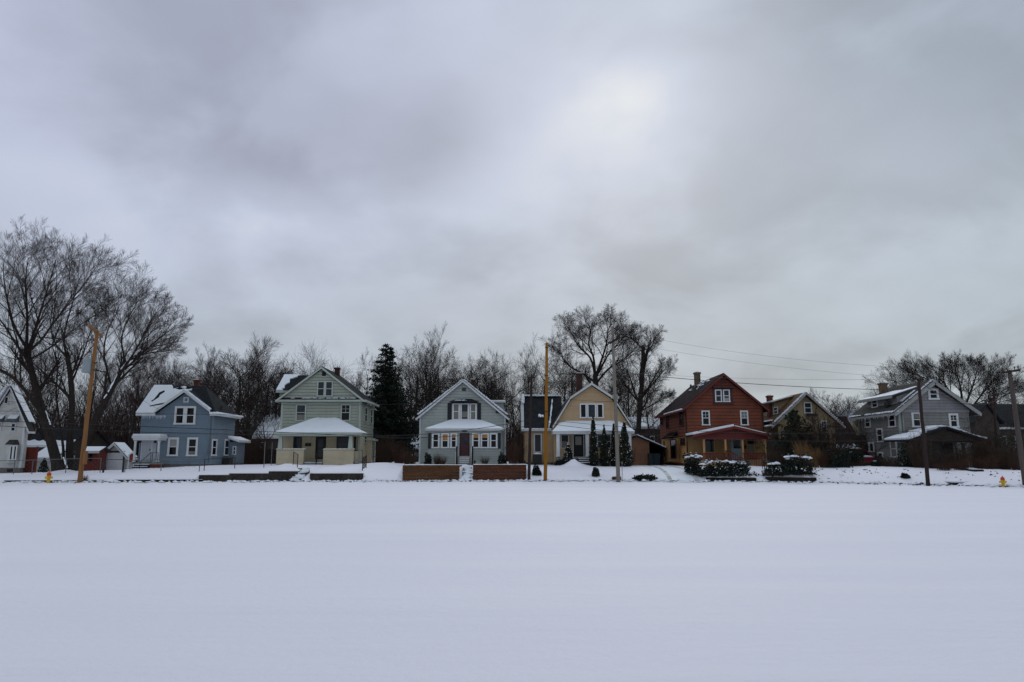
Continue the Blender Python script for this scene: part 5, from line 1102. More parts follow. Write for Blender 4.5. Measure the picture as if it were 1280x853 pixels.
for f in (-.45, -.2, .22, .42): q = B + Vector((f, -.13, f * .16)); ins.tube([q, q + Vector((0, 0, .16))], [.025, .035], 6)
part('insulator', ins, 'dark_iron', ca)
h, A, B = pole('distant dark pole behind the shrubs near the right edge', 1246.5, 585, 1242.5, 492, 58, .13, .09, 'pole_dark')
mb = MB(); mb.bar(B + Vector((-.3, 0, -.2)), B + Vector((.3, 0, -.12)), .08, .1); part('arm', mb, 'pole_dark', h)

# overhead cables
def cable(label, a, b, sag=.4, r=.016, group=None, m='dark_iron', name='overhead_cable'):
    (ax, ay, aY), (bx, by, bY) = a, b; A, B = PY(ax, ay, aY), PY(bx, by, bY); n = 28; mb = MB()
    pts = [A.lerp(B, i / n) - Vector((0, 0, sag * 4 * (i / n) * (1 - i / n))) for i in range(n + 1)]
    mb.tube(pts, r, 5); solo(name, mb, m, label, 'cable', tuple(A), group); 
LB = 58
cable('upper thin cable crossing the white and blue house gables', (-30, 513, 53), (312, 518.5, 56), .05, .012)
cable('thin cable crossing the green house gable windows', (312, 505, 56), (561, 503, 56), .15, .010)
cable('cable crossing the blue house just above its lower windows', (-30, 525.5, 50), (480, 546.5, 56), -.05, .020)
cable('second lower cable crossing the blue and green house fronts', (-30, 531, 50), (474, 543.5, 56), .25, .020)
cable('sloping service cable rising over the grey house porch roof', (470, 545, 56), (685, 520, 51), .35, .020)
cable('lower sloping service cable over the grey house porch windows', (470, 546.5, 56), (685, 527, 51), .45, .018)
cable('cable crossing the tan house below its gable windows', (684, 525, 51), (1150, 539, 43.6), .45, .014)
cable('cable crossing the tan and red houses above the porches', (684, 529.5, 51), (1150, 549, 43.6), .55, .016)
cable('thin cable crossing the tan house gable peak', (684, 498, 51), (900, 501, 56), .2, .010)
cable('topmost thin wire running right from the grey pole', (766, 413, 50.4), (1149, 460.5, 43.6), .45, .006, m='galv')
cable('second thin wire running right from the grey pole', (769, 426, 50.4), (1149, 474, 43.6), .35, .006, m='galv')
cable('faint nearly level wire above the red house roof', (769, 465, 50.4), (1149, 473.5, 43.6), .25, .006, m='galv')
cable('thick twisted cable passing behind the red house gable', (771, 466, 64.5), (1149, 488, 80), .35, .028)
cable('thin cable left of the red house roof', (771, 490, 56), (850, 497, 74), .1, .02)
cable('loose drooping cable across the weathered grey house gable', (1148, 476, 43.6), (1262, 492, 50), 1.1, .02)
cable('cable from the dark pole to the weathered house corner', (1148, 485, 43.6), (1114, 506, 54), .15, .014)
cable('cable from the dark pole to the rightmost pole crossarm', (1149, 477, 43.6), (1253, 466, 40.4), .3, .012)
cable('cable falling left from the rightmost pole to the distant pole', (1262, 485, 40.5), (1243, 500, 58), .2, .014)
cable('wire leaving the rightmost crossarm toward the frame edge', (1268, 464, 40.5), (1330, 458, 39), .1, .012)
cable('faint wire left of the tan pole above the trees', (122, 415, 48.6), (-30, 405, 47), .3, .009)
cable('service wire from the tan pole down to the blue house', (121, 440, 48.6), (199, 512, 61), .5, .009)

# hydrants
def hydrant():
    h = thing('fire_hydrant', '', 'fire hydrant'); mb = MB(); T = mb.tube
    T([(0, 0, 0), (0, 0, .04), (0, 0, .045), (0, 0, .36), (0, 0, .38), (0, 0, .42)], [.15, .15, .105, .10, .14, .14], 14)
    part('barrel', mb, 'hyd_yellow', h); mb = MB(); mb.tube([(0, 0, .421), (0, 0, .44), (0, 0, .56), (0, 0, .62)], [.12, .13, .12, .07], 14); mb.tube([(0, 0, .62), (0, 0, .70)], [.035, .03], 5); part('bonnet', mb, 'hyd_red', h)
    for s in (-1, 1): mb = MB(); mb.tube([(s * .09, 0, .30), (s * .19, 0, .30), (s * .192, 0, .30), (s * .22, 0, .30)], [.055, .055, .07, .07], 8); part('outlet', mb, 'hyd_yellow', h)
    mb = MB(); mb.tube([(0, -.09, .28), (0, -.18, .28), (0, -.182, .28), (0, -.21, .28)], [.07, .07, .09, .09], 10); part('pumper_outlet', mb, 'hyd_yellow', h)
    return h
h0 = hydrant(); x = XX(58.8, 48.3, 604); h0.location = (x, K(x) + .25, gz(x, K(x) + .25)); h0.scale = (1.05,) * 3; h0['label'] = 'yellow hydrant with red cap before the long black edging, far left'; h0['group'] = 'yellow fire hydrants'
h1 = copy_tree(h0); x = XX(1237, 42.2, 608); h1.location = (x, K(x) + .3, gz(x, K(x) + .3)); h1.scale = (.82,) * 3; h1['label'] = 'yellow hydrant with orange red cap right of the dark garden stair'

# fences
def tube_fence(name, label, pts, h, m='galv', mesh=True, cat='fence', rail_top=True, postr=.03, wire=.35):
    t = thing(name, label, cat, pts[0])
    P = [Vector(p) for p in pts]
    for p in P: mb = MB(); mb.tube([p - Vector((0, 0, .2)), p + Vector((0, 0, h))], postr, 7); part('post', mb, m, t)
    if rail_top: mb = MB(); mb.tube([p + Vector((0, 0, h - .03)) for p in P], .022, 6); part('top_rail', mb, m, t)
    if mesh:
        mb = MB()
        for a, b in zip(P, P[1:]):
            n = max(2, int((b - a).length / wire)); d = (b - a) / n
            for i in range(n):
                u = a + d * i; v = a + d * (i + 1); z0, z1 = Vector((0, 0, .08)), Vector((0, 0, h - .05)); hh = (z1 - z0) / 3
                for k in range(3):
                    mb.tube([u + z0 + hh * k, v + z0 + hh * (k + 1)], .003, 3, False); mb.tube([v + z0 + hh * k, u + z0 + hh * (k + 1)], .003, 3, False)
        part('wire_mesh', mb, m, t)
    return t
def gp(px, Y, py=590): x = XX(px, Y, py); return (x, Y, gz(x, Y))
tube_fence('chain_link_fence', 'grey wire fence before the white house at far left', [gp(-25, 54), gp(17, 54), gp(40, 54), gp(82, 53.4), gp(125, 53)], 1.05)
g = tube_fence('gate', 'pair of dark metal gate posts before the white garage', [gp(129, 52.8), gp(153.5, 52.8)], .95, postr=.07, mesh=False, m='dark_iron', cat='gate')
tube_fence('chain_link_fence', 'thin wire fence in front of the blue house wall', [gp(156, 52.8), gp(201, 52.8), gp(249, 52.8)], .85)
tube_fence('hand_rail', 'short dark pipe rail right of the blue house on the wall top', [gp(255, 53.4), gp(293, 54.5)], .85, mesh=False, m='dark_iron', cat='railing')
tube_fence('line_post', 'two thin posts in the snow left of the green house', [gp(329.5, 53.6), gp(338.5, 60)], 1.9, mesh=False, rail_top=False, cat='post')
a = gp(366, 53.5); tube_fence('hand_rail', 'iron handrail at the left side of the green house stair', [a, gp(371.5, 52.6)], .95, m='dark_iron', mesh=True, cat='railing', wire=.12)
tube_fence('hand_rail', 'dark rusty railing at right end of the green house yard', [gp(457.5, 54.5), gp(453, 52.2)], .95, m='pole_dark', mesh=True, cat='railing', wire=.08)
tube_fence('hand_rail', 'sloping dark handrail left of the short snowy hedges', [gp(953.5, 54), gp(956, 52.2), gp(961, 50.4)], .8, m='dark_iron', mesh=False, cat='railing')
# picket fence behind the green house yard
t = thing('board_fence', 'dark board fence left of the green house behind the yard', 'fence', (XX(330, 74), 74, 1)); mb = MB(); xa, xb = XX(300, 74), XX(350, 74); x = xa
while x < xb: mb.box(x, x + .14, 74, 74.04, .7, 2.5 + .05 * math.sin(x * 3)); x += .17
part('boards', mb, 'timber_dark', t); mb = MB(); mb.box(xa, xb, 74.05, 74.1, 1.2, 1.3); mb.box(xa, xb, 74.05, 74.1, 2.1, 2.2); part('rail', mb, 'timber_dark', t)
t = thing('brown_fence', 'tall brown board fence between the red and yellow houses', 'fence', (XX(970, 64), 64, 1)); mb = MB(); xa, xb = XX(958, 64), XX(989, 64); x = xa
while x < xb: mb.box(x, x + .16, 64, 64.05, .7, ZZ(548.5, 64) + .03 * math.sin(x * 5)); x += .175
part('boards', mb, 'brown_board', t); mb = MB(); mb.box(xa, xb, 64.06, 64.12, 1.4, 1.5); mb.box(xa, xb, 64.06, 64.12, 2.6, 2.7); part('rail', mb, 'brown_board', t)
t = thing('red_gate', 'tall red brown board gate right of the white house', 'gate', (XX(36, 61), 61, .5)); mb = MB(); xa, xb = XX(25.5, 61, 575), XX(45, 61, 575); n = 8
for i in range(n): mb.box(xa + (xb - xa) * i / n + .01, xa + (xb - xa) * (i + 1) / n - .01, 61, 61.05, gz(xa, 61) - .1, ZZ(560, 61))
part('boards', mb, 'barn_red', t); mb = MB()
for x in (xa - .05, (xa + xb) / 2 - .3, xb): mb.box(x, x + .12, 60.92, 60.995, gz(xa, 61) - .1, ZZ(558.5, 61))
part('post', mb, 'barn_red', t)
# rear garden wire fence behind driveway of green house
tube_fence('wire_fence', 'dark low fence behind the driveway right of the green house', [gp(466, 66), gp(472, 67), gp(478, 69), gp(484, 71)], .7, m='dark_iron', wire=.2)

# planter, bins, car, marker
t = thing('planter_box', 'small mossy wooden box with snow at the grey pole base', 'box', (XX(775, 49.9, 600), 49.9, 0)); x0, x1 = XX(769.5, 49.7, 600), XX(780.2, 49.7, 600); yy = K(x0) + .35; mb = MB()
z0 = -.05; z1 = .37
for i in range(3): mb.box(x0, x1, yy, yy + .05, z0 + i * .14, z0 + i * .14 + .132); mb.box(x0, x1, yy + .55, yy + .6, z0 + i * .14, z0 + i * .14 + .132); mb.box(x0, x0 + .05, yy + .052, yy + .548, z0 + i * .14, z0 + i * .14 + .132); mb.box(x1 - .05, x1, yy + .052, yy + .548, z0 + i * .14, z0 + i * .14 + .132)
mb.box(x0 + .05, x1 - .05, yy + .05, yy + .55, 0, z1 - .1); part('box', mb, 'timber', t); s = MB(); s.blob(((x0 + x1) / 2, yy + .3, z1 - .04), .34, .3, .11, random.Random(2), .15, half=True); part('snow', s, 'roof_snow', t)
mb = MB(); x = XX(777.5, 50.6, 590); mb.tube([(x, 50.6, .1), (x + .02, 50.6, 1.35)], .02, 6); mb.box(x - .05, x + .07, 50.57, 50.59, 1.25, 1.38); solo('marker_post', mb, 'pole_grey', 'thin upright marker stake behind the planter box', 'stake')
def bin_(label, px, Y, m):
    x = XX(px, Y, 580); z = gz(x, Y); t = thing('wheeled_bin', label, 'bin', (x, Y, z), 'bins in the carport'); mb = MB()
    mb.add([(x - .22, Y - .25, z + .05), (x + .22, Y - .25, z + .05), (x + .22, Y + .25, z + .05), (x - .22, Y + .25, z + .05), (x - .29, Y - .34, z + 1.0), (x + .29, Y - .34, z + 1.0), (x + .29, Y + .34, z + 1.0), (x - .29, Y + .34, z + 1.0)], [(3, 2, 1, 0), (4, 5, 6, 7), (0, 1, 5, 4), (1, 2, 6, 5), (2, 3, 7, 6), (3, 0, 4, 7)]); part('tub', mb, m, t)
    mb = MB(); mb.prism([(x - .31, Y - .38, z + 1.0), (x + .31, Y - .38, z + 1.0), (x + .31, Y + .36, z + 1.06), (x - .31, Y + .36, z + 1.06)], (0, 0, .05)); part('lid', mb, m, t)
    for s in (-1, 1): mb = MB(); mb.tube([(x + s * .24, Y + .28, z + .1), (x + s * .30, Y + .28, z + .1)], .1, 10); part('wheel', mb, 'rubber', t)
bin_('dark blue wheeled bin at the left in the open carport', 814.5, 68.2, 'bin_blue'); bin_('dark blue wheeled bin at the right beside the red house', 821, 68.0, 'bin_blue')
def car():
    Y = 57.5; c = gp(1085, Y, 580); cx = c[0]; z = c[2]; t = thing('parked_car', 'dark red car with snowy roof parked left of the weathered grey house', 'car', c)
    # seen end-on, nose to the street: profile across
    W = .88
    prof = [(0, .35), (.05, .62), (.5, .72), (1.15, .80), (1.75, 1.32), (3.0, 1.38), (3.75, .92), (4.3, .88), (4.4, .4)]
    mb = MB(); L = len(prof); up = [(p[0], p[1]) for p in prof]
    def ring(w, f): return [(cx + w * (1 - .16 * max(0, (h - .85) / .5)) , Y + y, z + h) for y, h in up]
    a = [(cx - W * (1 - .2 * max(0, (h - .85) / .5)), Y + y, z + h) for y, h in up]; b = [(cx + W * (1 - .2 * max(0, (h - .85) / .5)), Y + y, z + h) for y, h in up]
    a += [(cx - W, Y + 4.35, z + .22), (cx - W, Y + .05, z + .22)]; b += [(cx + W, Y + 4.35, z + .22), (cx + W, Y + .05, z + .22)]; n = len(a)
    mb.add(a + b, [tuple(range(n)), tuple(reversed(range(n, 2 * n)))] + [(i, n + i, n + (i + 1) % n, (i + 1) % n) for i in range(n)]); part('body', mb, 'car_red', t)
    mb = MB(); mb.prism([(cx - .72, Y + 1.2, z + .86), (cx + .72, Y + 1.2, z + .86), (cx + .62, Y + 1.7, z + 1.29), (cx - .62, Y + 1.7, z + 1.29)], (0, -.03, .03)); part('windscreen', mb, 'glass', t)
    for s in (-1, 1):
        mb = MB(); mb.prism([(cx + s * .85, Y + 1.5, z + .92), (cx + s * .85, Y + 3.5, z + .95), (cx + s * .74, Y + 3.0, z + 1.30), (cx + s * .74, Y + 1.8, z + 1.26)], (s * .03, 0, 0)); part('side_window', mb, 'glass', t)
        mb = MB(); mb.box(cx + s * .68 - .14, cx + s * .68 + .14, Y - .01, Y + .06, z + .5, z + .62); part('headlight', mb, 'galv', t)
        for y in (.85, 3.5):
            mb = MB(); mb.tube([(cx + s * .70, Y + y, z + .31), (cx + s * .90, Y + y, z + .31)], .31, 16); w = part('wheel', mb, 'rubber', t)
            mb = MB(); mb.tube([(cx + s * .90, Y + y, z + .31), (cx + s * .91, Y + y, z + .31)], .18, 12); part('rim', mb, 'galv', w)
    s = MB(); s.blob((cx, Y + 2.4, z + 1.33), .68, .85, .16, random.Random(2), .06, 12, 4, half=True); s.blob((cx, Y + .6, z + .68), .72, .5, .13, random.Random(3), .06, 12, 4, half=True); part('snow', s, 'roof_snow', t)
car()
# dirty ridge of ploughed snow and grass along the street edge: nobody could count it
mb = MB(); ms = MB(); rng = random.Random(77); x = -44
while x < 34:
    dens = .5 + .5 * mnoise.noise((x * .35, 0, 1)) + .35 * mnoise.noise((x * 1.4, 4, 1)); x += .045
    y = K(x) + rng.gauss(.32, .10); z = gz(x, y)
    if rng.random() < dens * .75:
        mb.blob((x, y, z + .0), rng.uniform(.04, .18), .06, rng.uniform(.015, .055), rng, .4, 5, 3)
    if rng.random() < dens * .8:
        for k in range(3): h_ = rng.uniform(.04, .11); xx = x + rng.uniform(-.05, .05); mb.add([(xx - .006, y, z), (xx + .006, y, z), (xx + rng.uniform(-.05, .05), y + rng.uniform(-.03, .03), z + h_)], [(0, 1, 2)])
    if rng.random() < .28: ms.blob((x, K(x) + rng.gauss(.45, .15), gz(x, K(x) + .45)), rng.uniform(.08, .25), .12, rng.uniform(.03, .12), rng, .35, 6, 3, half=True)
solo('verge_grass', mb, 'dirt', 'broken line of dirty frozen grass along the street edge', 'grass', kind='stuff')
solo('snow_lumps', ms, 'snow', 'small ploughed snow lumps along the street edge', 'snow', kind='stuff', smooth=True)
# ================================================================== PLANTS
def chain(mb, p, d, L, r0, r1, n, rng, wob, up, sides):
    pts = [p.copy()]; rs = [r0]; dirs = [d.copy()]; st = L / n
    for i in range(n):
        d = d + Vector((rng.gauss(0, wob), rng.gauss(0, wob), rng.gauss(0, wob) + up)); d.normalize()
        p = p + d * st; pts.append(p.copy()); rs.append(r0 + (r1 - r0) * (i + 1) / n); dirs.append(d.copy())
    mb.tube(pts, rs, sides, False); return pts, rs, dirs
def side_dir(d, ang, az):
    a = d.orthogonal().normalized(); a = Matrix.Rotation(az, 3, d) @ a
    return (d * math.cos(ang) + a * math.sin(ang)).normalized()
# spec per level: n children, angle, length ratio, wobble, tropism, f range
def sprout(bigs, smalls, pts, rs, dirs, L, lvl, S, rng):
    if lvl >= len(S['n']): return
    n = S['n'][lvl]; N = len(pts) - 1; az = rng.uniform(0, 6.28); f0 = S['f0'][lvl]
    for k in range(n):
        f = f0 + (1 - f0) * ((k + rng.uniform(.1, .9)) / n); i = min(N - 1, int(f * N)); t = f * N - i
        p = pts[i].lerp(pts[i + 1], t); d = dirs[i + 1]; r = (rs[i] + (rs[i + 1] - rs[i]) * t)
        az += 2.4 + rng.uniform(-.5, .5); ang = S['ang'][lvl] * rng.uniform(.7, 1.25); nd = side_dir(d, ang, az)
        LL = L * S['len'][lvl] * (1.15 - S.get('tap', .55) * f) * rng.uniform(.75, 1.2)
        rr = max(S['rmin'], min(r * .85, r * S['rad'][lvl])); re = max(S['rmin'] * .7, rr * .3)
        seg = S['seg'][lvl]; small = lvl >= S['split']; mbx = smalls if small else bigs
        c = chain(mbx, p, nd, LL, rr, re, seg, rng, S['wob'][lvl], S['up'][lvl], 3 if small and lvl > S['split'] else (4 if small else 6))
        sprout(bigs, smalls, *c, LL, lvl + 1, S, rng)
def spec(n, ang, ln, up, wob=None, f0=None, rad=None, rmin=.0085, split=2, tap=.55):
    L = len(n); return dict(n=n, ang=[math.radians(a) for a in ang], len=ln, up=up, wob=wob or [.08, .10, .12, .14, .16][:L], f0=f0 or [.3, .2, .15, .1, .05][:L], rad=rad or [.52, .48, .48, .5, .5][:L], rmin=rmin, split=split, seg=[7, 5, 4, 3, 2][:L], tap=tap)
SP = {
 'round': spec([13, 9, 7, 5], [42, 36, 32, 28], [.62, .55, .56, .80], [.05, .04, .03, .02], f0=[.24, .2, .12, .1], wob=[.08, .08, .07, .05]),
 'upright': spec([15, 7, 6, 4], [28, 28, 28, 26], [.50, .5, .54, .80], [.10, .08, .05, .04], f0=[.16, .15, .12, .1], wob=[.07, .07, .06, .05]),
 'vase': spec([9, 9, 9, 7], [34, 30, 34, 32], [1.0, .50, .52, .75], [-.01, .01, .02, .03], f0=[.38, .35, .2, .1], tap=.3, wob=[.07, .08, .08, .06]),
 'oak': spec([10, 8, 8, 5], [58, 46, 42, 36], [.60, .6, .54, .75], [.03, .03, .02, .02], wob=[.14, .16, .14, .10], f0=[.28, .22, .12, .1]),
 'snag': spec([8, 6, 6, 5], [50, 42, 38, 34], [.5, .55, .55, .6], [.05, .04, .03, .02], wob=[.12, .13, .12, .08]),
}
def tree_mesh(kind, seed, H=14, trunk_r=.28, nt=9, lean=0):
    rng = random.Random(seed); S = SP[kind]; big, small = MB(), MB(); TL = H * {'round': .72, 'upright': .86, 'vase': .55, 'oak': .72, 'snag': .8}[kind]
    c = chain(big, Vector((0, 0, -.3)), Vector((lean, 0, 1)).normalized(), TL, trunk_r, trunk_r * .22, nt, rng, .05, .05, 9)
    sprout(big, small, *c, TL, 0, S, rng)
    return big, small
class Proto: pass
def proto(kind, seed, H, r, bark, twig):
    b, s = tree_mesh(kind, seed, H, r); p = Proto(); p.b = b.mesh('trunk', M[bark], smooth=True); p.s = s.mesh('crown', M[twig]); p.H = max(v.co.z for v in p.s.vertices); return p
PR = {'round': proto('round', 1, 14, .26, 'bark', 'twig'), 'round2': proto('round', 12, 14, .22, 'bark', 'twig_red'), 'up': proto('upright', 3, 14, .20, 'bark', 'twig'), 'up2': proto('upright', 14, 14, .18, 'bark2', 'twig_red'),
      'vase': proto('vase', 5, 13, .36, 'bark', 'twig'), 'oak': proto('oak', 6, 14, .32, 'bark', 'twig'), 'oak2': proto('oak', 17, 14, .28, 'bark', 'twig_grey'), 'snag': proto('snag', 8, 14, .24, 'bark2', 'twig_grey')}
def tree(kind, px, Y, pytop, label, sx=1.0, rot=None, group='bare trees behind the houses', pyx=None):
    p = PR[kind]; x = XX(px, Y, pyx or 540); zt = ZZ(pytop, Y); z = gz(x, Y); s = (zt - z) / p.H; rng = random.Random(int(px * 7 + Y))
    t = thing('bare_tree', label, 'tree', (x, Y, z), group); t.rotation_euler = (0, 0, rng.uniform(0, 6.28) if rot is None else rot); t.scale = (s * sx, s * sx, s)
    for nm, me in (('trunk', p.b), ('crown', p.s)):
        o = bpy.data.objects.new(nm, me); C.objects.link(o); o.parent = t
    return t
TREES = [
 ('up2', 166, 92, 425, 'bare tree rising behind the blue house left roof corner', 1.0), ('round2', 186, 100, 430, 'slim bare tree over the snowy roof of the blue house', .9), ('up', 205, 96, 440, 'bare tree just above the ridge of the blue house', .9),
 ('round2', 228, 104, 452, 'low reddish bare tree behind the blue house chimney', 1.3), ('up2', 252, 90, 432, 'bare tree right of the blue house chimney', .8), ('up', 270, 94, 424, 'tall upright bare tree right of the blue house', .85),
 ('round', 296, 88, 413, 'tallest bare tree between the blue and green houses', 1.15), ('up2', 318, 92, 420, 'reddish upright bare tree left of the green house dormer', .9), ('up', 340, 94, 440, 'slim bare tree beside the green house dormer', .8),
 ('vase', 384, 100, 419, 'spreading bare tree directly above the green house roof', .95), ('round2', 350, 104, 447, 'low reddish tree behind the green house left eave', 1.0),
 ('up', 440, 84, 458, 'dark bare tree hugging the left side of the spruce', .7), ('oak2', 455, 92, 433, 'grey bare tree left of the tall spruce', .55), ('up', 497, 88, 436, 'bare tree hugging the right side of the spruce', .8),
 ('up', 528, 88, 400, 'tall slender bare tree left above the grey house', .75), ('round', 512, 96, 430, 'bare tree between the spruce and the grey house', .9), ('snag', 553, 92, 425, 'thin bare tree with crooked limbs over the grey house left roof', .8),
 ('oak', 580, 94, 440, 'bare tree behind the grey house gable peak', 1.0), ('round', 606, 90, 434, 'bare tree right behind the grey house ridge', .95), ('up', 628, 96, 430, 'bare tree behind the grey house right eave', .8), ('snag', 645, 86, 458, 'crooked tree behind the dark brown pole', .7),
 ('snag', 672, 82, 404, 'tall ragged bare tree left of the orange pole', .62), ('oak2', 700, 90, 440, 'bare tree behind the tan house left roof', .9), ('up2', 717, 96, 450, 'low bare tree behind the tan house chimney', .9),
 ('round', 770, 92, 430, 'bare tree behind the weathered grey pole', .8), ('oak2', 812, 88, 470, 'low grey bare tree between tan and red houses', .8),
 ('up2', 1018, 96, 482, 'narrow bare tree above the yellow house ridge', .7), ('round2', 1040, 100, 485, 'reddish bare tree right of the yellow house roof', 1.1), ('round2', 1062, 96, 492, 'low reddish bare tree left of the weathered house dormer', 1.0), ('up2', 1078, 92, 505, 'small reddish tree behind the lime coloured wall', .9),
 ('vase', 1128, 98, 456, 'bare spreading tree above the weathered house chimney', 1.1), ('round2', 1250, 96, 462, 'smaller bare tree behind the rightmost pole', 1.1), ('round', 1276, 90, 474, 'bare tree at the frame edge behind the dark far right house', 1.0),
 ('up2', 308, 108, 436, 'reddish bare tree filling the gap right of the tallest left centre tree', 1.0), ('oak', 330, 112, 446, 'broad low bare tree over the brown rear cottage', 1.1),
 ('round', 430, 112, 470, 'low bare tree at the right eave of the green house', 1.0), ('oak', 520, 110, 428, 'broad bare tree left behind the grey house', 1.1),
 ('up', 542, 104, 420, 'upright bare tree over the left slope of the grey house roof', .9), ('oak', 618, 108, 438, 'tangled bare tree over the grey house right slope', 1.1),
 ('up', 660, 104, 428, 'upright bare tree rising behind the dark brown pole', .9), 
 ('round', 786, 100, 432, 'dense bare tree between the grey pole and the carport', .9), 
 ('oak', 1282, 62, 500, 'dark bare tree at the right frame edge', .6),
 ('round2', 20, 84, 420, 'bare tree behind the white house roof', 1.0), ('up', 60, 88, 412, 'bare tree in the gap left of the leaning trunks', 1.0), ('up2', 112, 90, 420, 'bare tree behind the tan utility pole', .9), ('round2', 140, 86, 440, 'reddish bare tree behind the white garage', .9),
 ('round', 575, 108, 440, 'dense bare tree far behind the grey house peak', 1.1), ('oak', 714, 104, 436, 'dense bare tree right of the tan house chimney top', 1.0), ('round', 268, 110, 446, 'dense low bare tree far behind the blue house right side', 1.1),
]
for k, px, Y, top, lab, sx in TREES: tree(k, px, Y, top, lab, sx)

# the big leaning trees at left: hand-laid limbs, grown on
BS = spec([8, 7, 6, 5], [34, 32, 30, 28], [.52, .54, .55, .80], [.025, .03, .03, .03], wob=[.045, .05, .05, .04], f0=[.25, .12, .1, .08], rad=[.58, .55, .5, .5], rmin=.0062, split=1)
def big_tree(label, limbs, Y, seed, S=BS, base=None):
    rng = random.Random(seed); big, small = MB(), MB(); snow = MB(); root = None
    for pts, r0, r1, lead, grow in limbs:
        P = []; 
        for i, q in enumerate(pts): P.append(PY(q[0], q[1], Y + (q[2] if len(q) > 2 else 0)))
        # smooth subdivide
        Q = []
        for i in range(len(P) - 1):
            a, b, c, d = P[max(i - 1, 0)], P[i], P[i + 1], P[min(i + 2, len(P) - 1)]
            for k in range(4):
                t = k / 4; Q.append(.5 * ((2 * b) + (c - a) * t + (2 * a - 5 * b + 4 * c - d) * t * t + (-a + 3 * b - 3 * c + d) * t ** 3))
        Q.append(P[-1]); n = len(Q); rs = [r0 + (r1 - r0) * (i / (n - 1)) ** .8 for i in range(n)]
        if root is None: root = Q[0].copy(); rs[0] *= 1.5; rs[1] *= 1.2
        big.tube(Q, rs, 10, True); dirs = [(Q[min(i + 1, n - 1)] - Q[max(i - 1, 0)]).normalized() for i in range(n)]
        L = sum((Q[i + 1] - Q[i]).length for i in range(n - 1))
        if grow:
            S2 = dict(S); S2['n'] = [grow] + S['n'][1:]; S2['f0'] = [lead] + S['f0'][1:]; L2 = min(L, 9)
            sprout(big, small, Q, rs, dirs, L2, 0, S2, rng)
    t = thing('bare_tree', label, 'tree', tuple(root)); part('trunk', big, 'bark', t, smooth=True); part('crown', small, 'twig', t); return t
YB = 54.5
t1 = big_tree('large bare tree with thick trunk leaning left beside the white house', [
 ([(74, 592), (66, 560), (57, 528), (50, 505), (44, 482), (38, 458), (33, 436)], .40, .20, .55, 3),
 ([(34, 440), (42, 418, 1), (50, 392, 1.5), (58, 366, 2), (64, 345, 2), (70, 325, 2)], .13, .02, .15, 11),
 ([(33, 436), (34, 412), (34, 388, -.5), (32, 362, -1), (33, 338, -1), (36, 322, -1)], .13, .02, .15, 11),
 ([(34, 436), (24, 420), (15, 400, .5), (9, 375, 1), (5, 350, 1.2), (4, 330, 1)], .13, .02, .15, 11),
 ([(38, 455), (20, 430, -1), (4, 405, -1.5), (-14, 382, -2), (-24, 355, -2)], .11, .02, .15, 9),
 ([(56, 525), (42, 502, -.8), (24, 480, -1.2), (6, 465, -1.5), (-16, 458, -1.5), (-40, 445, -1)], .19, .04, .3, 8),
 ([(34, 440), (50, 427, -1), (66, 405, -2), (84, 382, -2.2), (100, 362, -2), (112, 345, -2)], .11, .02, .15, 11),
 ([(36, 450), (58, 438, 1), (80, 422, 1), (104, 404, 1), (122, 392, 1)], .08, .018, .15, 9),
], YB, 101)
t2 = big_tree('upright dark bare tree between the two leaning trunks', [
 ([(88, 588), (87, 560), (89, 530), (90, 500), (88, 470), (84, 445)], .30, .17, .5, 3),
 ([(84, 447), (80, 427), (83, 405, 1), (90, 382, 1), (96, 360, 1.5), (101, 345, 2)], .09, .018, .15, 9),
 ([(89, 480), (98, 458, 1), (106, 436, 1.5), (114, 412, 2), (120, 392, 2)], .09, .018, .15, 9),
 ([(85, 447), (72, 434, -1), (64, 415, -1), (64, 395, -1), (68, 375, -1)], .08, .018, .15, 8),
 ([(79, 586), (79, 560), (74, 525, 1), (70, 490, 1.4), (72, 460, 1.5), (66, 435, 2)], .12, .04, .4, 9),
], YB + 1, 102)
t3 = big_tree('bare tree leaning far right with snow lined limb behind the tan pole', [
 ([(95, 589), (102, 562), (114, 535), (128, 508), (140, 486), (150, 466)], .33, .18, .6, 3),
 ([(150, 468), (155, 448), (152, 428, 1), (156, 408, 1), (166, 388, 1.5), (174, 374, 2)], .10, .018, .15, 11),
 ([(148, 470), (162, 450, -1), (174, 430, -1), (184, 410, -1), (194, 392, -1)], .11, .018, .15, 11),
 ([(150, 466), (166, 453), (184, 436), (202, 421), (216, 411, 0)], .11, .018, .15, 12),
 ([(140, 486), (134, 463, 1), (130, 440, 1.5), (134, 415, 2), (144, 395, 2), (150, 380, 2)], .10, .018, .15, 10),
 ([(163, 450), (180, 443, 1.5), (198, 439, 2), (214, 432, 2)], .07, .015, .1, 9),
], YB + .5, 103)
RS = spec([9, 8, 7, 5], [30, 32, 32, 30], [.50, .55, .56, .75], [.03, .03, .04, .04], wob=[.06, .07, .07, .06], f0=[.3, .12, .1, .08], rmin=.007, split=1)
big_tree('huge fan shaped bare tree behind the weathered grey house', [
 ([(1206, 585), (1204, 560), (1202, 535), (1200, 515)], .42, .34, .9, 1),
 ([(1200, 518), (1192, 498), (1182, 482), (1174, 472), (1167, 463)], .16, .02, .2, 12), ([(1199, 520), (1180, 508), (1158, 496), (1136, 487), (1118, 482)], .15, .02, .25, 12), ([(1202, 516), (1202, 494), (1199, 478), (1196, 468), (1193, 460)], .16, .02, .2, 12),
 ([(1202, 518), (1211, 496), (1217, 480), (1220, 468), (1219, 460)], .15, .02, .2, 12), ([(1203, 530), (1217, 507), (1230, 490), (1240, 478), (1246, 468)], .15, .02, .25, 12), ([(1204, 545), (1224, 519), (1242, 504), (1256, 494), (1266, 490)], .14, .02, .3, 11),
 ([(1200, 520), (1184, 496), (1166, 479), (1150, 470), (1140, 465)], .15, .02, .25, 12),
], 82, 104, RS)
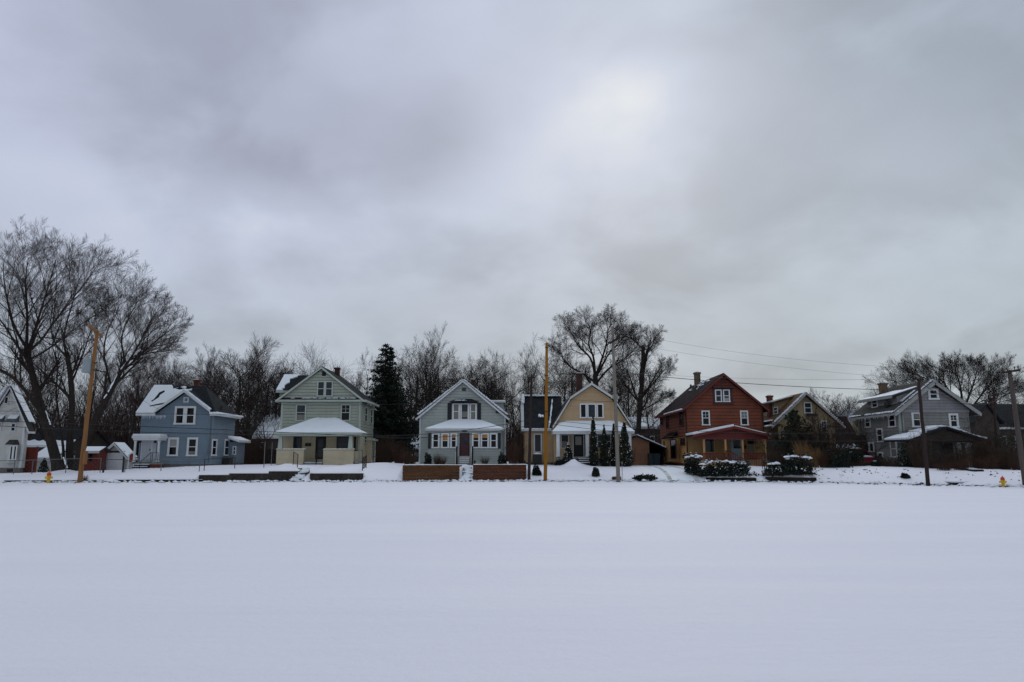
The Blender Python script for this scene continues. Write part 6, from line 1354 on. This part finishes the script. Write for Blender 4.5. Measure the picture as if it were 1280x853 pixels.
CS = spec([9, 8, 7, 5], [38, 38, 36, 34], [.50, .55, .56, .72], [.03, .03, .03, .03], wob=[.10, .12, .11, .08], f0=[.25, .12, .1, .08], rmin=.007, split=1)
big_tree('broad round crowned bare tree towering behind the tan house gable', [
 ([(747, 575), (746, 530), (745, 495), (744, 468)], .42, .30, .7, 2),
 ([(744, 470), (738, 448), (724, 434), (716, 420), (712, 412)], .17, .03, .2, 11), ([(744, 470), (742, 448), (736, 430), (738, 414), (734, 404)], .17, .03, .2, 11), ([(745, 470), (752, 450), (758, 430), (760, 414), (764, 404)], .17, .03, .2, 11),
 ([(745, 480), (760, 462), (776, 452), (790, 440), (798, 430)], .15, .03, .25, 11), ([(744, 478), (726, 466), (712, 458), (702, 446), (698, 438)], .14, .03, .25, 10), ([(745, 472), (760, 444), (774, 428), (782, 418)], .13, .03, .2, 10),
], 83.5, 105, CS)
big_tree('dark bare tree with a snapped upright top behind the carport', [
 ([(797, 578), (798, 540), (800, 505), (803, 470), (804, 432)], .32, .20, .35, 7),
 ([(801, 495), (804, 470), (809, 445), (814, 423)], .11, .05, .5, 4), ([(801, 500), (812, 485), (824, 470), (832, 460)], .12, .02, .25, 9), ([(800, 505), (788, 490), (778, 475), (772, 462)], .11, .02, .25, 9), ([(799, 515), (812, 508), (826, 500), (836, 497)], .09, .02, .25, 8),
], 76, 106, CS)
def limb_snow(parent, pts, Y, w):
    mb = MB(); P = [PY(a, b, Y) for a, b in pts]; rng = random.Random(5)
    for a, b in zip(P, P[1:]):
        n = int((b - a).length / .2) + 1
        if n: mb.tube([a.lerp(b, i / n) + Vector((rng.uniform(-.02, .02), 0, rng.uniform(-.02, .02))) for i in range(n + 1)], [w * rng.uniform(.5, 1.1) for i in range(n + 1)], 6)
    part('snow', mb, 'roof_snow', parent)
limb_snow(t3, [(127, 505), (138, 486), (147, 468)], YB + .35, .08); limb_snow(t3, [(151, 462), (162, 447), (176, 437)], YB + .35, .06)
limb_snow(t1, [(57, 514), (63, 531)], YB - .1, .05); limb_snow(t1, [(79, 572), (84, 585)], YB - .1, .07)

# conifers ---------------------------------------------------------
def spruce(label, px, Y, top, bot, wpx, seed, m='needles', name='spruce', n_whorl=40, gap=.0, snowy=0, cat='conifer', base_t=.06, droop=.25):
    rng = random.Random(seed); x = XX(px, Y, 540); z0 = gz(x, Y); zt = ZZ(top, Y); H = zt - z0; R = wpx / 2 * Y / F
    t = thing(name, label, cat, (x, Y, z0)); tr = MB(); tr.tube([(x, Y, z0 - .2), (x, Y, z0 + H * .5), (x, Y, zt)], [H * .022, H * .013, .01], 8); part('trunk', tr, 'bark', t)
    f = MB(); sn = MB(); bo = MB()
    for w in range(n_whorl):
        fz = base_t + (1 - base_t) * (w / n_whorl) ** 1.0; z = z0 + H * fz
        prof = min(1.0, (1 - fz) * 1.3 + .02) * (1 + .22 * math.sin(w * 1.9 + seed)) * (1.0 if w % 3 else 1.2)
        nb = int(7 + 6 * (1 - fz))
        for k in range(nb):
            L = R * prof * rng.uniform(.62, 1.1); az = rng.uniform(0, 6.28); d = Vector((math.cos(az), math.sin(az), 0)); p0 = Vector((x, Y, z + rng.uniform(-.1, .1)))
            steps_ = max(2, int(L / .28)); prev = p0
            for i in range(1, steps_ + 1):
                q = i / steps_; p = p0 + d * (L * q) + Vector((0, 0, -droop * L * q + .22 * L * q * q))
                if i == steps_: bo.tube([p0, p], [.03, .008], 3, False)
                for j in range(6):
                    o = Vector((rng.gauss(0, .13), rng.gauss(0, .13), rng.uniform(-.26, .03))) * (1.1 - .4 * q) ; f.leaf(p + o, .12 + .03 * rng.random(), rng)
                if snowy and rng.random() < snowy: sn.leaf(p + Vector((0, 0, .08)), .09, rng, Vector((0, 0, 2)))
    part('branches', bo, 'bark', t); part('foliage', f, m, t)
    if snowy: part('snow', sn, 'roof_snow', t)
    return t
spruce('tall dark spruce between the green and grey houses', 479, 76, 428, 570, 100, 3, n_whorl=38)
spruce('dark conifer top close behind the tall spruce on its right', 486, 77.5, 431, 570, 60, 4, n_whorl=30)
spruce('bushy pine in front of the yellow house left wall', 994, 58.5, 511, 585, 62, 5, 'pine', 'pine', 15, droop=-.1, cat='pine', base_t=.12)
def arbor(label, px, Y, top, wpx, seed, snowy=.03, name='arborvitae', shape=.8, m='arbor', group=None, dens=1.0, py_b=None):
    rng = random.Random(seed); x = XX(px, Y, 560); z0 = gz(x, Y); zt = ZZ(top, Y); H = zt - z0; R = wpx / 2 * Y / F
    t = thing(name, label, 'shrub' if H < 1.6 else 'conifer', (x, Y, z0), group); tr = MB(); tr.tube([(x, Y, z0 - .1), (x, Y, zt - .2 * H)], [.06, .015], 6); part('trunk', tr, 'bark', t)
    f = MB(); s = MB(); n = int(2600 * dens * max(.15, H * R / 2.2))
    for i in range(n):
        fz = rng.random() ** 1.15; az = rng.uniform(0, 6.28); pr = (1 - fz) ** shape * (.55 + .45 * min(1, fz / .12)) * (1 + .22 * mnoise.noise((math.cos(az) * 1.5 + seed, math.sin(az) * 1.5, fz * 7))); r = R * pr * (rng.random() ** .35)
        p = Vector((x + r * math.cos(az), Y + r * math.sin(az), z0 + H * fz + .05)); f.leaf(p, .075, rng, Vector((math.cos(az), math.sin(az), .3)) * .6)
        if rng.random() < snowy and r > R * pr * .75: s.leaf(p + Vector((.03 * math.cos(az), -.04, .03)), .06, rng, Vector((0, -1, 1)))
    part('foliage', f, m, t)
    if s.v: part('snow', s, 'roof_snow', t)
    return t
arbor('tallest narrow dark evergreen right of the tan house door', 742, 60.2, 521.5, 14, 1, shape=.62)
arbor('second narrow evergreen, shorter, before the tan house porch', 755.5, 60.3, 532, 16, 2, shape=.8)
arbor('narrow evergreen mostly behind the weathered grey pole', 767.5, 60.6, 531, 14, 3, shape=.75)
arbor('rightmost and widest narrow evergreen before the tan house', 781, 60.0, 529, 22, 4, shape=.7)
arbor('small dark evergreen left of the tan house door', 710, 60.5, 555, 15, 5, snowy=.08, shape=.7)
arbor('dark conical shrub between the white shed and leaning tree', 57, 60, 574, 15, 6, snowy=0, shape=.8)
arbor('dark rounded column shrub right of the brown fence', 990, 56.5, 562, 9, 7, shape=.5)
arbor('dark clipped column conifer beside the lime coloured wall', 1077, 60, 545, 22, 8, shape=.3, dens=.8)
def bush(label, px, Y, wpx, hpx, seed, m='hedge', snowy=.25, name='shrub', depth=1.0, cat='shrub', group=None, leaf=.09, n=900, caps=0, z_off=0):
    rng = random.Random(seed); x = XX(px, Y, 590); z0 = gz(x, Y) + z_off; R = wpx / 2 * Y / F; H = hpx * Y / F; t = thing(name, label, cat, (x, Y, z0), group)
    f = MB(); s = MB(); st = MB()
    for i in range(8): a = rng.uniform(0, 6.28); st.tube([(x, Y, z0 - .1), (x + R * .5 * math.cos(a), Y + .4 * math.sin(a), z0 + H * .7)], [.025, .01], 4)
    part('stems', st, 'bark', t)
    for i in range(int(n * max(.3, R * H))):
        a = rng.uniform(0, 6.28); ph = math.asin(rng.uniform(-.25, 1)); k = rng.random() ** .3 * (1 + .45 * mnoise.noise((math.cos(a) * R * 1.6 + seed, math.sin(a), ph * 2)))
        ex = 1 / (abs(math.cos(a)) ** 4 + abs(math.sin(a)) ** 4) ** .25; p = Vector((x + R * k * ex * math.cos(a) * math.cos(ph) ** .6, Y + depth * k * ex * math.sin(a) * math.cos(ph) ** .6, z0 + H * max(0, math.sin(ph)) * k + rng.uniform(0, .12)))
        f.leaf(p, leaf, rng)
        if ph > 1.0 and k > .85 and mnoise.noise((p.x * 2.2, p.y * 2.2, seed)) > .25 - snowy * .9 and rng.random() < snowy * 1.6: s.leaf(p + Vector((0, 0, .05)), leaf * .9, rng, Vector((0, -.4, 2.5)))
    for i in range(caps):
        u = rng.uniform(-.85, .85); s.blob((x + R * u, Y - depth * rng.uniform(0, .55), z0 + H * (1.0 - .22 * u * u) + rng.uniform(-.1, .03)), rng.uniform(.10, .32), .28, rng.uniform(.05, .12), rng, .35, 7, 4, half=True)
    part('foliage', f, m, t)
    if s.v: part('snow', s, 'roof_snow', t)
    return t
# hedges
bush('long snow capped dark hedge in front of the red house porch', 905, 51.4, 68, 18, 1, name='hedge', depth=1.1, n=1500, caps=15, cat='hedge', z_off=-.1)
bush('left high end of the snowy hedge by the red house driveway', 866, 52.6, 20, 21, 2, name='hedge', depth=.9, n=1500, caps=9, cat='hedge', z_off=.1)
bush('small rounded snowy shrub left of the short hedge', 965, 49.6, 17, 15, 3, name='shrub', depth=.8, n=1500, caps=7)
bush('short boxy snow topped hedge before the yellow house', 995, 49.4, 38, 22, 4, name='hedge', depth=1.0, n=1500, caps=12, cat='hedge')
bush('dark spreading evergreen shrub right of the ornamental grass', 1048, 53, 26, 24, 5, depth=1.0, n=1100, snowy=.12)
bush('flat snow dusted juniper left of the red car', 1064, 55, 30, 19, 6, depth=1.0, n=1000, snowy=.35)
bush('dark shrub at the corner of the weathered grey house', 1141, 51.5, 26, 32, 7, depth=.9, n=1000, snowy=.02)
bush('dark shrub right of the dark pole before the snowy porch', 1164, 51, 20, 20, 8, depth=.8, n=1000, snowy=.02)
bush('tiny shrub poking through snow left of the orange pole', 671, 52.6, 9, 9, 9, depth=.4, n=2500, snowy=.3)
bush('small leafy shrub in the snow bank before the tan house', 744.5, 52.4, 8, 8, 10, depth=.4, n=2500, snowy=.2)
bush('low shrub at the left foundation of the tan house', 702, 60.8, 16, 6, 11, depth=.4, n=1500, snowy=.3)
bush('rounded shrub at left corner of the grey house', 535, 60.5, 8, 12, 12, depth=.5, n=1600, snowy=.1)
bush('rounded olive shrub at right corner of the grey house', 628, 60.6, 10, 13, 13, depth=.5, n=1600, snowy=.05)
bush('low ground cover spilling over snow edge by the driveway', 806, 51.2, 26, 5.5, 14, depth=.5, n=2200, snowy=.3)
bush('dark evergreen mass at the far right behind the rightmost pole', 1266, 50, 44, 52, 15, m='pine', depth=1.5, n=300, snowy=0)
bush('dark low shrub at the foot of the red car', 1100, 55.5, 12, 12, 16, depth=.6, n=1300, snowy=.1)
bush('small dark weed clump in the snow right of the grey pole', 1131, 45.5, 6, 3, 17, depth=.3, n=2500, snowy=.1)
bush('white frosted plant at the foot of the weathered grey house', 1095, 53, 8, 5, 18, depth=.3, n=2500, snowy=.9)

# twiggy brush -------------------------------------------------------
def brush_mesh(seed, m, n=230, H=1.0, spread=.5, nm='twigs'):
    rng = random.Random(seed); mb = MB()
    for i in range(n):
        a = rng.uniform(0, 6.28); r = rng.random() ** .6 * .35; p = Vector((r * math.cos(a), r * math.sin(a), -.05)); d = Vector((math.cos(a) * spread * rng.random(), math.sin(a) * spread * rng.random(), 1)).normalized(); L = H * rng.uniform(.55, 1.05)
        c = chain(mb, p, d, L, .008, .003, 3, rng, .10, .0, 3)
        for k in range(4):
            j = rng.randrange(1, 4); chain(mb, c[0][j], side_dir(c[2][j], .6, rng.uniform(0, 6.28)), L * rng.uniform(.2, .4), .005, .002, 2, rng, .15, .02, 3)
    return mb.mesh(nm, M[m])
BM = {'red': brush_mesh(1, 'brush_red', spread=.6), 'brown': brush_mesh(2, 'brush_brown', spread=.7), 'grass': brush_mesh(3, 'dry_grass', n=300, spread=.55), 'brown2': brush_mesh(4, 'brush_brown', n=170, spread=.9), 'red2': brush_mesh(5, 'brush_red', n=170, spread=.9)}
def brush(kind, px, Y, wpx, pytop, label, name='brush', cat='bush', group=None, dy=1.0):
    x = XX(px, Y, 575); z = gz(x, Y); H = ZZ(pytop, Y) - z; W = wpx * Y / F; o = bpy.data.objects.new(name, BM[kind]); C.objects.link(o); o.location = (x, Y, z); o.scale = (W / 1.5, max(W / 1.5, .8) * dy, H / .98); o.rotation_euler = (0, 0, 0)
    o['label'] = label; o['category'] = cat
    if group: o['group'] = group
for a in [
 ('red', 512, 60, 24, 566, 'rusty brown brush left of the grey house'), ('red', 499, 64, 22, 556, 'rust coloured brush right of the spruce foot'), ('brown', 482, 66, 26, 548, 'dark brush under the tall spruce'), ('red2', 468, 72, 30, 548, 'brown brush left under the spruce by the driveway'),
 ('red', 641, 60, 20, 555, 'rusty tall brush right of the grey house'), ('brown', 648, 64, 20, 545, 'dark brush between the grey and tan houses'), ('red2', 552, 60.3, 14, 570, 'thin reddish shrub under the grey house left windows'), ('red2', 546, 60.5, 10, 568, 'thin shrub at the far left porch window of the grey house'), ('red2', 606, 60.4, 12, 571, 'thin shrub under the grey house right windows'),
 ('grass', 1003, 54.5, 20, 556, 'tall golden ornamental grass behind the short hedge'), ('grass', 1018, 54, 20, 563, 'golden grass clump right of the tall grass'), ('red', 1031, 53.5, 24, 566, 'orange brown brush before the yellow house'), ('red', 1044, 55, 22, 560, 'rust brush right of the golden grass'), ('brown', 1022, 60, 40, 540, 'dark tangled bush before the yellow house wall'), ('brown2', 1060, 58, 40, 548, 'dark tangled bush right of the yellow house'), ('red2', 1068, 54, 36, 577, 'low red brown brush left of the red car'),
 ('brown', 1082, 60, 22, 530, 'tall dark thicket beside the lime coloured wall'), ('brown', 977, 60, 30, 566, 'brown bush right beside the red house porch'), ('brown2', 968, 58, 16, 572, 'low brown bush at the red house porch steps'), 
 ('red2', 1180, 46.5, 22, 580, 'reddish saplings left of the slab on the snowy slope'), ('red2', 1200, 46.5, 26, 575, 'reddish saplings right above the black slab'), ('brown', 1168, 48.5, 30, 568, 'dark brush before the weathered house porch'), ('brown', 1195, 49, 36, 564, 'dense dark brush before the weathered house porch right side'), ('brown', 1225, 50, 32, 552, 'dark brush right of the snowy porch'), ('red2', 1232, 48, 40, 570, 'red brown brush behind the right hydrant'), ('brown2', 1258, 48, 36, 556, 'dark brush left of the rightmost pole'), ('red2', 1272, 47, 24, 574, 'low reddish brush at the rightmost pole'),
 ('brown2', 1112, 52.5, 30, 570, 'dark low brush at the weathered house side wall'), ('brown', 1150, 50, 30, 548, 'tall dark brush left of the snowy grey porch'), ('brown2', 1240, 51, 44, 538, 'tall tangled brush below the distant dark pole'), ('brown2', 1040, 59, 50, 535, 'tall tangled brush at the yellow house right corner'), ('brown', 970, 58, 26, 560, 'dark upright brush before the brown fence'), ('brown2', 1005, 58, 50, 530, 'wide tangled brush behind the golden grass'),
 ('brown', 320, 70, 40, 545, 'dark thicket left of the green house'), ('brown2', 306, 72, 30, 552, 'dark thicket right of the blue house annex'), ('red2', 107, 49.2, 6, 594, 'tiny reddish weeds at the foot of the tan pole'), ('brown', 655, 68, 18, 535, 'dark brush at the tan house wing left wall'),
 ('brown2', 787, 66, 14, 560, 'bare brush at the right corner of the tan house'),
]: brush(*a)
# small multi-stem trees in front at right and by the yellow house
def small_tree(label, px, Y, top, seed, kind='oak', H=6, r=.09, sx=1.0, twig='twig', group=None):
    S0 = dict(SP[kind]); SP[kind] = dict(S0, n=[7, 6, 5, 3], rmin=.008); b, s = tree_mesh(kind, seed, H, r, 7); SP[kind] = S0; x = XX(px, Y, 580); z = gz(x, Y); zt = ZZ(top, Y); hh = max(v[2] for v in s.v); k = (zt - z) / hh; t = thing('small_tree', label, 'tree', (x, Y, z), group); t.scale = (k * sx, k * sx, k)
    for nm, mb, m in (('trunk', b, 'bark'), ('crown', s, twig)): o = bpy.data.objects.new(nm, mb.mesh(nm, M[m])); C.objects.link(o); o.parent = t
small_tree('gnarled small bare tree before the snowy grey porch', 1176, 47.5, 545, 51, sx=1.5, r=.14)
small_tree('leafless tree tangled over the right corner of the yellow house', 1040, 60, 518, 61, 'round', sx=1.2)
small_tree('leafless tree before the left side of the weathered grey house', 1095, 56, 535, 62, 'oak', sx=1.0)
small_tree('leafless tree over the right end of the snowy grey porch', 1200, 50, 528, 63, 'oak', sx=1.5)
small_tree('leafless tree left of the pine before the yellow house', 976, 61, 520, 64, 'oak', sx=1.2)
small_tree('leafless tree hanging over the yellow house middle wall', 1032, 57, 512, 65, 'oak', sx=1.3)
small_tree('slim bare tree climbing before the yellow house gable', 1023, 58, 505, 52, 'upright', sx=.8)
small_tree('thin bare tree right of the pine by the yellow house', 1009, 57, 535, 53, 'oak', sx=1.0)
small_tree('bare young tree right of the snowy grey porch', 1218, 52, 535, 54, 'oak', sx=1.2)
small_tree('low bare tree arching over the dark far right house', 1250, 54, 508, 55, 'oak', sx=1.2)
small_tree('vine covered tree beside the lime coloured wall', 1074, 62, 515, 56, 'round', sx=.9)
small_tree('small bare tree left of the green house dormer', 333, 74, 490, 58, 'round', sx=1.0, twig='twig_grey')
small_tree('small bare tree behind the carport', 826, 78, 520, 59, 'oak', sx=1.1, twig='twig_grey')
# weeds in yards: uncountable
mb = MB(); rng = random.Random(4)
for i in range(120):
    x = rng.uniform(18, 34) if i < 230 else rng.uniform(-44, 18); y = K(x) + rng.uniform(1, 6); z = gz(x, y) - .02
    for k in range(3): mb.add([(x + rng.uniform(-.1, .1) - .006, y, z), (x + rng.uniform(-.1, .1) + .006, y, z), (x + rng.uniform(-.15, .15), y, z + rng.uniform(.04, .12))], [(0, 1, 2)])
solo('dead_weeds', mb, 'dirt', 'sparse dead weeds poking through the yard snow', 'weeds', kind='stuff')
# dense far woods closing the view
def woods():
    mb = MB(); rng = random.Random(9)
    hp = [(-90, 8.5), (-62, 8.5), (-45, 8.5), (-34, 9), (-22, 7), (-10, 7.5), (2, 8), (11, 6.5), (17, 4), (34, 4.5), (44, 5), (58, 6), (90, 6)]
    for i in range(20000):
        x = rng.uniform(-85, 80) if i < 15000 else rng.choice((-1, 1)) * rng.uniform(80, 165); y = rng.uniform(104, 124); H = interp(hp, x * 62 / y * 1.0) * (1 + .35 * mnoise.noise((x * .12, y * .1, 2))) * rng.uniform(.45, 1.1); p = Vector((x, y, gz(x, y) - .1)); d = Vector((rng.gauss(0, .14), rng.gauss(0, .14), 1)).normalized()
        c = chain(mb, p, d, H, rng.uniform(.02, .06), .008, 3, rng, .08, .02, 3)
        for k in range(3):
            j = rng.randrange(1, 4); chain(mb, c[0][j], side_dir(c[2][j], .6, rng.uniform(0, 6.28)), H * rng.uniform(.2, .4), .025, .008, 1, rng, .1, .03, 3)
    solo('far_woods', mb, 'twig_red', 'dense dark leafless thicket closing the view behind the houses', 'woods', kind='stuff')
woods()
# ================================================================== LIGHT
def sky():
    w = bpy.data.worlds.new('World'); sc.world = w; w.use_nodes = True; nt = w.node_tree; N = nt.nodes.new; L = nt.links.new
    for n in list(nt.nodes): nt.nodes.remove(n)
    out = N('ShaderNodeOutputWorld'); bg1 = N('ShaderNodeBackground'); bg2 = N('ShaderNodeBackground'); mix = N('ShaderNodeMixShader')
    st = N('ShaderNodeTexSky'); st.sky_type = 'NISHITA'; st.sun_disc = False; st.sun_elevation = SUN_EL; st.sun_rotation = SUN_AZ; st.air_density = 1.2; st.dust_density = 3
    L(st.outputs[0], bg1.inputs[0]); bg1.inputs[1].default_value = .08
    tc = N('ShaderNodeTexCoord')
    def mth(op, a, b=None, c=None):
        m = N('ShaderNodeMath'); m.operation = op
        for i, v in enumerate((a, b, c)):
            if v is None: continue
            if isinstance(v, (int, float)): m.inputs[i].default_value = v
            else: L(v, m.inputs[i])
        return m.outputs[0]
    sep = N('ShaderNodeSeparateXYZ'); L(tc.outputs['Generated'], sep.inputs[0])
    # cloud-deck coordinates: direction projected on a plane
    zz = mth('ADD', mth('MAXIMUM', sep.outputs[2], 0), .42)
    comb = N('ShaderNodeCombineXYZ'); L(mth('DIVIDE', sep.outputs[0], zz), comb.inputs[0]); L(mth('DIVIDE', sep.outputs[1], zz), comb.inputs[1])
    def noise(sc_, det, rough, off, dist=0):
        mp = N('ShaderNodeMapping'); mp.inputs['Location'].default_value = off; L(comb.outputs[0], mp.inputs[0]); n = N('ShaderNodeTexNoise'); n.inputs['Scale'].default_value = sc_; n.inputs['Detail'].default_value = det; n.inputs['Roughness'].default_value = rough; n.inputs['Distortion'].default_value = dist; L(mp.outputs[0], n.inputs[0]); return n
    nb = noise(2.4, 6, .5, (3.1, 1.7, 0), .25); nf = noise(5.0, 6, .5, (7.3, 2.2, 0), .2)
    sh = N('ShaderNodeMapRange'); sh.interpolation_type = 'SMOOTHSTEP'; sh.inputs['From Min'].default_value = .38; sh.inputs['From Max'].default_value = .58; sh.inputs['To Min'].default_value = -.055; sh.inputs['To Max'].default_value = .05; L(nb.outputs[0], sh.inputs[0])
    # warped direction for the broad masses
    nw = noise(1.5, 4, .55, (1, 5, 2)); sub = N('ShaderNodeVectorMath'); sub.operation = 'SUBTRACT'; L(nw.outputs['Color'], sub.inputs[0]); sub.inputs[1].default_value = (.5, .5, .5)
    scl = N('ShaderNodeVectorMath'); scl.operation = 'SCALE'; L(sub.outputs[0], scl.inputs[0]); scl.inputs['Scale'].default_value = .22
    add = N('ShaderNodeVectorMath'); add.operation = 'ADD'; L(tc.outputs['Generated'], add.inputs[0]); L(scl.outputs[0], add.inputs[1])
    def sumlobes(lobes, warp=True):
        val = None
        for px, py, rad, amp, sq in lobes:
            d = ray(px, py).normalized(); u = Vector((0, 0, 1)); right = d.cross(u).normalized(); upv = right.cross(d)
            # elliptical gaussian-ish lobe around direction d
            src = add.outputs[0] if warp else tc.outputs['Generated']
            dr = N('ShaderNodeVectorMath'); dr.operation = 'DOT_PRODUCT'; L(src, dr.inputs[0]); dr.inputs[1].default_value = tuple(right / (rad * sq))
            du = N('ShaderNodeVectorMath'); du.operation = 'DOT_PRODUCT'; L(src, du.inputs[0]); du.inputs[1].default_value = tuple(upv / rad)
            df = N('ShaderNodeVectorMath'); df.operation = 'DOT_PRODUCT'; L(src, df.inputs[0]); df.inputs[1].default_value = tuple(d)
            r2 = mth('ADD', mth('POWER', dr.outputs['Value'], 2.0), mth('POWER', du.outputs['Value'], 2.0))
            g = mth('MULTIPLY', mth('EXPONENT', mth('MULTIPLY', r2, -1.0)), mth('GREATER_THAN', df.outputs['Value'], 0.0))
            v = mth('MULTIPLY', g, amp); val = v if val is None else mth('ADD', val, v)
        return val
    lob = sumlobes(LOBES); lob2 = sumlobes(LOBES2, False)
    v = mth('ADD', sh.outputs[0], mth('MULTIPLY', mth('SUBTRACT', nf.outputs[0], .5), .14))
    v = mth('ADD', v, lob); v = mth('ADD', v, lob2)
    v = mth('ADD', v, SKY_BASE)
    # overcast skies brighten toward the zenith
    hi = N('ShaderNodeMapRange'); hi.inputs['From Min'].default_value = .55; hi.inputs['From Max'].default_value = 1.0; hi.inputs['To Min'].default_value = 0; hi.inputs['To Max'].default_value = ZEN; L(sep.outputs[2], hi.inputs[0])
    v = mth('ADD', v, hi.outputs[0])
    back = N('ShaderNodeMapRange'); back.inputs['From Min'].default_value = .1; back.inputs['From Max'].default_value = -.5; back.inputs['To Min'].default_value = 0; back.inputs['To Max'].default_value = BACK; L(sep.outputs[1], back.inputs[0])
    v = mth('ADD', v, back.outputs[0]); v = mth('MAXIMUM', v, .1)
    # tint: lilac where dark and high left, neutral near the horizon
    lil = sumlobes([(160, 60, .36, .9, 1.6)], False)
    low = N('ShaderNodeMapRange'); low.inputs['From Min'].default_value = .0; low.inputs['From Max'].default_value = .45; L(sep.outputs[2], low.inputs[0])
    c1 = N('ShaderNodeMix'); c1.data_type = 'RGBA'; L(low.outputs[0], c1.inputs[0]); c1.inputs[6].default_value = (.88, 1.0, 1.05, 1); c1.inputs[7].default_value = (.855, .985, 1.17, 1)
    c2 = N('ShaderNodeMix'); c2.data_type = 'RGBA'; c2.clamp_factor = True; L(lil, c2.inputs[0]); L(c1.outputs[2], c2.inputs[6]); c2.inputs[7].default_value = (.90, .965, 1.24, 1)
    sat = N('ShaderNodeMapRange'); sat.inputs['From Min'].default_value = .6; sat.inputs['From Max'].default_value = .85; L(v, sat.inputs[0])
    c3 = N('ShaderNodeMix'); c3.data_type = 'RGBA'; L(sat.outputs[0], c3.inputs[0]); L(c2.outputs[2], c3.inputs[6]); c3.inputs[7].default_value = (.99, 1.0, .95, 1)
    L(c3.outputs[2], bg2.inputs[0]); L(v, bg2.inputs[1])
    mix.inputs[0].default_value = .97; L(bg1.outputs[0], mix.inputs[1]); L(bg2.outputs[0], mix.inputs[2]); L(mix.outputs[0], out.inputs[0])
SUN_EL, SUN_AZ = math.radians(27.5), math.radians(10)
SKY_BASE, ZEN, BACK = .495, .16, .06
# px, py of each cloud mass as seen when the photograph was taken -> a fixed direction in the sky; radius, amount, aspect
LOBES = [(800, 125, .045, .10, 1.5), (850, 140, .12, .12, 2.2), (60, 60, .16, .05, 1.6), (340, 100, .14, -.09, 1.7), (540, 150, .08, -.09, 1.4), (560, 40, .08, .06, 1.6), (90, 200, .07, -.05, 2.2), (200, 240, .07, .11, 3.2), (450, 265, .08, .08, 2.6), (640, 240, .10, .02, 1.6),
         (1180, 50, .20, -.11, 1.3), (960, 250, .12, -.03, 1.5), (1150, 190, .09, .07, 1.8), (1060, 330, .07, .06, 2.2), (1200, 300, .10, .01, 1.6), (590, 170, .06, -.06, 1.5), (640, 400, .12, -.02, 3), (1000, 420, .09, -.04, 2.6), (60, 330, .10, .02, 2)]
LOBES2 = [(800, 125, .03, .06, 1.3)]
sky()
sd = bpy.data.lights.new('sun', 'SUN'); sd.energy = .55; sd.angle = math.radians(25); sd.color = (1, .97, .93)
so = bpy.data.objects.new('sun', sd); C.objects.link(so); so.location = (20, -20, 60)
dirv = Vector((math.sin(SUN_AZ) * math.cos(SUN_EL), math.cos(SUN_AZ) * math.cos(SUN_EL), math.sin(SUN_EL)))
so.rotation_euler = dirv.to_track_quat('Z', 'Y').to_euler()
sc.view_settings.view_transform = 'Standard'; sc.view_settings.look = 'None'; sc.view_settings.exposure = 0; sc.view_settings.gamma = 1; sc.view_settings.use_curve_mapping = False
sc.cycles.use_denoising = True
sc.cycles.max_bounces = 5; sc.cycles.diffuse_bounces = 3; sc.cycles.glossy_bounces = 2
